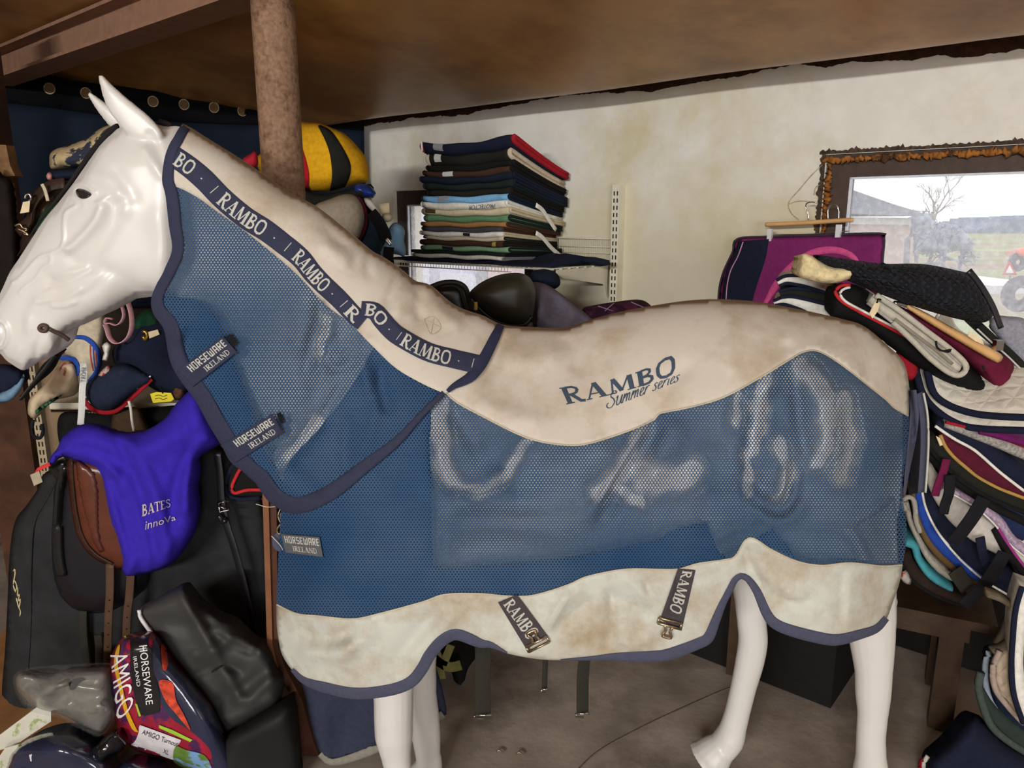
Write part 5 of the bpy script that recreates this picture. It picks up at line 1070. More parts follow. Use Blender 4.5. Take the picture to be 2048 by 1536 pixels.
for a, b_ in (((1196, 612), (1226, 622)), ((1210, 622), (1228, 606)), ((1262, 604), (1300, 620))): tube(PX(*np.array([a, b_]).T.astype(float), Yp - .088), .002, 5, g)
obj('plaid_stripe', g, fab('lilac_thread', '9A7F9A'), pl_)
# ------------------------------------------------------------------ helpers for soft heaps
def lump(name, label, cat, poly, Y, T, R, m, sp=8, Tb=None, fn=None, grp=None, smooth=True, step=7, parent=None):
    p = cr(poly, step, True) if smooth else np.asarray(poly, float)
    o = obj(name, pillow(p, Y, T, R, sp, Tb, fn), m, parent)
    if parent is None: tag(o, label, cat, grp)
    elif label: o['label'] = label
    return o
def pdepth(poly, Y, T, R, fn=None, step=7, smooth=True):
    p = cr(poly, step, True) if smooth else np.asarray(poly, float)
    def f(x, y):
        x = np.asarray(x, float); y = np.asarray(y, float); q = np.stack([x, y], 1); d = np.where(inside(p, q), pdist(p, q), 0)
        e = fn(x, y) * np.clip(d / (R * .6), 0, 1) if fn else 0
        return ev(Y, x, y) - T * np.sqrt(1 - (1 - np.clip(d / R, 0, 1)) ** 2) - e
    return f
def wv2(a, l1, l2, ph=0): return lambda x, y: a * (np.sin((x * .9 + y * .45) / l1 + ph) * .6 + np.sin((x * .3 - y) / l2 + 2 * ph) * .5)
def tagcard(name, parent, quad, Y, m=None):
    return obj(name, board(quad, Y, .0015), m or mat('paper_tag', 'E2CFA8', rough=.8, var=.06, scale=40, bump=0), parent, False)

# ------------------------------------------------------------------ navy tarpaulin with eyelets across the far left wall
M_tarp = mat('navy_tarpaulin', '17202E', rough=.8, var=.15, scale=6, bump=.15, bscale=60, spec=.1); M_tarp_hem = mat('black_tarpaulin_hem', '0B0C10', rough=.8, var=.15, scale=6, bump=.1, spec=.08)
tl = PB(360, 420, -.1); tp_ = thing('tarpaulin', 'dark navy tarpaulin with a row of metal eyelets hung across the far wall', 'tarpaulin', (tl[0], tl[1], 1.2))
tw = lambda x, y: -.1 - .02 * np.sin(x / 38) - .012 * np.sin(x / 17 + y / 90)
top = cr([(2, 150), (100, 158), (200, 168), (330, 184), (500, 203), (600, 214), (728, 232)], 10); mid = cr([(728, 262), (600, 252), (480, 250), (330, 243), (200, 230), (100, 216), (2, 205)], 10)
obj('hem', sheet(join(top, mid), tw, 0, 11, unp=PB), M_tarp_hem, tp_, solid=.003)
obj('curtain', sheet(join(mid[::-1], [(732, 600), (40, 620)], cr([(40, 620), (38, 430), (20, 330), (2, 205)], 12)), tw, 0, 16, unp=PB), M_tarp, tp_, solid=.003)
for x, y in ((99, 177), (172, 186), (306, 203), (368, 209), (428, 215), (485, 222), (610, 234), (655, 238)):
    d = float(tw(np.array([x]), np.array([y]))[0]) - .006; c = PB(float(x), float(y), d); a = np.linspace(0, 2 * np.pi, 21)[:-1]; u = np.array([*B2, 0])
    P = c + np.cos(a)[:, None] * u * .026 + np.sin(a)[:, None] * Z3 * .028
    e = obj('eyelet', tube(P, .005, 6, None, up=(0, 1, 0), closed=True), mat('dull_brass', '8A7A5C', rough=.4, metal=.7, bump=0), tp_)
    P2 = c + np.cos(a)[:, None] * u * .024 + np.sin(a)[:, None] * Z3 * .026 + np.array([*NB, 0]) * .001
    obj('opening', MB().add(P2, [tuple(range(20))]), mat('tan_board', '6E5638', rough=.9), e)

# ------------------------------------------------------------------ heap behind the post: stand with coolers and rugs
rp_ = at(690, 800, 3.65); rs = thing('rug_stand', 'timber stand carrying the heap of rugs behind the round rusty post', 'stand', (rp_.x, 3.7, 0))
obj('top', box((rp_.x, 3.72, 1.36), (.8, .5, .05)), M_dwood, rs, False)
for dx in (-.34, .34):
    for dy in (-.2, .2): obj('leg', box((rp_.x + dx, 3.72 + dy, .667), (.06, .06, 1.334)), M_dwood, rs, False)
cp = [(512, 320), (530, 300), (552, 270), (575, 250), (596, 243), (618, 245), (640, 247), (662, 255), (690, 268), (712, 290), (728, 310), (735, 330), (737, 360), (722, 366), (700, 372), (676, 380), (650, 384), (618, 383), (590, 375), (560, 372), (530, 360)]
fnC = wv2(.02, 19, 40); co = thing('fleece_cooler', 'yellow red and black striped fleece cooler bundled behind the round post', 'horse blanket', tuple(at(640, 385, 3.6)))
M_yel = fab('yellow_fleece', 'E0A81E'); obj('fleece', pillow(cr(cp, 6, True), 3.6, .15, 46, 8, .08, fnC), M_yel, co); DC = pdepth(cp, 3.6, .15, 46, fnC, 6)
obj('black_stripe', sheet(join(cr([(640, 250), (662, 262), (682, 290), (700, 325), (700, 350), (690, 374)], 6), cr([(660, 382), (664, 350), (660, 310), (650, 280), (636, 252)], 6)), DC, .004, 8), F_['charcoal_cloth'], co, solid=.003)
obj('red_stripe', sheet(join(cr([(588, 262), (600, 285), (612, 320), (618, 350), (616, 380)], 6), cr([(604, 380), (590, 372), (560, 366), (556, 320), (572, 280)], 6)), DC, .004, 8), fab('red_fleece', 'B4202C'), co, solid=.003)
tag(obj('crimson_cloth', pillow(cr([(485, 318), (500, 308), (512, 302), (516, 330), (500, 336), (486, 330)], 5, True), 3.3, .04, 12, 6), fab('crimson_fleece', 'B32838')), 'small crimson fleece corner showing left of the round post', 'cloth')
lump('dark_rug', 'black rug folded beneath the yellow striped cooler', 'horse blanket', [(590, 376), (640, 388), (690, 380), (722, 372), (742, 368), (748, 384), (728, 398), (690, 400), (660, 410), (610, 425), (580, 420)], 3.55, .09, 14, F_['charcoal_cloth'], fn=wv2(.012, 14, 18))
lump('blue_bag', 'shiny royal blue bag end beside the yellow cooler', 'bag', [(708, 372), (722, 366), (740, 372), (752, 386), (746, 396), (726, 394), (710, 388)], 3.5, .04, 12, mat('royal_blue_plastic', '243A86', rough=.25, var=.2, scale=30, bump=.3, bscale=60), 5, fn=wv2(.012, 6, 7))
rl_ = thing('rolled_rug', 'beige rolled rug with maroon piping under the black folded one', 'horse blanket', tuple(at(690, 480, 3.45)))
rp2 = [(628, 412), (660, 398), (690, 388), (712, 392), (726, 412), (730, 440), (722, 470), (706, 492), (680, 492), (650, 470), (620, 440)]
obj('roll', pillow(cr(rp2, 6, True), 3.45, .11, 34, 7, .08, wv2(.008, 20, 30)), fab('stone_cotton', 'ADA18E'), rl_)
obj('piping', tube(pxpath([(716, 394), (728, 414), (733, 440), (725, 468), (706, 492), (692, 500)], 3.44, 5), .008, 7), F_['maroon_cloth'], rl_)
lump('tartan_rug', 'dark green and navy rug spilling below the beige roll', 'horse blanket', [(722, 405), (745, 420), (765, 450), (782, 480), (780, 520), (765, 545), (740, 540), (715, 510), (690, 500), (712, 490), (730, 465), (734, 430)], 3.48, .1, 20, mat('dark_tartan', '1A2A36', rough=.95, var=.5, scale=14, bump=.2, col2='1F3A2C', cscale=9), fn=wv2(.02, 11, 14))
lump('white_cloth', 'white cloth flap hanging over the dark rugs beside the small window', 'cloth', [(728, 396), (742, 400), (756, 420), (764, 438), (756, 434), (746, 424), (734, 412)], 3.36, .015, 8, F_['white_cloth'], 5)
lump('denim_rug', 'pale blue rug with a hanging clip beside the small window', 'horse blanket', [(786, 446), (800, 448), (810, 462), (808, 480), (812, 500), (808, 514), (792, 508), (774, 514), (768, 540), (752, 545), (758, 500), (770, 470)], 3.42, .07, 14, fab('washed_blue', '7FA6C6', var=.2, scale=14), fn=wv2(.02, 9, 12))
hk = thing('hanging_clip', 'black strap with a steel trigger clip hanging beside the pale blue rug', 'strap', tuple(at(772, 500, 3.3)))
obj('webbing', strap(pxpath([(742, 424), (760, 448), (770, 470), (772, 480)], 3.32, 5), .05, .004, (1, 0, .5)), mat('black_webbing', '15151A'), hk)
obj('clip', tube(pxpath([(771, 478), (777, 486), (782, 490), (779, 482), (773, 476)], 3.3, 3), .0055, 7), M_chrome, hk)
obj('webbing', strap(pxpath([(778, 494), (777, 520), (786, 555)], 3.32, 5), .045, .004, (1, 0, 0)), mat('black_webbing', '15151A'), hk)
lump('white_bandage', 'small stack of pale bandages wedged beside the window frame', 'bandage', [(764, 430), (778, 426), (786, 434), (782, 442), (768, 444)], 3.4, .03, 8, F_['fleece'], 5)
obj_ = tag(obj('paper_packet', board([(758, 408), (778, 406), (779, 426), (760, 428)], 3.42, .02), mat('paper_tag', 'E2CFA8')), 'cream paper packet standing beside the small window frame', 'packet')

# ------------------------------------------------------------------ far left: timber posts, rack with rugs behind the head
pp = at(8, 700, 3.25); tag(obj('timber_post', box((pp.x - .02, 3.3, 1.3), (.2, .16, 2.6)), mat('rusty_timber', '4E3222', rough=.8, var=.3, scale=7, bump=.3, col2='3A2418', cscale=4), smooth=False), 'rusty brown timber post at the far left edge', 'post', kind='thing')
pp = at(75, 900, 3.3); tag(obj('cupboard_panel', box((pp.x + .02, 3.36, .66), (.3, .04, 1.3)), mat('tan_panel', '8A7458', rough=.8, var=.12, scale=10), smooth=False), 'plain tan upright panel beside the rusty timber post', 'panel')
lk = at(150, 800, 2.95); rk2 = thing('rug_rack', 'cream metal rack with slotted uprights holding the rugs behind the head', 'rack', (lk.x + .3, 3.1, 0))
def yz(py, Y): return float(PX(200., float(py), Y)[2])
zs_ = yz(806, 2.9); x0 = at(98, 806, 2.9).x; x1 = at(480, 806, 2.9).x
obj('shelf', box(((x0 + x1) / 2, 3.13, zs_ - .012), (x1 - x0, .46, .024)), M_white_metal, rk2, False)
obj('front_rail', tube(np.array([[x0 + .01, 2.895, zs_ - .03], [x1, 2.895, zs_ - .03]]), .007, 8), M_chrome, rk2)
zt_ = yz(560, 2.95); obj('shelf', box(((x0 + x1) / 2 + .02, 3.15, zt_ - .012), (x1 - x0 + .1, .44, .024)), M_white_metal, rk2, False)
for xx, yy in ((at(88, 900, 2.98).x, 2.98), (at(88, 900, 2.98).x + .02, 3.34), (x1, 3.34), (x1, 2.98)):
    g = box((xx, yy, .95), (.035, .03, 1.88))
    for z in np.arange(.5, 1.85, .035):
        for dx in (-.007, .007): box((xx + dx, yy - .0155, z), (.005, .002, .02), g, None, 1)
    obj('upright', g, [mat('dull_cream_steel', 'A8987C', rough=.5, bump=0), M_slot], rk2, False)
lump('leather_heap', 'dark brown leather headcollars heaped behind the horse face', 'headcollar', [(58, 400), (70, 380), (95, 362), (130, 352), (170, 350), (230, 350), (260, 480), (160, 560), (90, 565), (40, 560), (30, 500), (46, 440)], 2.98, .1, 34, mat('dark_brown_leather', '33241A', rough=.5, var=.3, scale=20, bump=.4, bscale=40), fn=wv2(.03, 13, 11))
pr_ = thing('plaid_rug', 'rolled cream and navy plaid rug behind the horse forehead', 'horse blanket', tuple(at(160, 335, 2.95)))
M_plaid = mat('cream_navy_plaid', 'B9A67E', rough=.95, var=.25, scale=12, bump=.25, col2='2C3140', cscale=11, thr=(.5, .54)); pq = [(99, 322), (100, 308), (112, 298), (140, 290), (170, 278), (190, 264), (212, 252), (240, 250), (250, 290), (230, 325), (180, 333), (130, 338), (102, 338)]
obj('roll', pillow(cr(pq, 6, True), 2.95, .09, 24, 7, .08, wv2(.014, 15, 12)), M_plaid, pr_)
nr = thing('striped_roll', 'navy rolled rug with pink striped end under the plaid roll', 'horse blanket', tuple(at(150, 360, 2.95))); pq = [(98, 350), (100, 342), (130, 338), (180, 334), (220, 330), (222, 350), (170, 358), (120, 362), (100, 360)]
obj('roll', pillow(cr(pq, 6, True), 2.93, .07, 14, 6), F_['navy_cloth'], nr); obj('rolled_end', pillow(cr([(92, 352), (98, 344), (105, 350), (103, 360), (96, 360)], 4, True), 2.87, .02, 6, 4), fab('pink_stripe', 'C88A86', var=.4, scale=90), nr)
lump('green_cloth', 'dark green cloth tucked among the leather headcollars', 'cloth', [(70, 448), (82, 425), (100, 408), (118, 402), (140, 420), (110, 470), (80, 490), (66, 480)], 2.86, .05, 18, fab('forest_cloth', '20462C'), fn=wv2(.012, 9, 8))
hc = thing('headcollar', 'brown leather headcollar strap with pale edging and a paper tag', 'headcollar', tuple(at(60, 440, 2.84)))
obj('strap', strap(pxpath([(130, 366), (100, 372), (76, 392), (64, 415), (58, 440), (44, 455), (36, 466)], 2.83, 6), .04, .006, (0, .3, 1)), mat('dark_brown_leather', '33241A'), hc)
obj('edging', strap(pxpath([(84, 368), (90, 380), (94, 394), (96, 402)], 2.8, 4), .012, .004, (1, 0, 0)), F_['fleece'], hc)
obj('buckle', tube(pxpath([(30, 452), (40, 448), (46, 456), (55, 458), (47, 466), (58, 470), (46, 462), (36, 458)], 2.8, 3), .004, 6), M_bronze, hc)
obj('ring', tube(pxpath([(50, 398), (52, 390), (60, 389), (62, 398), (56, 404)], 2.8, 3), .005, 6), M_chrome, hc)
tagcard('paper_tag', hc, [(46, 404), (60, 402), (58, 424), (40, 427)], 2.795)
lump('hung_leather', 'black leather hung over the rough wooden plank at the left edge', 'leather', [(-20, 352), (6, 352), (22, 360), (28, 400), (32, 450), (36, 520), (30, 600), (-20, 620)], 2.9, .04, 16, mat('dull_dark_leather', '1C1512', rough=.8, var=.25, scale=14, bump=.3, bscale=40, spec=.15), fn=wv2(.01, 20, 14))
tag(obj('rough_plank', board([(-20, 288), (12, 290), (20, 330), (30, 352), (-20, 354)], 2.95, .05), mat('rough_wood', '7A5A3C', rough=.85, var=.35, scale=22, bump=.4, bscale=60), smooth=False), 'rough wooden plank behind the black leather at the left edge', 'plank')
# rugs on the lower shelf, under the muzzle
st = thing('striped_sheet', 'cream sheet with blue binding and red blue stripes hanging under the muzzle', 'horse blanket', tuple(at(165, 800, 2.75)))
M_crm = fab('ivory_cotton', 'C9BDA4'); p1s = [(118, 660), (150, 645), (190, 628), (206, 625), (208, 655), (204, 690), (202, 730), (196, 755), (180, 770), (160, 776), (152, 750), (150, 724), (132, 712), (113, 706), (120, 690)]
fs = wv2(.01, 16, 22); obj('cloth', pillow(cr(p1s, 6, True), 2.74, .05, 22, 7, .05, fs), M_crm, st); Ds = pdepth(p1s, 2.74, .05, 22, fs, 6)
obj('blue_binding', pband([(112, 706), (122, 716), (136, 716), (150, 722), (155, 740), (152, 752)], [8, 9, 9, 9, 8], Ds, .002, .003, step=4), fab('cobalt_binding', '2D4FA4'), st)
obj('blue_binding', pband([(150, 674), (170, 676), (186, 688), (197, 705), (199, 725), (192, 745), (178, 764)], [8, 10, 10, 9, 9], Ds, .002, .003, step=4), fab('cobalt_binding', '2D4FA4'), st)
for dx, c in ((0, 'C65A4E'), (5, '4A58A8'), (9, 'C65A4E')):
    obj('stripe', pband([(126 + dx, 680), (120 + dx, 694), (118 + dx, 708)], 2.4, Ds, .003, .001, step=4), fab('stripe_' + c, c), st); obj('stripe', pband([(180 + dx * 1.2, 690), (181 + dx * 1.2, 715), (186 + dx, 742)], 2.4, Ds, .003, .001, step=4), fab('stripe_' + c, c), st)
lump('cream_rug', 'crumpled cream rug with red and green stripes on the rack shelf', 'horse blanket', [(56, 828), (58, 800), (72, 785), (90, 768), (108, 742), (130, 722), (148, 726), (158, 745), (160, 772), (150, 790), (120, 798), (100, 804), (86, 822), (70, 838)], 2.76, .07, 24, mat('cream_striped_cotton', 'D0BC9C', rough=.95, var=.12, scale=12, bump=.2, col2='A64A3E', cscale=12, thr=(.56, .6)), fn=wv2(.03, 8, 11))
obj_ = tag(obj('green_stripe_cloth', pillow(cr([(70, 822), (90, 806), (112, 794), (124, 790), (110, 802), (90, 815), (72, 828)], 5, True), 2.67, .012, 6, 5), fab('bottle_green', '3E6A4E')), 'narrow green striped cloth edge on the crumpled cream rug', 'cloth')
vt = thing('navy_sheet', 'navy sheet with red and white binding draped over the rack shelf', 'horse blanket', tuple(at(235, 810, 2.72))); pq = [(168, 795), (172, 770), (190, 752), (215, 735), (250, 728), (290, 745), (304, 755), (300, 765), (278, 780), (256, 800), (232, 820), (205, 824), (184, 815)]
fv = wv2(.016, 14, 20); obj('cloth', pillow(cr(pq, 6, True), 2.7, .06, 20, 7, .06, fv), fab('slate_navy', '252C3E'), vt); Dv = pdepth(pq, 2.7, .06, 20, fv, 6)
obj('red_binding', pband([(166, 796), (180, 815), (205, 824), (232, 821), (258, 800), (280, 780), (303, 758)], [9, 10, 10, 10, 9], 2.69, .004, .005, step=4), F_['red_cloth'], vt); obj('white_piping', pband([(170, 792), (184, 808), (206, 815), (230, 812), (254, 793), (278, 773), (301, 752)], 3, 2.685, .006, .003, step=4), F_['white_cloth'], vt)
lump('dark_navy_rug', 'bulky dark navy rug hanging behind the neck cover edge', 'horse blanket', [(225, 700), (250, 672), (270, 650), (310, 640), (340, 640), (370, 700), (390, 760), (370, 790), (310, 780), (262, 740), (232, 730)], 2.8, .12, 30, F_['navy_cloth'], fn=wv2(.02, 18, 20))
tg = thing('tagged_blanket_pin', 'brass pin with a cream tag on the dark navy rug', 'tag', tuple(at(290, 668, 2.66))); tagcard('paper_tag', tg, [(296, 664), (315, 659), (319, 669), (299, 677)], 2.655)
obj('pin', tube(pxpath([(285, 663), (292, 664), (294, 672), (291, 680), (286, 672)], 2.66, 3), .006, 6), mat('brass', 'B09040'), tg)
lump('green_fleece', 'dark green fleecy cloth heaped under the jaw', 'cloth', [(268, 640), (285, 622), (300, 618), (316, 630), (320, 660), (300, 672), (270, 668), (258, 655)], 2.78, .06, 16, fab('dark_green_fleece', '163A26'), fn=wv2(.015, 7, 7))
pk = thing('pink_halter', 'pale pink strap loops hanging below the jaw', 'halter', tuple(at(245, 685, 2.66))); M_pink = fab('pale_pink_webbing', 'D2A0A8')
obj('strap', strap(pxpath([(256, 605), (262, 625), (264, 650), (258, 672), (246, 684), (232, 686), (220, 676), (214, 658), (210, 648)], 2.66, 4), .02, .003, (.4, .9, 0)), M_pink, pk)
obj('strap', strap(pxpath([(244, 612), (248, 630), (242, 645), (232, 650), (220, 646), (210, 646), (214, 636), (226, 638)], 2.67, 4), .014, .003, (.4, .9, 0)), M_pink, pk)
lump('red_white_cloth', 'small red and white cloth tucked beside the striped sheet', 'cloth', [(196, 750), (206, 738), (218, 730), (222, 742), (214, 754), (202, 760)], 2.68, .03, 9, mat('red_white_cotton', 'B9A99C', rough=.95, var=.1, col2='A02A30', cscale=22, thr=(.48, .54)), 5)
rb = thing('white_ribbon', 'narrow white ribbon with black letters hanging in front of the shelf', 'ribbon', tuple(at(164, 840, 2.62)))
Dr = lambda x, y: 2.62 + 0 * np.asarray(x, float); obj('ribbon', strap(pxpath([(166, 724), (168, 750), (165, 775), (164, 800), (163, 825), (161, 850)], 2.62, 5), .022, .0015, (1, .2, 0)), mat('white_label', 'D8D8D2'), rb)
obj('printed_lettering', sans('SPORT', quadmap((172, 735), (170, 765), (163, 735), (161, 765)), 2.612, 0), M_print, rb, False)
lump('white_roll', 'short white bandage roll above the dark red cloth', 'bandage', [(204, 692), (214, 684), (222, 690), (218, 705), (214, 722), (204, 720), (208, 706)], 2.67, .025, 8, F_['white_cloth'], 5)
yt = thing('yellow_price_tag', 'yellow price tag with handwriting hanging from the rack shelf', 'price tag', tuple(at(322, 805, 2.72))); obj('card', board([(300, 788), (312, 784), (342, 786), (348, 798), (342, 803), (306, 806)], 2.72, .002), mat('yellow_card', 'E6D22C', rough=.6, var=.05, bump=0), yt, False)
obj('string', tube(pxpath([(325, 787), (322, 775), (318, 768)], 2.715, 4), .002, 5), F_['black_cloth'], yt)
g = MB(); 
for y in (792, 798): tube(pxpath([(310, y), (318, y - 2), (326, y + 1), (334, y - 2)], 2.718, 2), .0012, 4, g)
obj('handwriting', g, M_print, yt)
lump('striped_pad_corner', 'brown and orange striped pad corner below the navy rug', 'pad', [(346, 760), (356, 752), (366, 752), (370, 775), (366, 796), (350, 800), (344, 784)], 2.74, .03, 10, mat('brown_orange_stripe', '5A3A2A', rough=.9, var=.4, scale=70), 5)
cpb = thing('peaked_cap', 'navy cap with a pale blue peak hanging at the left edge', 'cap', tuple(at(28, 800, 2.5)))
obj('crown', pillow(cr([(-10, 735), (10, 728), (32, 735), (46, 742), (48, 764), (30, 780), (10, 790), (-10, 780)], 6, True), 2.5, .06, 18, 7), F_['navy_cloth'], cpb)
obj('peak', pillow(cr([(-5, 790), (14, 778), (34, 764), (47, 748), (48, 762), (40, 782), (24, 800), (4, 806), (-8, 802)], 5, True), 2.46, .02, 9, 6), fab('dusty_blue', '6E8CA4'), cpb)
bs = thing('black_strap', 'broad black lettered strap hanging diagonally beside the muzzle', 'strap', tuple(at(75, 760, 2.5)))
obj('webbing', strap(pxpath([(124, 700), (105, 722), (80, 755), (48, 790)], 2.5, 6), .05, .006, (.7, .2, .7)), mat('black_webbing', '15151A'), bs); obj('webbing', strap(pxpath([(110, 712), (92, 735), (66, 768), (40, 800)], 2.47, 6), .018, .004, (.7, .2, .7)), mat('charcoal_webbing', '3A3A3A', rough=.8), bs)
obj('loop', tube(pxpath([(66, 840), (64, 862), (70, 874), (80, 876), (86, 864), (84, 848)], 2.6, 4), .006, 6), mat('black_webbing', '15151A'), bs)
# ------------------------------------------------------------------ right side: bench and the leaning heap of saddle pads
def layer(path, wpx, Y, depth, mb=None, step=7, dirv=(.35, .93, 0)):
    """one cloth layer seen edge-on: rim along path (photo pixels), wpx thick, running back from the viewer"""
    mb = mb or MB(); p = cr(path, step); n = len(p); T = np.gradient(p, axis=0); T /= np.linalg.norm(T, axis=1)[:, None]; Nn = np.stack([-T[:, 1], T[:, 0]], 1)
    w_ = np.interp(np.linspace(0, 1, n), np.linspace(0, 1, len(wpx)), wpx) if np.ndim(wpx) else np.full(n, wpx); y = np.interp(np.linspace(0, 1, n), np.linspace(0, 1, len(Y)), Y) if np.ndim(Y) else np.full(n, Y)
    d = np.array(dirv) / np.linalg.norm(dirv); rows = []
    for a, b in ((-1, depth), (-1, .008), (-.8, .0), (-.4, -.006), (0, -.008), (.4, -.006), (.8, 0), (1, .008), (1, depth)):
        q = p + Nn * (a * w_ / 2)[:, None]; base = PX(q[:, 0], q[:, 1], y); rows.append(base + d * b)
    m = len(rows); V = np.stack(rows, 1).reshape(-1, 3)
    Fc = [(i * m + j, i * m + (j + 1) % m, (i + 1) * m + (j + 1) % m, (i + 1) * m + j) for i in range(n - 1) for j in range(m)] + [tuple(range(m))[::-1], tuple(range((n - 1) * m, n * m))]
    return mb.add(V, Fc)
def pad(label, path, w, Y, m, depth=.3, rim=None, rw=.004, rside=1, name='saddle_pad', cat='saddle pad', grp='leaning heap of saddle pads on the bench', dirv=(.35, .93, 0), rim2=None):
    p = cr(path, 7); Y0 = float(np.mean(Y)); b = PX(p[:, 0], p[:, 1], Y0).min(0); e = thing(name, label, cat, (float(p[:, 0].mean() - 1024) / F * Y0, Y0, float(b[2])), grp)
    obj('quilt', layer(path, w, Y, depth, dirv=dirv), m, e)
    for r_, sd in ((rim, rside), (rim2, -rside)):
        if r_ is None: continue
        T = np.gradient(p, axis=0); T /= np.linalg.norm(T, axis=1)[:, None]; wa = np.interp(np.linspace(0, 1, len(p)), np.linspace(0, 1, len(w)), w) if np.ndim(w) else w
        q = p + np.stack([-T[:, 1], T[:, 0]], 1) * (np.asarray(wa) / 2 * sd).reshape(-1, 1); y = np.interp(np.linspace(0, 1, len(p)), np.linspace(0, 1, len(Y)), Y) if np.ndim(Y) else Y
        obj('piping', tube(PX(q[:, 0], q[:, 1], y - .002), rw, 6), r_, e)
    return e
# bench
a0 = np.array([1.567, 2.29, 0]); ad = np.array([-.237, .12, 0]); ad /= np.linalg.norm(ad); bd = np.array([.45, .89, 0]); bench = thing('wooden_bench', 'dark varnished wooden bench under the leaning heap of saddle pads', 'bench', tuple(a0 + ad * .4 + bd * .2))
M_bench = mat('dark_varnished_oak', '3E2C1C', rough=.5, var=.3, scale=16, bump=.2, bscale=70, spec=.4); BX = [ad, np.array([-ad[1], ad[0], 0]), Z3]; bn = BX[1] * (1 if BX[1] @ bd > 0 else -1)
obj('seat', box(a0 + ad * .42 + bn * .17 + Z3 * .432, (.94, .42, .032), None, BX), M_bench, bench, False)
obj('apron', box(a0 + ad * .42 + bn * .0 + Z3 * .385, (.8, .024, .062), None, BX), M_bench, bench, False)
for u, v in ((.07, .03), (.77, .03), (.07, .31), (.77, .31)): obj('leg', box(a0 + ad * u + bn * v + Z3 * .208, (.075, .07, .416), None, BX), M_bench, bench, False)
lump('crimson_pad_edge', 'crimson cloth edge showing between the rump and the white quilted pads', 'cloth', [(1800, 690), (1822, 700), (1838, 730), (1836, 756), (1815, 760), (1795, 730)], 2.36, .03, 10, F_['red_cloth'], 6)
lump('dark_cloth_pile', 'dark cloth filling the heap behind the white quilted pads', 'cloth', [(1800, 740), (1850, 740), (1900, 800), (2060, 860), (2060, 1060), (1900, 980), (1840, 900), (1815, 820)], 2.42, .02, 20, F_['black_cloth'], 12)
tag(obj('shade_block', box((1.02, 2.82, .2), (.72, .4, .4), None, [A3, N3, Z3]), mat('shade_block_black', '141210', rough=.8, var=.2, bump=.1), smooth=False), 'added black box standing in for the deep shade behind the hind legs', 'shade block')  # added black box, darkens the floor where only shade lies behind the legs
# top: black quilted pad with sheepskin lining
M_quilt = mat('black_honeycomb_quilt', '1D1E25', rough=.8, var=.2, scale=90, bump=.2, bscale=75, spec=.25, quilt=62, qh=.01)
tq = thing('sheepskin_pad', 'black quilted pad with a cream sheepskin lining on top of the heap', 'saddle pad', tuple(at(1790, 600, 2.2)))
qp = [(1626, 510), (1660, 513), (1700, 519), (1764, 527), (1845, 528), (1915, 541), (1945, 550), (1966, 574), (1984, 606), (1988, 628), (1972, 644), (1939, 643), (1877, 628), (1799, 603), (1736, 578), (1702, 563), (1690, 545), (1660, 536), (1634, 524)]
fq = lambda x, y: .012 * np.sin(x / 70) + .01 * np.exp(-(((x - 1770) * .8 - (y - 545) * 1.2) / 14) ** 2)
obj('quilt', pillow(cr(qp, 7, True), 2.2, .09, 36, 8, .16, fq), M_quilt, tq)
obj('sheepskin', pillow(cr([(1606, 508), (1622, 511), (1642, 524), (1662, 534), (1690, 537), (1714, 534), (1706, 553), (1690, 561), (1665, 567), (1640, 565), (1608, 558), (1597, 547), (1602, 528)], 5, True), 2.17, .025, 12, 6, .1, wv2(.007, 6, 5)), mat('cream_sheepskin', 'DCCB9C', rough=1, var=.2, scale=60, bump=.9, bscale=90), tq)
obj('edge_strap', strap(pxpath([(1938, 541), (1962, 572), (1984, 610), (1996, 640), (2002, 656)], 2.13, 6), .016, .006, (1, 0, .4)), M_leath2, tq)
obj('welt', tube(pxpath([(1764, 527), (1790, 545), (1812, 572), (1850, 600), (1900, 622)], lambda x, y: 2.2 - .093 + 0 * x, 6), .005, 6), M_quilt, tq)
# folded white and navy pads beyond the croup
for lab, pl, Yd, m, b_ in (('folded white pad with a navy edge uppermost behind the croup', [(1556, 566), (1574, 559), (1608, 562), (1640, 570), (1668, 578)], 2.42, 'white_cloth', 'navy_cloth'), ('folded navy lined pad in the middle of the three behind the croup', [(1560, 589), (1583, 585), (1620, 590), (1668, 600)], 2.43, 'charcoal_cloth', 'navy_cloth'), ('broad white folded pad lowest of the three behind the croup', [(1548, 606), (1572, 601), (1610, 608), (1640, 620), (1670, 632)], 2.44, 'white_cloth', 'navy_cloth')):
    pad(lab, pl, [12, 18, 22, 24] if 'broad' not in lab else [8, 22, 34, 44], Yd, F_[m], .3, F_[b_], .006, 1, grp='folded pads behind the croup', rim2=F_[b_])
# black pad with red and white piping
bk = thing('fleece_pad', 'thick black fleece pad with red and white piping', 'saddle pad', tuple(at(1800, 760, 2.27)))
kp = [(1661, 590), (1668, 572), (1682, 566), (1720, 572), (1760, 600), (1830, 650), (1900, 700), (1960, 750), (1985, 776), (1982, 790), (1966, 798), (1939, 788), (1861, 748), (1814, 719), (1767, 682), (1720, 651), (1680, 638), (1661, 632)]
obj('fleece', pillow(cr(kp, 7, True), 2.32, .06, 26, 8, .1), fab('black_fleece', '1A1919', bump=.8, bscale=120), bk)
obj('red_piping', tube(pxpath([(1700, 570), (1683, 571), (1671, 583), (1683, 602), (1720, 624), (1767, 649), (1814, 674), (1850, 694)], 2.25, 6), .0055, 6), fab('scarlet_piping', 'BE2E32'), bk); obj('white_piping', tube(pxpath([(1700, 575), (1690, 577), (1680, 586), (1690, 602), (1724, 621), (1770, 645), (1816, 669), (1850, 688)], 2.245, 6), .004, 6), F_['white_cloth'], bk)
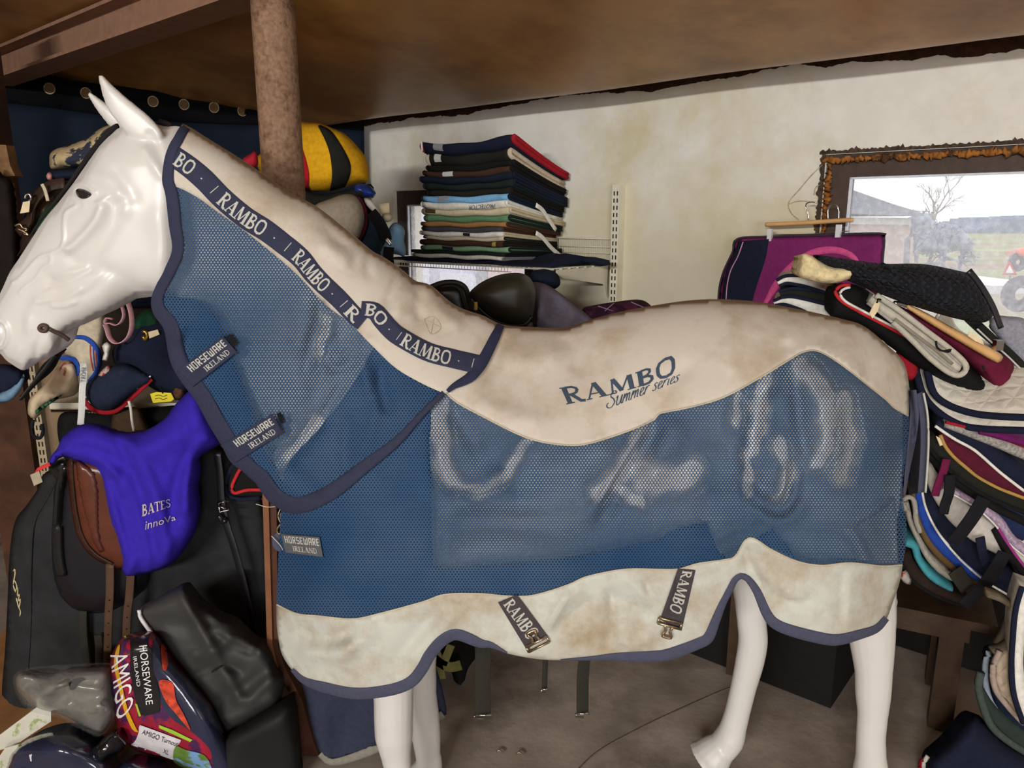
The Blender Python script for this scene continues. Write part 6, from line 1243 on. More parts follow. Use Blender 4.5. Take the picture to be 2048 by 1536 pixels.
# white folded pad
e = pad('off white pad folded in a loop on the black fleece pad', [(1740, 598), (1790, 634), (1840, 672), (1880, 706), (1908, 730), (1920, 738)], [18, 22, 24, 26, 24, 18], 2.21, fab('off_white_quilt', 'BDB6A6'), .25, fab('silver_piping', 'A8A29A'), .005, 1, rim2=fab('silver_piping', 'A8A29A'))
obj('fold', tube(pxpath([(1752, 590), (1800, 622), (1850, 660), (1895, 694), (1926, 722), (1932, 738), (1920, 750), (1900, 746), (1862, 718), (1826, 682), (1786, 644)], 2.2, 6), .009, 7), fab('off_white_quilt', 'BDB6A6'), e)
obj('slot', strap(pxpath([(1790, 638), (1830, 668), (1875, 702), (1905, 728)], 2.2 - .012, 6), .009, .002, (.6, 0, .8)), fab('stone_shadow_cloth', '8A8276'), e)
tgc = thing('cream_paper_tag', 'cream paper tag tied to the folded off white pad', 'tag', tuple(at(1749, 618, 2.15))); tagcard('card', tgc, [(1752, 600), (1760, 606), (1756, 622), (1745, 637), (1739, 626)], 2.16); obj('tie', tube(pxpath([(1754, 606), (1756, 598), (1762, 600)], 2.155, 3), .0025, 5), F_['black_cloth'], tgc)
obj_ = tag(obj('wire_clip', tube(pxpath([(1872, 682), (1874, 694), (1886, 702), (1902, 699), (1896, 704), (1880, 700)], 2.165, 4), .003, 6), M_slot), 'thin dark wire clip on the folded off white pad', 'clip')
# maroon folded pad and its clip hanger
mr = thing('maroon_pad', 'maroon velvet pad folded over below the black quilted one', 'saddle pad', tuple(at(1930, 770, 2.27)))
M_vel = fab('maroon_velvet', '5E1A30', var=.25, scale=14)
mp_ = [(1780, 606), (1814, 618), (1860, 640), (1908, 664), (1960, 690), (2018, 716), (2028, 740), (2022, 770), (2004, 784), (1982, 772), (1955, 740), (1908, 700), (1845, 656), (1800, 626)]
obj('fold', pillow(cr(mp_, 7, True), 2.3, .05, 18, 8, .12, wv2(.008, 14, 18)), M_vel, mr)
obj('opening', pillow(cr([(1958, 718), (1985, 738), (2006, 752), (2012, 764), (2002, 774), (1986, 764), (1966, 738)], 5, True), 2.262, .006, 6, 6, .01), F_['charcoal_cloth'], mr)
hg2 = thing('wooden_hanger', 'pale wooden clip hanger lying across the maroon pad', 'hanger', tuple(at(1900, 720, 2.2)))
obj('bar', pillow(cr([(1800, 606), (1812, 607), (1850, 624), (1900, 652), (1960, 684), (2002, 708), (2005, 718), (1998, 725), (1986, 722), (1930, 690), (1880, 660), (1845, 638), (1815, 618)], 5, True), 2.215, .012, 9, 6, .012), M_beech, hg2)
obj('clip', tube(pxpath([(1788, 606), (1800, 607), (1812, 611)], 2.2, 3), .007, 7), M_chrome, hg2); obj('clip', box(at(1996, 690, 2.2), (.022, .02, .03)), M_chrome, hg2, False)
obj('price_label', board([(1938, 664), (1952, 668), (1966, 682), (1968, 690), (1950, 682), (1936, 672)], 2.19, .002), mat('paper_tag', 'E2CFA8'), hg2, False)
# grey checked pad at the right edge
lump('grey_checked_pad', 'light grey checked pad at the right edge below the window', 'saddle pad', [(1985, 635), (2010, 632), (2060, 650), (2060, 760), (2030, 720), (2000, 680), (1980, 655)], 2.36, .03, 14, mat('grey_check_quilt', '8E8E98', rough=.9, var=.2, scale=150, bump=.8, bscale=110))
pad('dark folded pad with pale lining right of the maroon one', [(1960, 652), (1990, 680), (2020, 706), (2060, 745)], 16, 2.3, F_['charcoal_cloth'], .2, fab('pale_lining', 'C8C4BC'), .003, 1)
# two white quilted pads with navy binding
M_wq = mat('white_diamond_quilt', 'D6CFC0', rough=.9, var=.05, scale=30, bump=.2, bscale=200, spec=.15, quilt=24, qh=.003)
def shelfpad(label, rim, Y, back, m, thick, bind, bw):
    p = cr(rim, 8); n = len(p); y = np.interp(np.linspace(0, 1, n), np.linspace(0, 1, len(Y)), Y); R0 = PX(p[:, 0], p[:, 1], y); V = []; ks = np.linspace(0, 1, 12)
    for k in ks: V.append(R0 + np.array(back) * k + np.array([0, 0, .03 * np.sin(k * 3)]))
    V = np.array(V); m_ = len(ks); low = V.copy(); low[:, :, 2] -= thick; allv = np.concatenate([V.reshape(-1, 3), low.reshape(-1, 3)]); k0 = m_ * n
    Fc = [(j * n + i, j * n + i + 1, (j + 1) * n + i + 1, (j + 1) * n + i) for j in range(m_ - 1) for i in range(n - 1)]; Fb = [tuple(q + k0 for q in f_[::-1]) for f_ in Fc]
    rimf = [(i, k0 + i, k0 + i + 1, i + 1) for i in range(n - 1)] + [((m_ - 1) * n + i + 1, k0 + (m_ - 1) * n + i + 1, k0 + (m_ - 1) * n + i, (m_ - 1) * n + i) for i in range(n - 1)] + [(j * n, (j + 1) * n, k0 + (j + 1) * n, k0 + j * n) for j in range(m_ - 1)] + [(j * n + n - 1, k0 + j * n + n - 1, k0 + (j + 1) * n + n - 1, (j + 1) * n + n - 1) for j in range(m_ - 1)]
    e = thing('quilted_pad', label, 'saddle pad', tuple(R0[n // 2]), 'white quilted pads with navy binding'); obj('quilt', MB().add(allv, Fc + Fb + rimf), m, e)
    obj('binding', tube(R0 - np.array([0, 0, thick / 2]), bw, 8), bind, e); return e
shelfpad('upper white quilted pad with navy binding and a smooth border', [(1853, 715), (1856, 740), (1868, 780), (1895, 803), (1939, 819), (1986, 826), (2070, 830)], [2.34, 2.28, 2.22, 2.16, 2.12], (.22, .3, .16), M_wq, .018, F_['navy_cloth'], .011)
shelfpad('lower white quilted pad with navy binding just above the striped pads', [(1833, 730), (1836, 750), (1846, 782), (1870, 812), (1908, 838), (1955, 851), (2070, 856)], [2.36, 2.30, 2.24, 2.18, 2.14], (.22, .3, .13), M_wq, .018, F_['navy_cloth'], .011)
# middle of the heap
pad('dark purple pad edge at the right edge of the heap', [(1960, 862), (2000, 872), (2060, 890)], 16, 2.2, F_['purple_cloth'], .3)
pad('grey cord edged pad under the white quilted ones', [(1890, 850), (1940, 866), (1996, 886), (2060, 912)], [12, 20, 24, 26], 2.22, mat('grey_striped_cord', '9A958E', rough=.9, var=.45, scale=120), .3, F_['red_cloth'], .005, -1)
pad('navy pad with white piping above the maroon one', [(1874, 846), (1910, 866), (1960, 890), (2010, 930), (2060, 966)], [14, 24, 32, 36, 40], 2.235, F_['navy_cloth'], .3, F_['white_cloth'], .005, 1)
pad('maroon pad with gold piping in the middle of the heap', [(1886, 866), (1906, 892), (1945, 918), (1990, 944), (2060, 974)], [14, 34, 50, 54, 50], 2.25, F_['maroon_cloth'], .3, mat('gold_piping', 'B08A4A', rough=.6, bump=0), .006, 1)
pad('black pad below the gold piped maroon one', [(1858, 876), (1888, 912), (1926, 948), (1980, 982), (2060, 1016)], [26, 24, 26, 26, 26], 2.245, F_['charcoal_cloth'], .3, F_['black_cloth'], .007, 1)
pad('black folded pad with a cream tab above the strapped ones', [(1850, 896), (1880, 930), (1930, 975), (1985, 1012), (2060, 1050)], [20, 22, 20, 18, 16], 2.262, F_['black_cloth'], .3)
obj_ = tag(obj('cream_tab', board([(1872, 872), (1880, 876), (1886, 890), (1880, 892)], 2.222, .002), mat('paper_tag', 'E2CFA8'), smooth=False), 'small cream tab on the black folded pad', 'tab')
pad('white satin pad with lilac stripes behind the black straps', [(1856, 930), (1876, 978), (1910, 1020), (1950, 1055), (2000, 1085), (2060, 1110)], [16, 34, 48, 52, 50, 50], 2.28, fab('white_satin', 'C9C2B8'), .3)
pad('lilac striped pad crossing the black straps', [(1886, 975), (1920, 990), (1962, 1014), (1998, 1044), (2024, 1080), (2060, 1110)], [8, 12, 16, 20, 18, 18], 2.262, mat('lilac_stripe', 'A894A8', rough=.9, var=.4, scale=110), .2, F_['white_cloth'], .003)
pad('navy quilted pad inside the lilac striped one', [(1965, 990), (2000, 1008), (2030, 1040), (2060, 1065)], [20, 50, 56, 50], 2.275, fab('quilted_navy', '232C4C', bump=.8, bscale=60), .2)
pad('magenta edged dark pad near the right edge', [(1990, 1060), (2010, 1095), (2035, 1130), (2060, 1160)], [14, 18, 18, 18], 2.262, F_['black_cloth'], .2, fab('magenta_piping', '9A3A7E'), .005, -1)
pad('navy pad with white stripe above the royal blue one', [(1848, 958), (1862, 1010), (1890, 1056), (1930, 1098), (1980, 1140), (2030, 1175)], [14, 24, 34, 44, 48, 40], 2.295, F_['navy_cloth'], .3, F_['white_cloth'], .004, 1)
pad('royal blue pad rim in the lower heap', [(1838, 980), (1848, 1030), (1872, 1078), (1910, 1116), (1950, 1148), (1985, 1165)], [20, 22, 24, 26, 28, 24], 2.30, F_['royal_cloth'], .3, F_['white_cloth'], .0025, -1)
pad('olive brown pad rim beside the royal blue one', [(1828, 985), (1838, 1040), (1862, 1088), (1900, 1128), (1948, 1160), (1975, 1172)], [14, 16, 18, 18, 20, 16], 2.31, fab('olive_brown', '6A5434'), .3)
fp = pad('white fleece pad folded into a loop low in the heap', [(1812, 1005), (1822, 1045), (1838, 1080), (1860, 1118), (1892, 1148), (1912, 1160)], [12, 12, 12, 14, 18, 14], 2.315, fab('white_fleece', 'A8A296', bump=.9, bscale=130), .3)
obj('loop', tube(pxpath([(1812, 1020), (1806, 1004), (1812, 995), (1824, 996), (1830, 1010), (1832, 1040), (1840, 1064)], 2.305, 5), .008, 7), fab('white_fleece', 'A8A296'), fp)
pad('turquoise pad rim low in the heap', [(1812, 1086), (1830, 1094), (1838, 1120), (1860, 1150), (1890, 1172), (1905, 1180)], [18, 16, 14, 16, 16, 10], 2.32, F_['teal_cloth'], .3)
pad('dark brown pad lowest on the bench seat', [(1812, 1106), (1818, 1130), (1838, 1156), (1870, 1178), (1910, 1196), (1935, 1204)], [20, 26, 26, 24, 22, 18], 2.33, F_['dark_brown_cloth'], .3, F_['black_cloth'], .006, 1)
lump('fallen_label', 'crumpled pale label with red print beside the bench', 'label', [(1800, 1150), (1812, 1140), (1822, 1158), (1820, 1170), (1806, 1164)], 2.3, .01, 6, mat('red_printed_label', 'B8AFA6', rough=.8, var=.1, col2='A8382C', cscale=40, thr=(.52, .58)), 5)
for lab, pl, wd, Yd in (('short black girth strap hanging above the lilac stripes', [(1900, 950), (1898, 985), (1890, 1010), (1886, 1028)], .034, 2.2), ('black strap slanting across the white satin pad', [(1968, 996), (1948, 1030), (1925, 1062), (1904, 1086)], .05, 2.19), ('long black strap hanging down over the bench seat end', [(2010, 1105), (1995, 1130), (1965, 1175), (1926, 1212)], .05, 2.18), ('dark green strap crossing the royal blue pad', [(1910, 1140), (1920, 1156), (1935, 1178)], .05, 2.24), ('plum strap loop hanging from the black folded pad', [(1893, 918), (1886, 945), (1876, 970), (1870, 992)], .026, 2.21), ('navy strap hanging beside the long black one', [(1960, 1075), (1964, 1100), (1972, 1130)], .03, 2.22)):
    e = thing('girth_strap', lab, 'strap', tuple(at(*pl[-1], Yd)), 'girth straps on the heap'); obj('webbing', strap(pxpath(pl, Yd, 6), wd, .006, (1, .1, .25)), M_olive if 'green' in lab else (fab('plum_webbing', '6A1E40') if 'plum' in lab else (F_['navy_cloth'] if 'navy' in lab else mat('black_webbing', '15151A'))), e)
# ------------------------------------------------------------------ lower right: stack standing on the floor beside the bench
lump('navy_quilt_pad', 'dark navy quilted pad with a pale blue rim beside the bench leg', 'saddle pad', [(1972, 1330), (1980, 1300), (2010, 1296), (2070, 1330), (2070, 1500), (2010, 1450), (1985, 1410)], 2.12, .05, 18, fab('deep_navy_quilt', '1A2236', bump=.7, bscale=60))
obj_ = tag(obj('pale_blue_rim', tube(pxpath([(1978, 1304), (1971, 1330), (1972, 1370), (1980, 1400), (1992, 1420)], 2.08, 6), .009, 7), fab('pale_blue_rim', '9AA6B4')), 'pale blue bound rim curving down beside the beige quilted pad', 'rim')
bq = thing('beige_pad', 'beige diamond quilted pad with pink edging beside the bench leg', 'saddle pad', tuple(at(2015, 1450, 2.0))); bpq = [(2000, 1302), (2028, 1290), (2060, 1290), (2060, 1440), (2044, 1444), (2014, 1412), (1990, 1378), (1985, 1338)]
obj('quilt', pillow(cr(bpq, 7, True), 2.05, .04, 16, 8, .04), mat('beige_diamond_quilt', 'B3A28C', rough=.9, var=.05, scale=30, bump=.2, quilt=26, qh=.004), bq); obj('edging', tube(pxpath([(2000, 1302), (1986, 1338), (1991, 1378), (2015, 1412), (2046, 1446)], 2.02, 6), .009, 7), fab('dusty_pink_edging', 'A8968A'), bq)
ch = thing('padded_collar', 'grey brown padded collar hanging open over the beige pad', 'collar', tuple(at(2010, 1300, 2.05)))
obj('outer', strap(pxpath([(1972, 1184), (2004, 1196), (2028, 1218), (2037, 1245), (2030, 1272), (2008, 1295), (1984, 1303)], [2.12] * 1 if False else 2.04, 6), .035, .014, (.3, 1, .2)), fab('grey_brown_felt', '6E6250', bump=.5), ch)
obj('lining', pillow(cr([(2012, 1228), (2026, 1235), (2026, 1266), (2006, 1288), (1990, 1294), (1986, 1284), (2000, 1260)], 6, True), 2.08, .02, 10, 6, .02), fab('brown_grey_lining', '4C4438'), ch)
pad('navy pad with a wavy white border at the right edge', [(2060, 1180), (2046, 1220), (2040, 1262), (2036, 1330), (2042, 1385), (2062, 1440)], [34, 28, 26, 26, 30, 34], 1.98, F_['white_cloth'], .1, F_['navy_cloth'], .008, 1, grp='pads beside the bench leg')
lump('navy_border_pad', 'navy face of the wavy white bordered pad at the right edge', 'saddle pad', [(2046, 1240), (2060, 1200), (2110, 1200), (2110, 1420), (2060, 1420), (2048, 1370)], 1.985, .01, 8, F_['navy_cloth'])
gp_ = thing('green_pad', 'dark green grey pad with a thick rim standing below the beige one', 'saddle pad', tuple(at(2000, 1500, 2.1)))
obj('quilt', pillow(cr([(1958, 1360), (1990, 1400), (2030, 1440), (2070, 1470), (2070, 1530), (2020, 1490), (1982, 1452), (1962, 1408)], 7, True), 2.1, .04, 14, 8), fab('slate_green', '2F3A34'), gp_); obj('rim', tube(pxpath([(1962, 1345), (1957, 1370), (1964, 1405), (1982, 1450), (2016, 1482), (2070, 1516)], 2.06, 6), .012, 7), fab('grey_green_rim', '47504A'), gp_)
nb = thing('navy_blanket', 'navy blanket with red and white edging heaped on the floor at the lower right', 'horse blanket', tuple(at(1960, 1540, 2.05))); nbp = [(1850, 1530), (1856, 1514), (1890, 1484), (1928, 1440), (1953, 1428), (1975, 1448), (2010, 1480), (2070, 1520), (2090, 1590), (1960, 1600), (1850, 1580)]
obj('cloth', pillow(cr(nbp, 8, True), 2.12, .12, 50, 10, .08, wv2(.012, 40, 30)), F_['navy_cloth'], nb)
obj('white_piping', tube(pxpath([(1856, 1512), (1848, 1526), (1850, 1545), (1856, 1570)], 2.1, 6), .007, 7), F_['white_cloth'], nb); obj('red_binding', tube(pxpath([(1850, 1518), (1842, 1530), (1843, 1548), (1850, 1572)], 2.11, 6), .009, 7), F_['red_cloth'], nb)
# ------------------------------------------------------------------ left: saddles and pads on their stand
sst = at(330, 1100, 2.62); stand = thing('saddle_stand', 'dark reddish wooden saddle stand leg showing between the saddle pads and the rug', 'stand', (at(560, 1500, 2.2).x, 2.5, 0))
M_red = mat('dark_red_timber', '4E2E20', rough=.55, var=.25, scale=12, bump=.2, bscale=60)
obj('leg', board([(524, 930), (552, 930), (556, 1290), (570, 1335), (604, 1400), (626, 1480), (638, 1512), (608, 1512), (600, 1480), (586, 1400), (552, 1338), (540, 1292), (530, 1150)], 2.19, .07), M_red, stand, False)
obj('edge_strip', board([(523, 930), (535, 930), (545, 1290), (556, 1336), (548, 1336), (534, 1290)], 2.18, .01), mat('worn_timber_edge', '7E5236', rough=.55, var=.2, scale=12), stand, False)
obj('rail', box((-.95, 2.62, .95), (.9, .12, .08)), M_red, stand, False)
for xx in (-1.35, -.6): obj('leg', box((xx, 2.64, .455), (.07, .07, .91)), M_red, stand, False)
M_felt = mat('black_felt', '2E2F30', rough=.95, var=.2, scale=14, bump=.35, bscale=160, spec=.1)
dp = thing('dressage_pad', 'long black felt pad with an ivory emblem hanging under the saddles at the left', 'saddle pad', tuple(at(280, 1480, 2.5)))
dpp = [(92, 944), (78, 974), (52, 1012), (31, 1040), (20, 1100), (15, 1200), (10, 1300), (4, 1390), (16, 1440), (70, 1470), (200, 1500), (560, 1500), (556, 1380), (548, 1220), (534, 1040), (500, 960), (440, 900), (300, 900), (180, 915)]
fdp = lambda x, y: .02 * np.sin(x / 95) + .012 * np.exp(-((x - np.interp(y, [940, 1040, 1250, 1480], [112, 72, 60, 52])) / 9) ** 2) * -1
obj('felt', pillow(cr(dpp, 10, True), 2.5, .08, 60, 12, .03, fdp), M_felt, dp); DD = pdepth(dpp, 2.5, .08, 60, fdp, 10)
obj('rib', pband([(118, 950), (88, 1005), (68, 1046), (62, 1120), (60, 1250), (52, 1380), (50, 1460)], 5, DD, .003, .004, step=8), M_felt, dp)
g = MB()
for pl in ([(27, 1142), (30, 1138), (30, 1150), (27, 1168), (30, 1182)], [(29, 1160), (34, 1172), (31, 1184)], [(31, 1180), (36, 1176), (35, 1192), (39, 1188), (37, 1202), (41, 1198), (39, 1214)], [(33, 1196), (37, 1212), (41, 1222), (40, 1232)]): tube(pxpath(pl, lambda x, y: DD(x, y) - .004, 3), .0022, 5, g)
obj('ivory_emblem', g, mat('ivory_embroidery', 'CBBF94', rough=.7, bump=0), dp)
bs_ = thing('black_saddle', 'black leather saddle flap hanging below the brown saddle', 'saddle', tuple(at(190, 1200, 2.38)))
bsp = [(128, 930), (116, 950), (108, 985), (103, 1040), (101, 1092), (106, 1155), (124, 1200), (162, 1226), (219, 1224), (275, 1190), (300, 1150), (300, 1000), (220, 930), (160, 920)]
obj('flap', pillow(cr(bsp, 8, True), 2.41, .05, 34, 9, .04), M_leath2, bs_)
obj('roll', tube(pxpath([(136, 930), (122, 962), (117, 1010), (115, 1060), (117, 1110), (124, 1150)], 2.36, 7), .02, 10, squash=.6), mat('black_polished_leather', '1B1B1C', rough=.22, var=.1, bump=.05, spec=.6), bs_)
obj('panel', pillow(cr([(98, 935), (112, 922), (132, 918), (134, 945), (128, 975), (118, 1000), (112, 960)], 5, True), 2.37, .03, 10, 6), mat('black_polished_leather', '1B1B1C'), bs_)
for pl in ([(166, 1222), (167, 1270), (174, 1336), (175, 1400)], [(196, 1270), (198, 1300), (198, 1336), (198, 1400)]):
    h = obj('girth_strap', strap(pxpath(pl, 2.37, 8), .026, .004, (1, 0, 0)), M_olive, bs_)
bw = thing('brown_saddle', 'polished brown leather saddle under the purple blue fleece cover', 'saddle', tuple(at(200, 1130, 2.3)))
M_brn = mat('polished_brown_leather', '5A2F20', rough=.3, var=.18, scale=16, bump=.08, bscale=220, spec=.5)
bwp = [(134, 922), (137, 974), (144, 1030), (156, 1077), (181, 1111), (219, 1133), (246, 1140), (300, 1130), (330, 1050), (300, 950), (220, 925), (170, 914)]
obj('flap', pillow(cr(bwp, 8, True), 2.35, .06, 30, 8, .03), M_brn, bw)
obj('knee_roll', pillow(cr([(150, 925), (170, 928), (192, 945), (200, 985), (200, 1030), (205, 1080), (215, 1115), (190, 1095), (175, 1060), (160, 1000)], 7, True), 2.3, .02, 12, 7, .01), M_brn, bw)
obj('seam', tube(pxpath([(144, 922), (147, 975), (154, 1030), (168, 1078), (192, 1108), (226, 1128)], 2.298, 7), .004, 6), mat('dark_brown_leather', '33241A'), bw)
for pl in ([(220, 1128), (220, 1180), (217, 1240), (215, 1336)], [(262, 1140), (259, 1190), (254, 1235), (253, 1290)]):
    h = obj('girth_strap', strap(pxpath(pl, 2.33, 8), .027, .005, (1, 0, 0)), mat('worn_brown_strap', '523C2C', rough=.55, var=.15, scale=20), bw)
    g = MB(); e = cr(pl, 8)
    for i in range(9, len(e) - 1, 3): c = PX(e[i, 0], e[i, 1], 2.3275); tube(np.array([c + [0, -.0005, 0], c + [0, .001, 0]]), .0032, 6, g, up=(1, 0, 0))
    obj('hole_row', g, M_slot, h)
cv = thing('saddle_cover', 'purple blue fleece saddle cover with pale lettering over the brown saddle', 'saddle cover', tuple(at(290, 1150, 2.25)))
M_pur = fab('violet_blue_fleece', '3828A6', var=.1, scale=30, bump=.35, bscale=150)
cvp = [(97, 928), (103, 911), (115, 896), (125, 874), (150, 855), (175, 847), (203, 850), (237, 861), (266, 864), (297, 858), (331, 836), (344, 817), (362, 797), (384, 780), (410, 800), (432, 850), (440, 885), (414, 904), (399, 917), (402, 942), (397, 974), (400, 1014), (391, 1061), (369, 1099), (344, 1127), (312, 1142), (266, 1152), (247, 1147), (241, 1117), (231, 1077), (216, 1036), (206, 983), (194, 942), (156, 924), (125, 914), (105, 930)]
CF = []
def cfold(pl, a, w): CF.append((cr(pl, 8), a, w))
cfold([(256, 880), (300, 960), (330, 1060), (335, 1130)], .014, 14); cfold([(240, 890), (270, 960), (300, 1060), (315, 1140)], -.010, 10); cfold([(205, 950), (225, 1020), (248, 1090), (258, 1145)], .016, 9); cfold([(225, 960), (245, 1030), (262, 1100)], -.012, 8); cfold([(380, 900), (360, 940), (345, 1000), (340, 1060)], -.012, 12); cfold([(410, 880), (385, 910), (375, 960), (372, 1020)], .012, 12); cfold([(110, 905), (150, 908), (200, 925), (230, 950)], .012, 8); cfold([(125, 895), (170, 895), (215, 910), (250, 940)], -.008, 8); cfold([(300, 900), (340, 880), (400, 840)], .012, 22); cfold([(250, 1000), (275, 1080), (285, 1140)], -.01, 9)
def cff(x, y):
    q = np.stack([x, y], 1); o = np.zeros(len(q))
    for p, a, w_ in CF: o += 1.4 * a * np.exp(-(pdist(p, q, False) / w_) ** 2)
    return o
obj('fleece', pillow(cr(cvp, 7, True), 2.33, .1, 40, 7, .05, cff), M_pur, cv); DCV = pdepth(cvp, 2.33, .1, 40, cff, 7)
M_emb = mat('pale_embroidery', 'C9BFAE', rough=.8, bump=0)
g = put_text('BATES', quadmap((284, 1033), (342, 1013), (284, 1010), (340, 998)), DCV, .004, gap=.08) if 'B' in GL else None
obj('embroidered_lettering', g, M_emb, cv); obj('embroidered_lettering', sans('innoVa', quadmap((290, 1060), (352, 1040), (292, 1042), (350, 1030)), DCV, .005), M_emb, cv, False)
rt_ = thing('red_ribbon_tag', 'red ribbon with a worn paper tag hanging from the saddle cover edge', 'tag', tuple(at(72, 960, 2.3))); obj('ribbon', strap(pxpath([(100, 928), (86, 934), (76, 940), (72, 948)], 2.3, 4), .012, .002, (0, .2, 1)), fab('red_ribbon', 'C8383A'), rt_); tagcard('card', rt_, [(60, 950), (78, 942), (85, 964), (68, 972)], 2.295, mat('worn_paper', 'A89C84', rough=.9))
bp2 = thing('buckle_strap', 'black leather strap with a steel buckle hanging over the black felt pad', 'strap', tuple(at(500, 1290, 2.36)))
obj('leather', strap(pxpath([(434, 905), (440, 950), (443, 1000), (452, 1045), (468, 1095), (488, 1170), (506, 1260), (520, 1340)], 2.37, 8), [.016, .018, .022, .026, .022, .02, .02], .005, (1, 0, .15)) if False else strap(pxpath([(434, 905), (440, 950), (443, 1000), (452, 1045), (468, 1095), (488, 1170), (506, 1260), (520, 1340)], 2.37, 8), .024, .005, (1, 0, .15)), M_leath2, bp2)
g = MB(); tube(pxpath([(436, 1005), (456, 1002), (459, 1020), (440, 1024), (436, 1006)], 2.355, 4, False), .004, 6, g); tube(pxpath([(437, 1012), (452, 1018)], 2.35, 4, False), .003, 6, g); obj('buckle', g, M_chrome, bp2)
obj('keeper', tube(pxpath([(438, 1030), (446, 1044), (452, 1038)], 2.35, 4), .009, 8), mat('black_polished_leather', '1B1B1C'), bp2)
sp2 = thing('piped_pad', 'navy pad corner with red cord piping beside the neck cover', 'saddle pad', tuple(at(490, 990, 2.42)))
obj('quilt', pillow(cr([(450, 968), (456, 945), (474, 920), (520, 930), (560, 980), (540, 995), (470, 996), (452, 985)], 6, True), 2.42, .03, 12, 7), F_['black_cloth'], sp2); obj('red_cord', tube(pxpath([(486, 930), (474, 950), (464, 974), (470, 986), (495, 980), (530, 980)], 2.385, 5), .006, 7), fab('scarlet_piping', 'BE2E32'), sp2); obj('navy_rim', tube(pxpath([(478, 918), (462, 938), (451, 966), (455, 988), (475, 998), (520, 996)], 2.4, 5), .008, 7), F_['navy_cloth'], sp2)
# dark things hanging under the rack shelf
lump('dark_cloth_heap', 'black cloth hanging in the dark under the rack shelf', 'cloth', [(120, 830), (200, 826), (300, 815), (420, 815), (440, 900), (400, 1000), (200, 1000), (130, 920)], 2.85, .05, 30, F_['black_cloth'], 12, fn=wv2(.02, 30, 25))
lump('brown_bag', 'dull brown bag hanging in the dark under the rack shelf', 'bag', [(230, 822), (275, 815), (290, 840), (300, 870), (260, 880), (225, 868)], 2.74, .04, 16, fab('dull_brown', '4A3A2C'))
wc_ = thing('hanging_string', 'white cord end hanging from the rack shelf', 'cord', tuple(at(262, 860, 2.6))); obj('cord', tube(pxpath([(258, 802), (262, 820), (264, 840), (268, 862)], 2.62, 5), .005, 6), F_['white_cloth'], wc_)
# navy rug with grey trim behind the forelegs
nr_ = thing('navy_hanging_rug', 'navy rug with grey trim hanging behind the white forelegs', 'horse blanket', tuple(at(740, 1500, 2.14))); nrp = [(606, 1330), (700, 1300), (800, 1290), (860, 1310), (893, 1415), (884, 1432), (848, 1452), (800, 1478), (760, 1494), (700, 1516), (662, 1524), (642, 1512), (624, 1460), (612, 1400)]
YN = lambda x, y: np.interp(x, [606, 760, 815, 900], [2.11, 2.11, 2.2, 2.22])
fnr = lambda x, y: .02 * np.sin((x + .5 * y) / 26) + .012 * np.sin((x - .8 * y) / 34); obj('cloth', pillow(cr(nrp, 8, True), YN, .03, 30, 9, .02, fnr), fab('dusk_navy', '34384A'), nr_)
obj('grey_trim', pband([(640, 1508), (662, 1524), (702, 1516), (760, 1494), (800, 1478), (848, 1452), (886, 1428)], [12, 16, 18, 18, 16, 16], YN, .012, .006, step=8), fab('grey_trim', '858276'), nr_)
hv = thing('yellow_webbing', 'dirty yellow webbing straps hanging behind the far foreleg', 'strap', tuple(at(890, 1340, 2.5)))
for pl, wd in (([(858, 1306), (878, 1324), (900, 1334), (922, 1330)], .04), ([(902, 1290), (894, 1310), (886, 1330)], .03), ([(872, 1300), (878, 1330), (884, 1358)], .03)): obj('webbing', strap(pxpath(pl, 2.5, 5), wd, .004, (.2, 0, 1)), fab('dirty_yellow', '7E7848'), hv)
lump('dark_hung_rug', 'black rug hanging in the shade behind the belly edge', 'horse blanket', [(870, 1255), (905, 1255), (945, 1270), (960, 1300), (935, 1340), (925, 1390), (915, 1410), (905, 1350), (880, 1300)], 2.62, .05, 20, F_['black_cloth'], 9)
# ------------------------------------------------------------------ left foreground: bags
def plastic(name, tint, op, rough=.12):
    if name in MATS: return MATS[name]
    m = bpy.data.materials.new(name); m.use_nodes = True; MATS[name] = m; N = m.node_tree.nodes; L = m.node_tree.links; b = N['Principled BSDF']; b.inputs['Base Color'].default_value = lin(tint); b.inputs['Roughness'].default_value = rough; b.inputs['Specular IOR Level'].default_value = .7; b.inputs['Alpha'].default_value = op
    t = N.new('ShaderNodeTexCoord'); n = N.new('ShaderNodeTexNoise'); n.inputs['Scale'].default_value = 22; n.inputs['Detail'].default_value = 4; n.inputs['Distortion'].default_value = 1.5; L.new(t.outputs['Object'], n.inputs['Vector']); bp = N.new('ShaderNodeBump'); bp.inputs['Strength'].default_value = .8; bp.inputs['Distance'].default_value = .02; L.new(n.outputs['Fac'], bp.inputs['Height']); L.new(bp.outputs[0], b.inputs['Normal'])
    return m
M_navyplast = mat('navy_in_clear_plastic', '262C44', rough=.14, var=.25, scale=10, bump=.9, bscale=16, spec=.7, coat=.6)
bb = thing('black_bag', 'crumpled charcoal fabric bag slumped over the packages', 'bag', tuple(at(430, 1470, 2.15)))
bbp = [(277, 1222), (312, 1196), (365, 1170), (374, 1176), (404, 1211), (443, 1235), (469, 1245), (508, 1282), (531, 1292), (555, 1344), (566, 1358), (558, 1407), (506, 1443), (470, 1468), (450, 1470), (420, 1430), (380, 1380), (338, 1318), (300, 1262)]
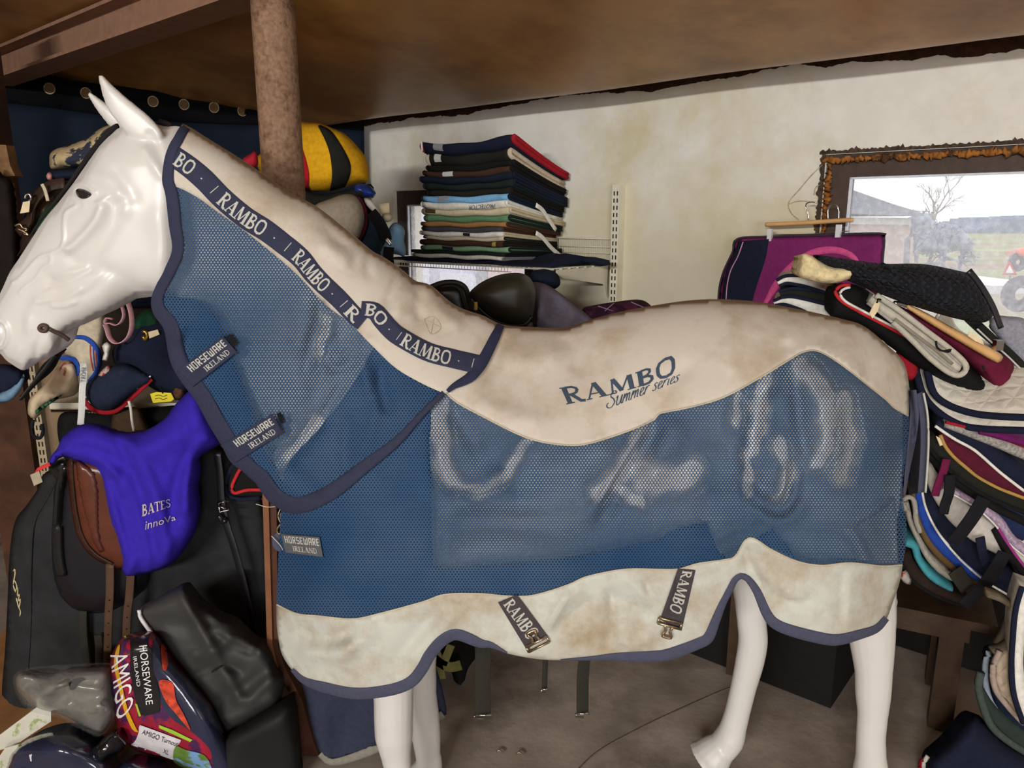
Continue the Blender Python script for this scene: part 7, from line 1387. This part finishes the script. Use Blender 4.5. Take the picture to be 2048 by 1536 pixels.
BF = [([(374, 1180), (380, 1215), (400, 1255), (440, 1330), (480, 1400)], .03, 14), ([(300, 1235), (350, 1250), (400, 1250)], -.015, 18), ([(400, 1220), (440, 1270), (500, 1300)], -.022, 12), ([(430, 1260), (470, 1280), (520, 1300)], .02, 10), ([(390, 1310), (430, 1300), (455, 1280)], .02, 12), ([(400, 1345), (440, 1330), (480, 1340)], -.016, 10), ([(500, 1400), (530, 1370), (550, 1350)], .022, 12), ([(440, 1400), (480, 1380), (520, 1350)], -.016, 14), ([(430, 1440), (480, 1430), (545, 1400)], .02, 14)]
def bff(x, y):
    q = np.stack([x, y], 1); return sum(a * np.exp(-(pdist(cr(p, 8), q, False) / w_) ** 2) for p, a, w_ in BF)
M_char = mat('charcoal_nylon', '3A3A38', rough=.6, var=.12, scale=12, bump=.25, bscale=30, spec=.3)
obj('shell', pillow(cr(bbp, 7, True), 2.16, .09, 34, 7, .08, bff), M_char, bb); obj('clear_edge', tube(pxpath([(278, 1220), (282, 1236), (300, 1262), (330, 1300), (345, 1330)], 2.1, 5), .006, 7), mat('clear_clip', 'DADADA'), bb)
obj('zip_pull', tube(pxpath([(424, 1344), (432, 1338), (443, 1332)], 2.05, 3), .003, 6), M_slot, bb)
lump('lower_black_bag', 'black fabric bag on the floor below the charcoal one', 'bag', [(440, 1480), (500, 1440), (556, 1408), (582, 1402), (594, 1460), (600, 1530), (590, 1570), (440, 1570)], 2.1, .1, 40, mat('black_nylon', '1E1E1E', rough=.65, var=.15, scale=10, bump=.25, bscale=24), 10, fn=wv2(.02, 40, 30))
pk_ = thing('rug_package', 'bright packaged rug with white lettering and a clear window', 'package', tuple(at(330, 1540, 2.05)))
pkp = [(250, 1272), (232, 1292), (221, 1320), (219, 1360), (226, 1417), (238, 1466), (260, 1493), (300, 1512), (338, 1524), (400, 1545), (440, 1590), (500, 1600), (480, 1550), (455, 1480), (427, 1417), (391, 1370), (344, 1318), (318, 1274), (300, 1264), (280, 1266)]
M_pack = mat('crimson_printed_film', '9A2034', rough=.18, var=.3, scale=12, bump=.4, bscale=14, spec=.6, col2='4A2450', cscale=13, thr=(.5, .56)); obj('film', pillow(cr(pkp, 7, True), 2.09, .11, 42, 7, .06, wv2(.008, 30, 22)), M_pack, pk_); DP = pdepth(pkp, 2.09, .11, 42, wv2(.008, 30, 22), 7)
def film(name, poly, off, m, sp=7, smooth=True): return obj(name, sheet(cr(poly, 5, True) if smooth else np.asarray(poly, float), DP, off, sp), m, pk_)
film('black_panel', [(254, 1276), (300, 1268), (304, 1300), (310, 1350), (322, 1400), (318, 1425), (290, 1432), (278, 1428), (268, 1390), (260, 1340)], .003, mat('black_print', '1C1C1E', rough=.25, spec=.6, bump=0), smooth=False)
film('window', [(306, 1290), (318, 1276), (344, 1320), (391, 1372), (427, 1419), (455, 1482), (478, 1545), (430, 1540), (420, 1500), (385, 1465), (345, 1438), (318, 1400), (308, 1350)], .003, M_navyplast)
film('folded_fabric', [(318, 1362), (345, 1366), (352, 1400), (368, 1430), (380, 1460), (352, 1428), (330, 1400)], .006, mat('orange_red_stripe', 'C2442C', rough=.5, var=.45, scale=60, bump=.3), 6)
film('folded_fabric', [(322, 1290), (332, 1296), (336, 1330), (326, 1340)], .006, mat('orange_red_stripe', 'C2442C'), 6)
film('lime_line', [(248, 1272), (252, 1272), (258, 1310), (254, 1312)], .0045, mat('lime_print', '9CC23A', rough=.4, bump=0), 5, False); film('lime_line', [(270, 1408), (274, 1408), (282, 1432), (278, 1433)], .0045, mat('lime_print', '9CC23A'), 5, False); film('lime_line', [(318, 1450), (345, 1460), (385, 1480), (380, 1484), (340, 1466), (318, 1456)], .0045, mat('lime_print', '9CC23A'), 5, False)
film('yellow_streak', [(232, 1300), (240, 1290), (236, 1330), (244, 1370), (256, 1420), (272, 1456), (276, 1464), (264, 1458), (248, 1420), (236, 1370), (228, 1330)], .004, mat('yellow_print', 'D8A428', rough=.3, bump=0), 5)
film('photo_strip', [(340, 1488), (372, 1500), (410, 1512), (424, 1545), (400, 1546), (350, 1526)], .004, mat('meadow_print', '6A8A3C', rough=.3, var=.3, scale=30, bump=0, col2='7FA8D8', cscale=14, thr=(.5, .56)), 6)
film('sticker', [(280, 1450), (362, 1480), (346, 1520), (262, 1490)], .006, mat('white_sticker', 'D6D2D4', rough=.35, bump=0), 6, False)
M_wprint = mat('white_print', 'E8E6E2', rough=.35, bump=0)
g = sans('AMIGO', quadmap((220, 1310), (234, 1446), (254, 1300), (268, 1412)), DP, .0065); obj('printed_lettering', g, M_wprint, pk_, False)
g = sans('HORSEWARE', quadmap((278, 1292), (292, 1410), (294, 1290), (306, 1408)), DP, .005); obj('printed_lettering', g, M_wprint, pk_, False); g = sans('IRELAND', quadmap((266, 1314), (274, 1374), (273, 1312), (281, 1372)), DP, .005); obj('printed_lettering', g, M_wprint, pk_, False)
M_ink = mat('dark_ink', '3A3840', rough=.6, bump=0)
obj('printed_lettering', sans('AMIGO', quadmap((283, 1468), (317, 1481), (286, 1459), (320, 1471)), DP, .008), M_ink, pk_, False); obj('printed_lettering', sans('Turnout', quadmap((321, 1482), (354, 1494), (324, 1473), (357, 1485)), DP, .008), M_ink, pk_, False); obj('printed_lettering', sans('XL', quadmap((325, 1506), (336, 1510), (328, 1498), (339, 1502)), DP, .008), M_ink, pk_, False)
fm = thing('fly_mask', 'grey moulded mask in a dusty clear bag beside the bright package', 'mask', tuple(at(130, 1460, 2.05))); fmp = [(31, 1366), (36, 1350), (52, 1344), (75, 1349), (100, 1350), (130, 1340), (169, 1338), (208, 1338), (218, 1346), (221, 1380), (227, 1424), (210, 1460), (194, 1468), (156, 1448), (125, 1430), (78, 1418), (44, 1392)]
ffm = lambda x, y: .012 * np.sin((x * .5 + y) / 9) * (x < 140) + .014 * np.exp(-((y - 1372 - .12 * (x - 130)) / 7) ** 2) * (x > 90) + .02 * np.exp(-(((x - 110) + (y - 1375) * 1.4) / 26) ** 2) + .025 * np.exp(-((y - 1425 + .3 * (x - 170)) / 20) ** 2) * (x > 110) - .02 * np.exp(-((x - 52) ** 2 + (y - 1368) ** 2) / 180)
M_mask = mat('dusty_grey_moulding', '6A675E', rough=.3, var=.2, scale=14, bump=.3, bscale=24, spec=.5, coat=.4); obj('shell', pillow(cr(fmp, 6, True), 2.08, .08, 34, 6, .05, ffm), M_mask, fm); DM = pdepth(fmp, 2.08, .08, 34, ffm, 6)
for pl in ([(138, 1374), (142, 1362), (158, 1356), (170, 1360), (158, 1366), (150, 1378), (142, 1380)], [(200, 1408), (206, 1398), (216, 1396), (220, 1408), (212, 1414)]): obj('eye_hole', sheet(cr(pl, 3, True), DM, .004, 4), M_slot, fm)
obj('clear_bag', pillow(cr([(26, 1362), (34, 1344), (60, 1338), (120, 1334), (200, 1330), (224, 1340), (230, 1380), (234, 1430), (214, 1470), (180, 1476), (120, 1440), (60, 1422), (36, 1396)], 6, True), 2.07, .1, 30, 7, .05, wv2(.01, 12, 9)), plastic('clear_film', 'D8D8D4', .1), fm)
lump('clear_wrapped_rug', 'navy rug in shiny clear plastic at the bottom left', 'package', [(6, 1600), (12, 1530), (30, 1496), (66, 1474), (112, 1462), (160, 1472), (200, 1500), (226, 1540), (236, 1600)], 2.02, .1, 46, M_navyplast, 7, fn=wv2(.016, 20, 14))
obj_ = tag(obj('paper_sticker', board([(58, 1510), (70, 1507), (73, 1520), (61, 1523)], 1.93, .001), mat('white_sticker', 'D6D2D4'), smooth=False), 'small white sticker on the shiny navy package', 'sticker')
lump('second_wrapped_rug', 'second navy rug in clear plastic below the bright package', 'package', [(226, 1610), (232, 1545), (252, 1524), (290, 1530), (326, 1548), (346, 1610)], 2.0, .08, 34, M_navyplast, 7, fn=wv2(.014, 15, 11))
lump('black_film', 'glossy black plastic film between the two navy packages', 'film', [(140, 1545), (170, 1505), (205, 1478), (232, 1462), (250, 1478), (246, 1500), (215, 1520), (190, 1560)], 1.99, .04, 16, mat('glossy_black_film', '17171A', rough=.12, var=.2, bump=.8, bscale=20, spec=.7), 6, fn=wv2(.012, 9, 8))
M_leaf = mat('green_white_leaflet', 'C6C4B4', rough=.4, var=.08, scale=20, bump=0, col2='8A9A5A', cscale=16, thr=(.52, .58))
tag(obj('leaflet', board([(-6, 1474), (74, 1414), (102, 1424), (102, 1443), (28, 1492), (-6, 1502)], lambda x, y: 2.06 - (y - 1440) * .0006, .004), M_leaf, smooth=False), 'green and white printed leaflet edge at the lower left', 'leaflet')
tag(obj('leaflet', board([(-6, 1520), (10, 1496), (40, 1488), (32, 1500), (16, 1530), (4, 1560), (-6, 1560)], 2.0, .004), M_leaf, smooth=False), 'curled pale leaflet corner at the very bottom left', 'leaflet')
tag(obj('floor_board', box((-1.75, 2.6, .006), (.9, 1.2, .012)), mat('raw_pine_board', 'A4784C', rough=.8, var=.2, scale=10, bump=.2), smooth=False), 'orange brown board lying on the floor at the far left', 'board')

# floor seam
g = MB(); tube(np.array([atz(x, y, .0) for x, y in cr([(1150, 1545), (1200, 1500), (1300, 1446), (1400, 1400), (1470, 1372), (1560, 1350)], 8)]), .003, 6, g, squash=.3)
struct('trim_3', g, mat('floor_seam', '75685C', rough=.95), True)
for lab, (x, y) in (('small metal clip lying on the concrete under the belly', (1000, 1504)), ('thin bright scrap on the concrete beside the small metal clip', (1040, 1508))):
    c = np.array(atz(x, y, .004)); tag(obj('metal_clip', tube(np.array([c + [-.012, 0, 0], c + [-.004, .004, .004], c + [.012, -.004, 0]]), .0028, 6), M_bronze), lab, 'clip')
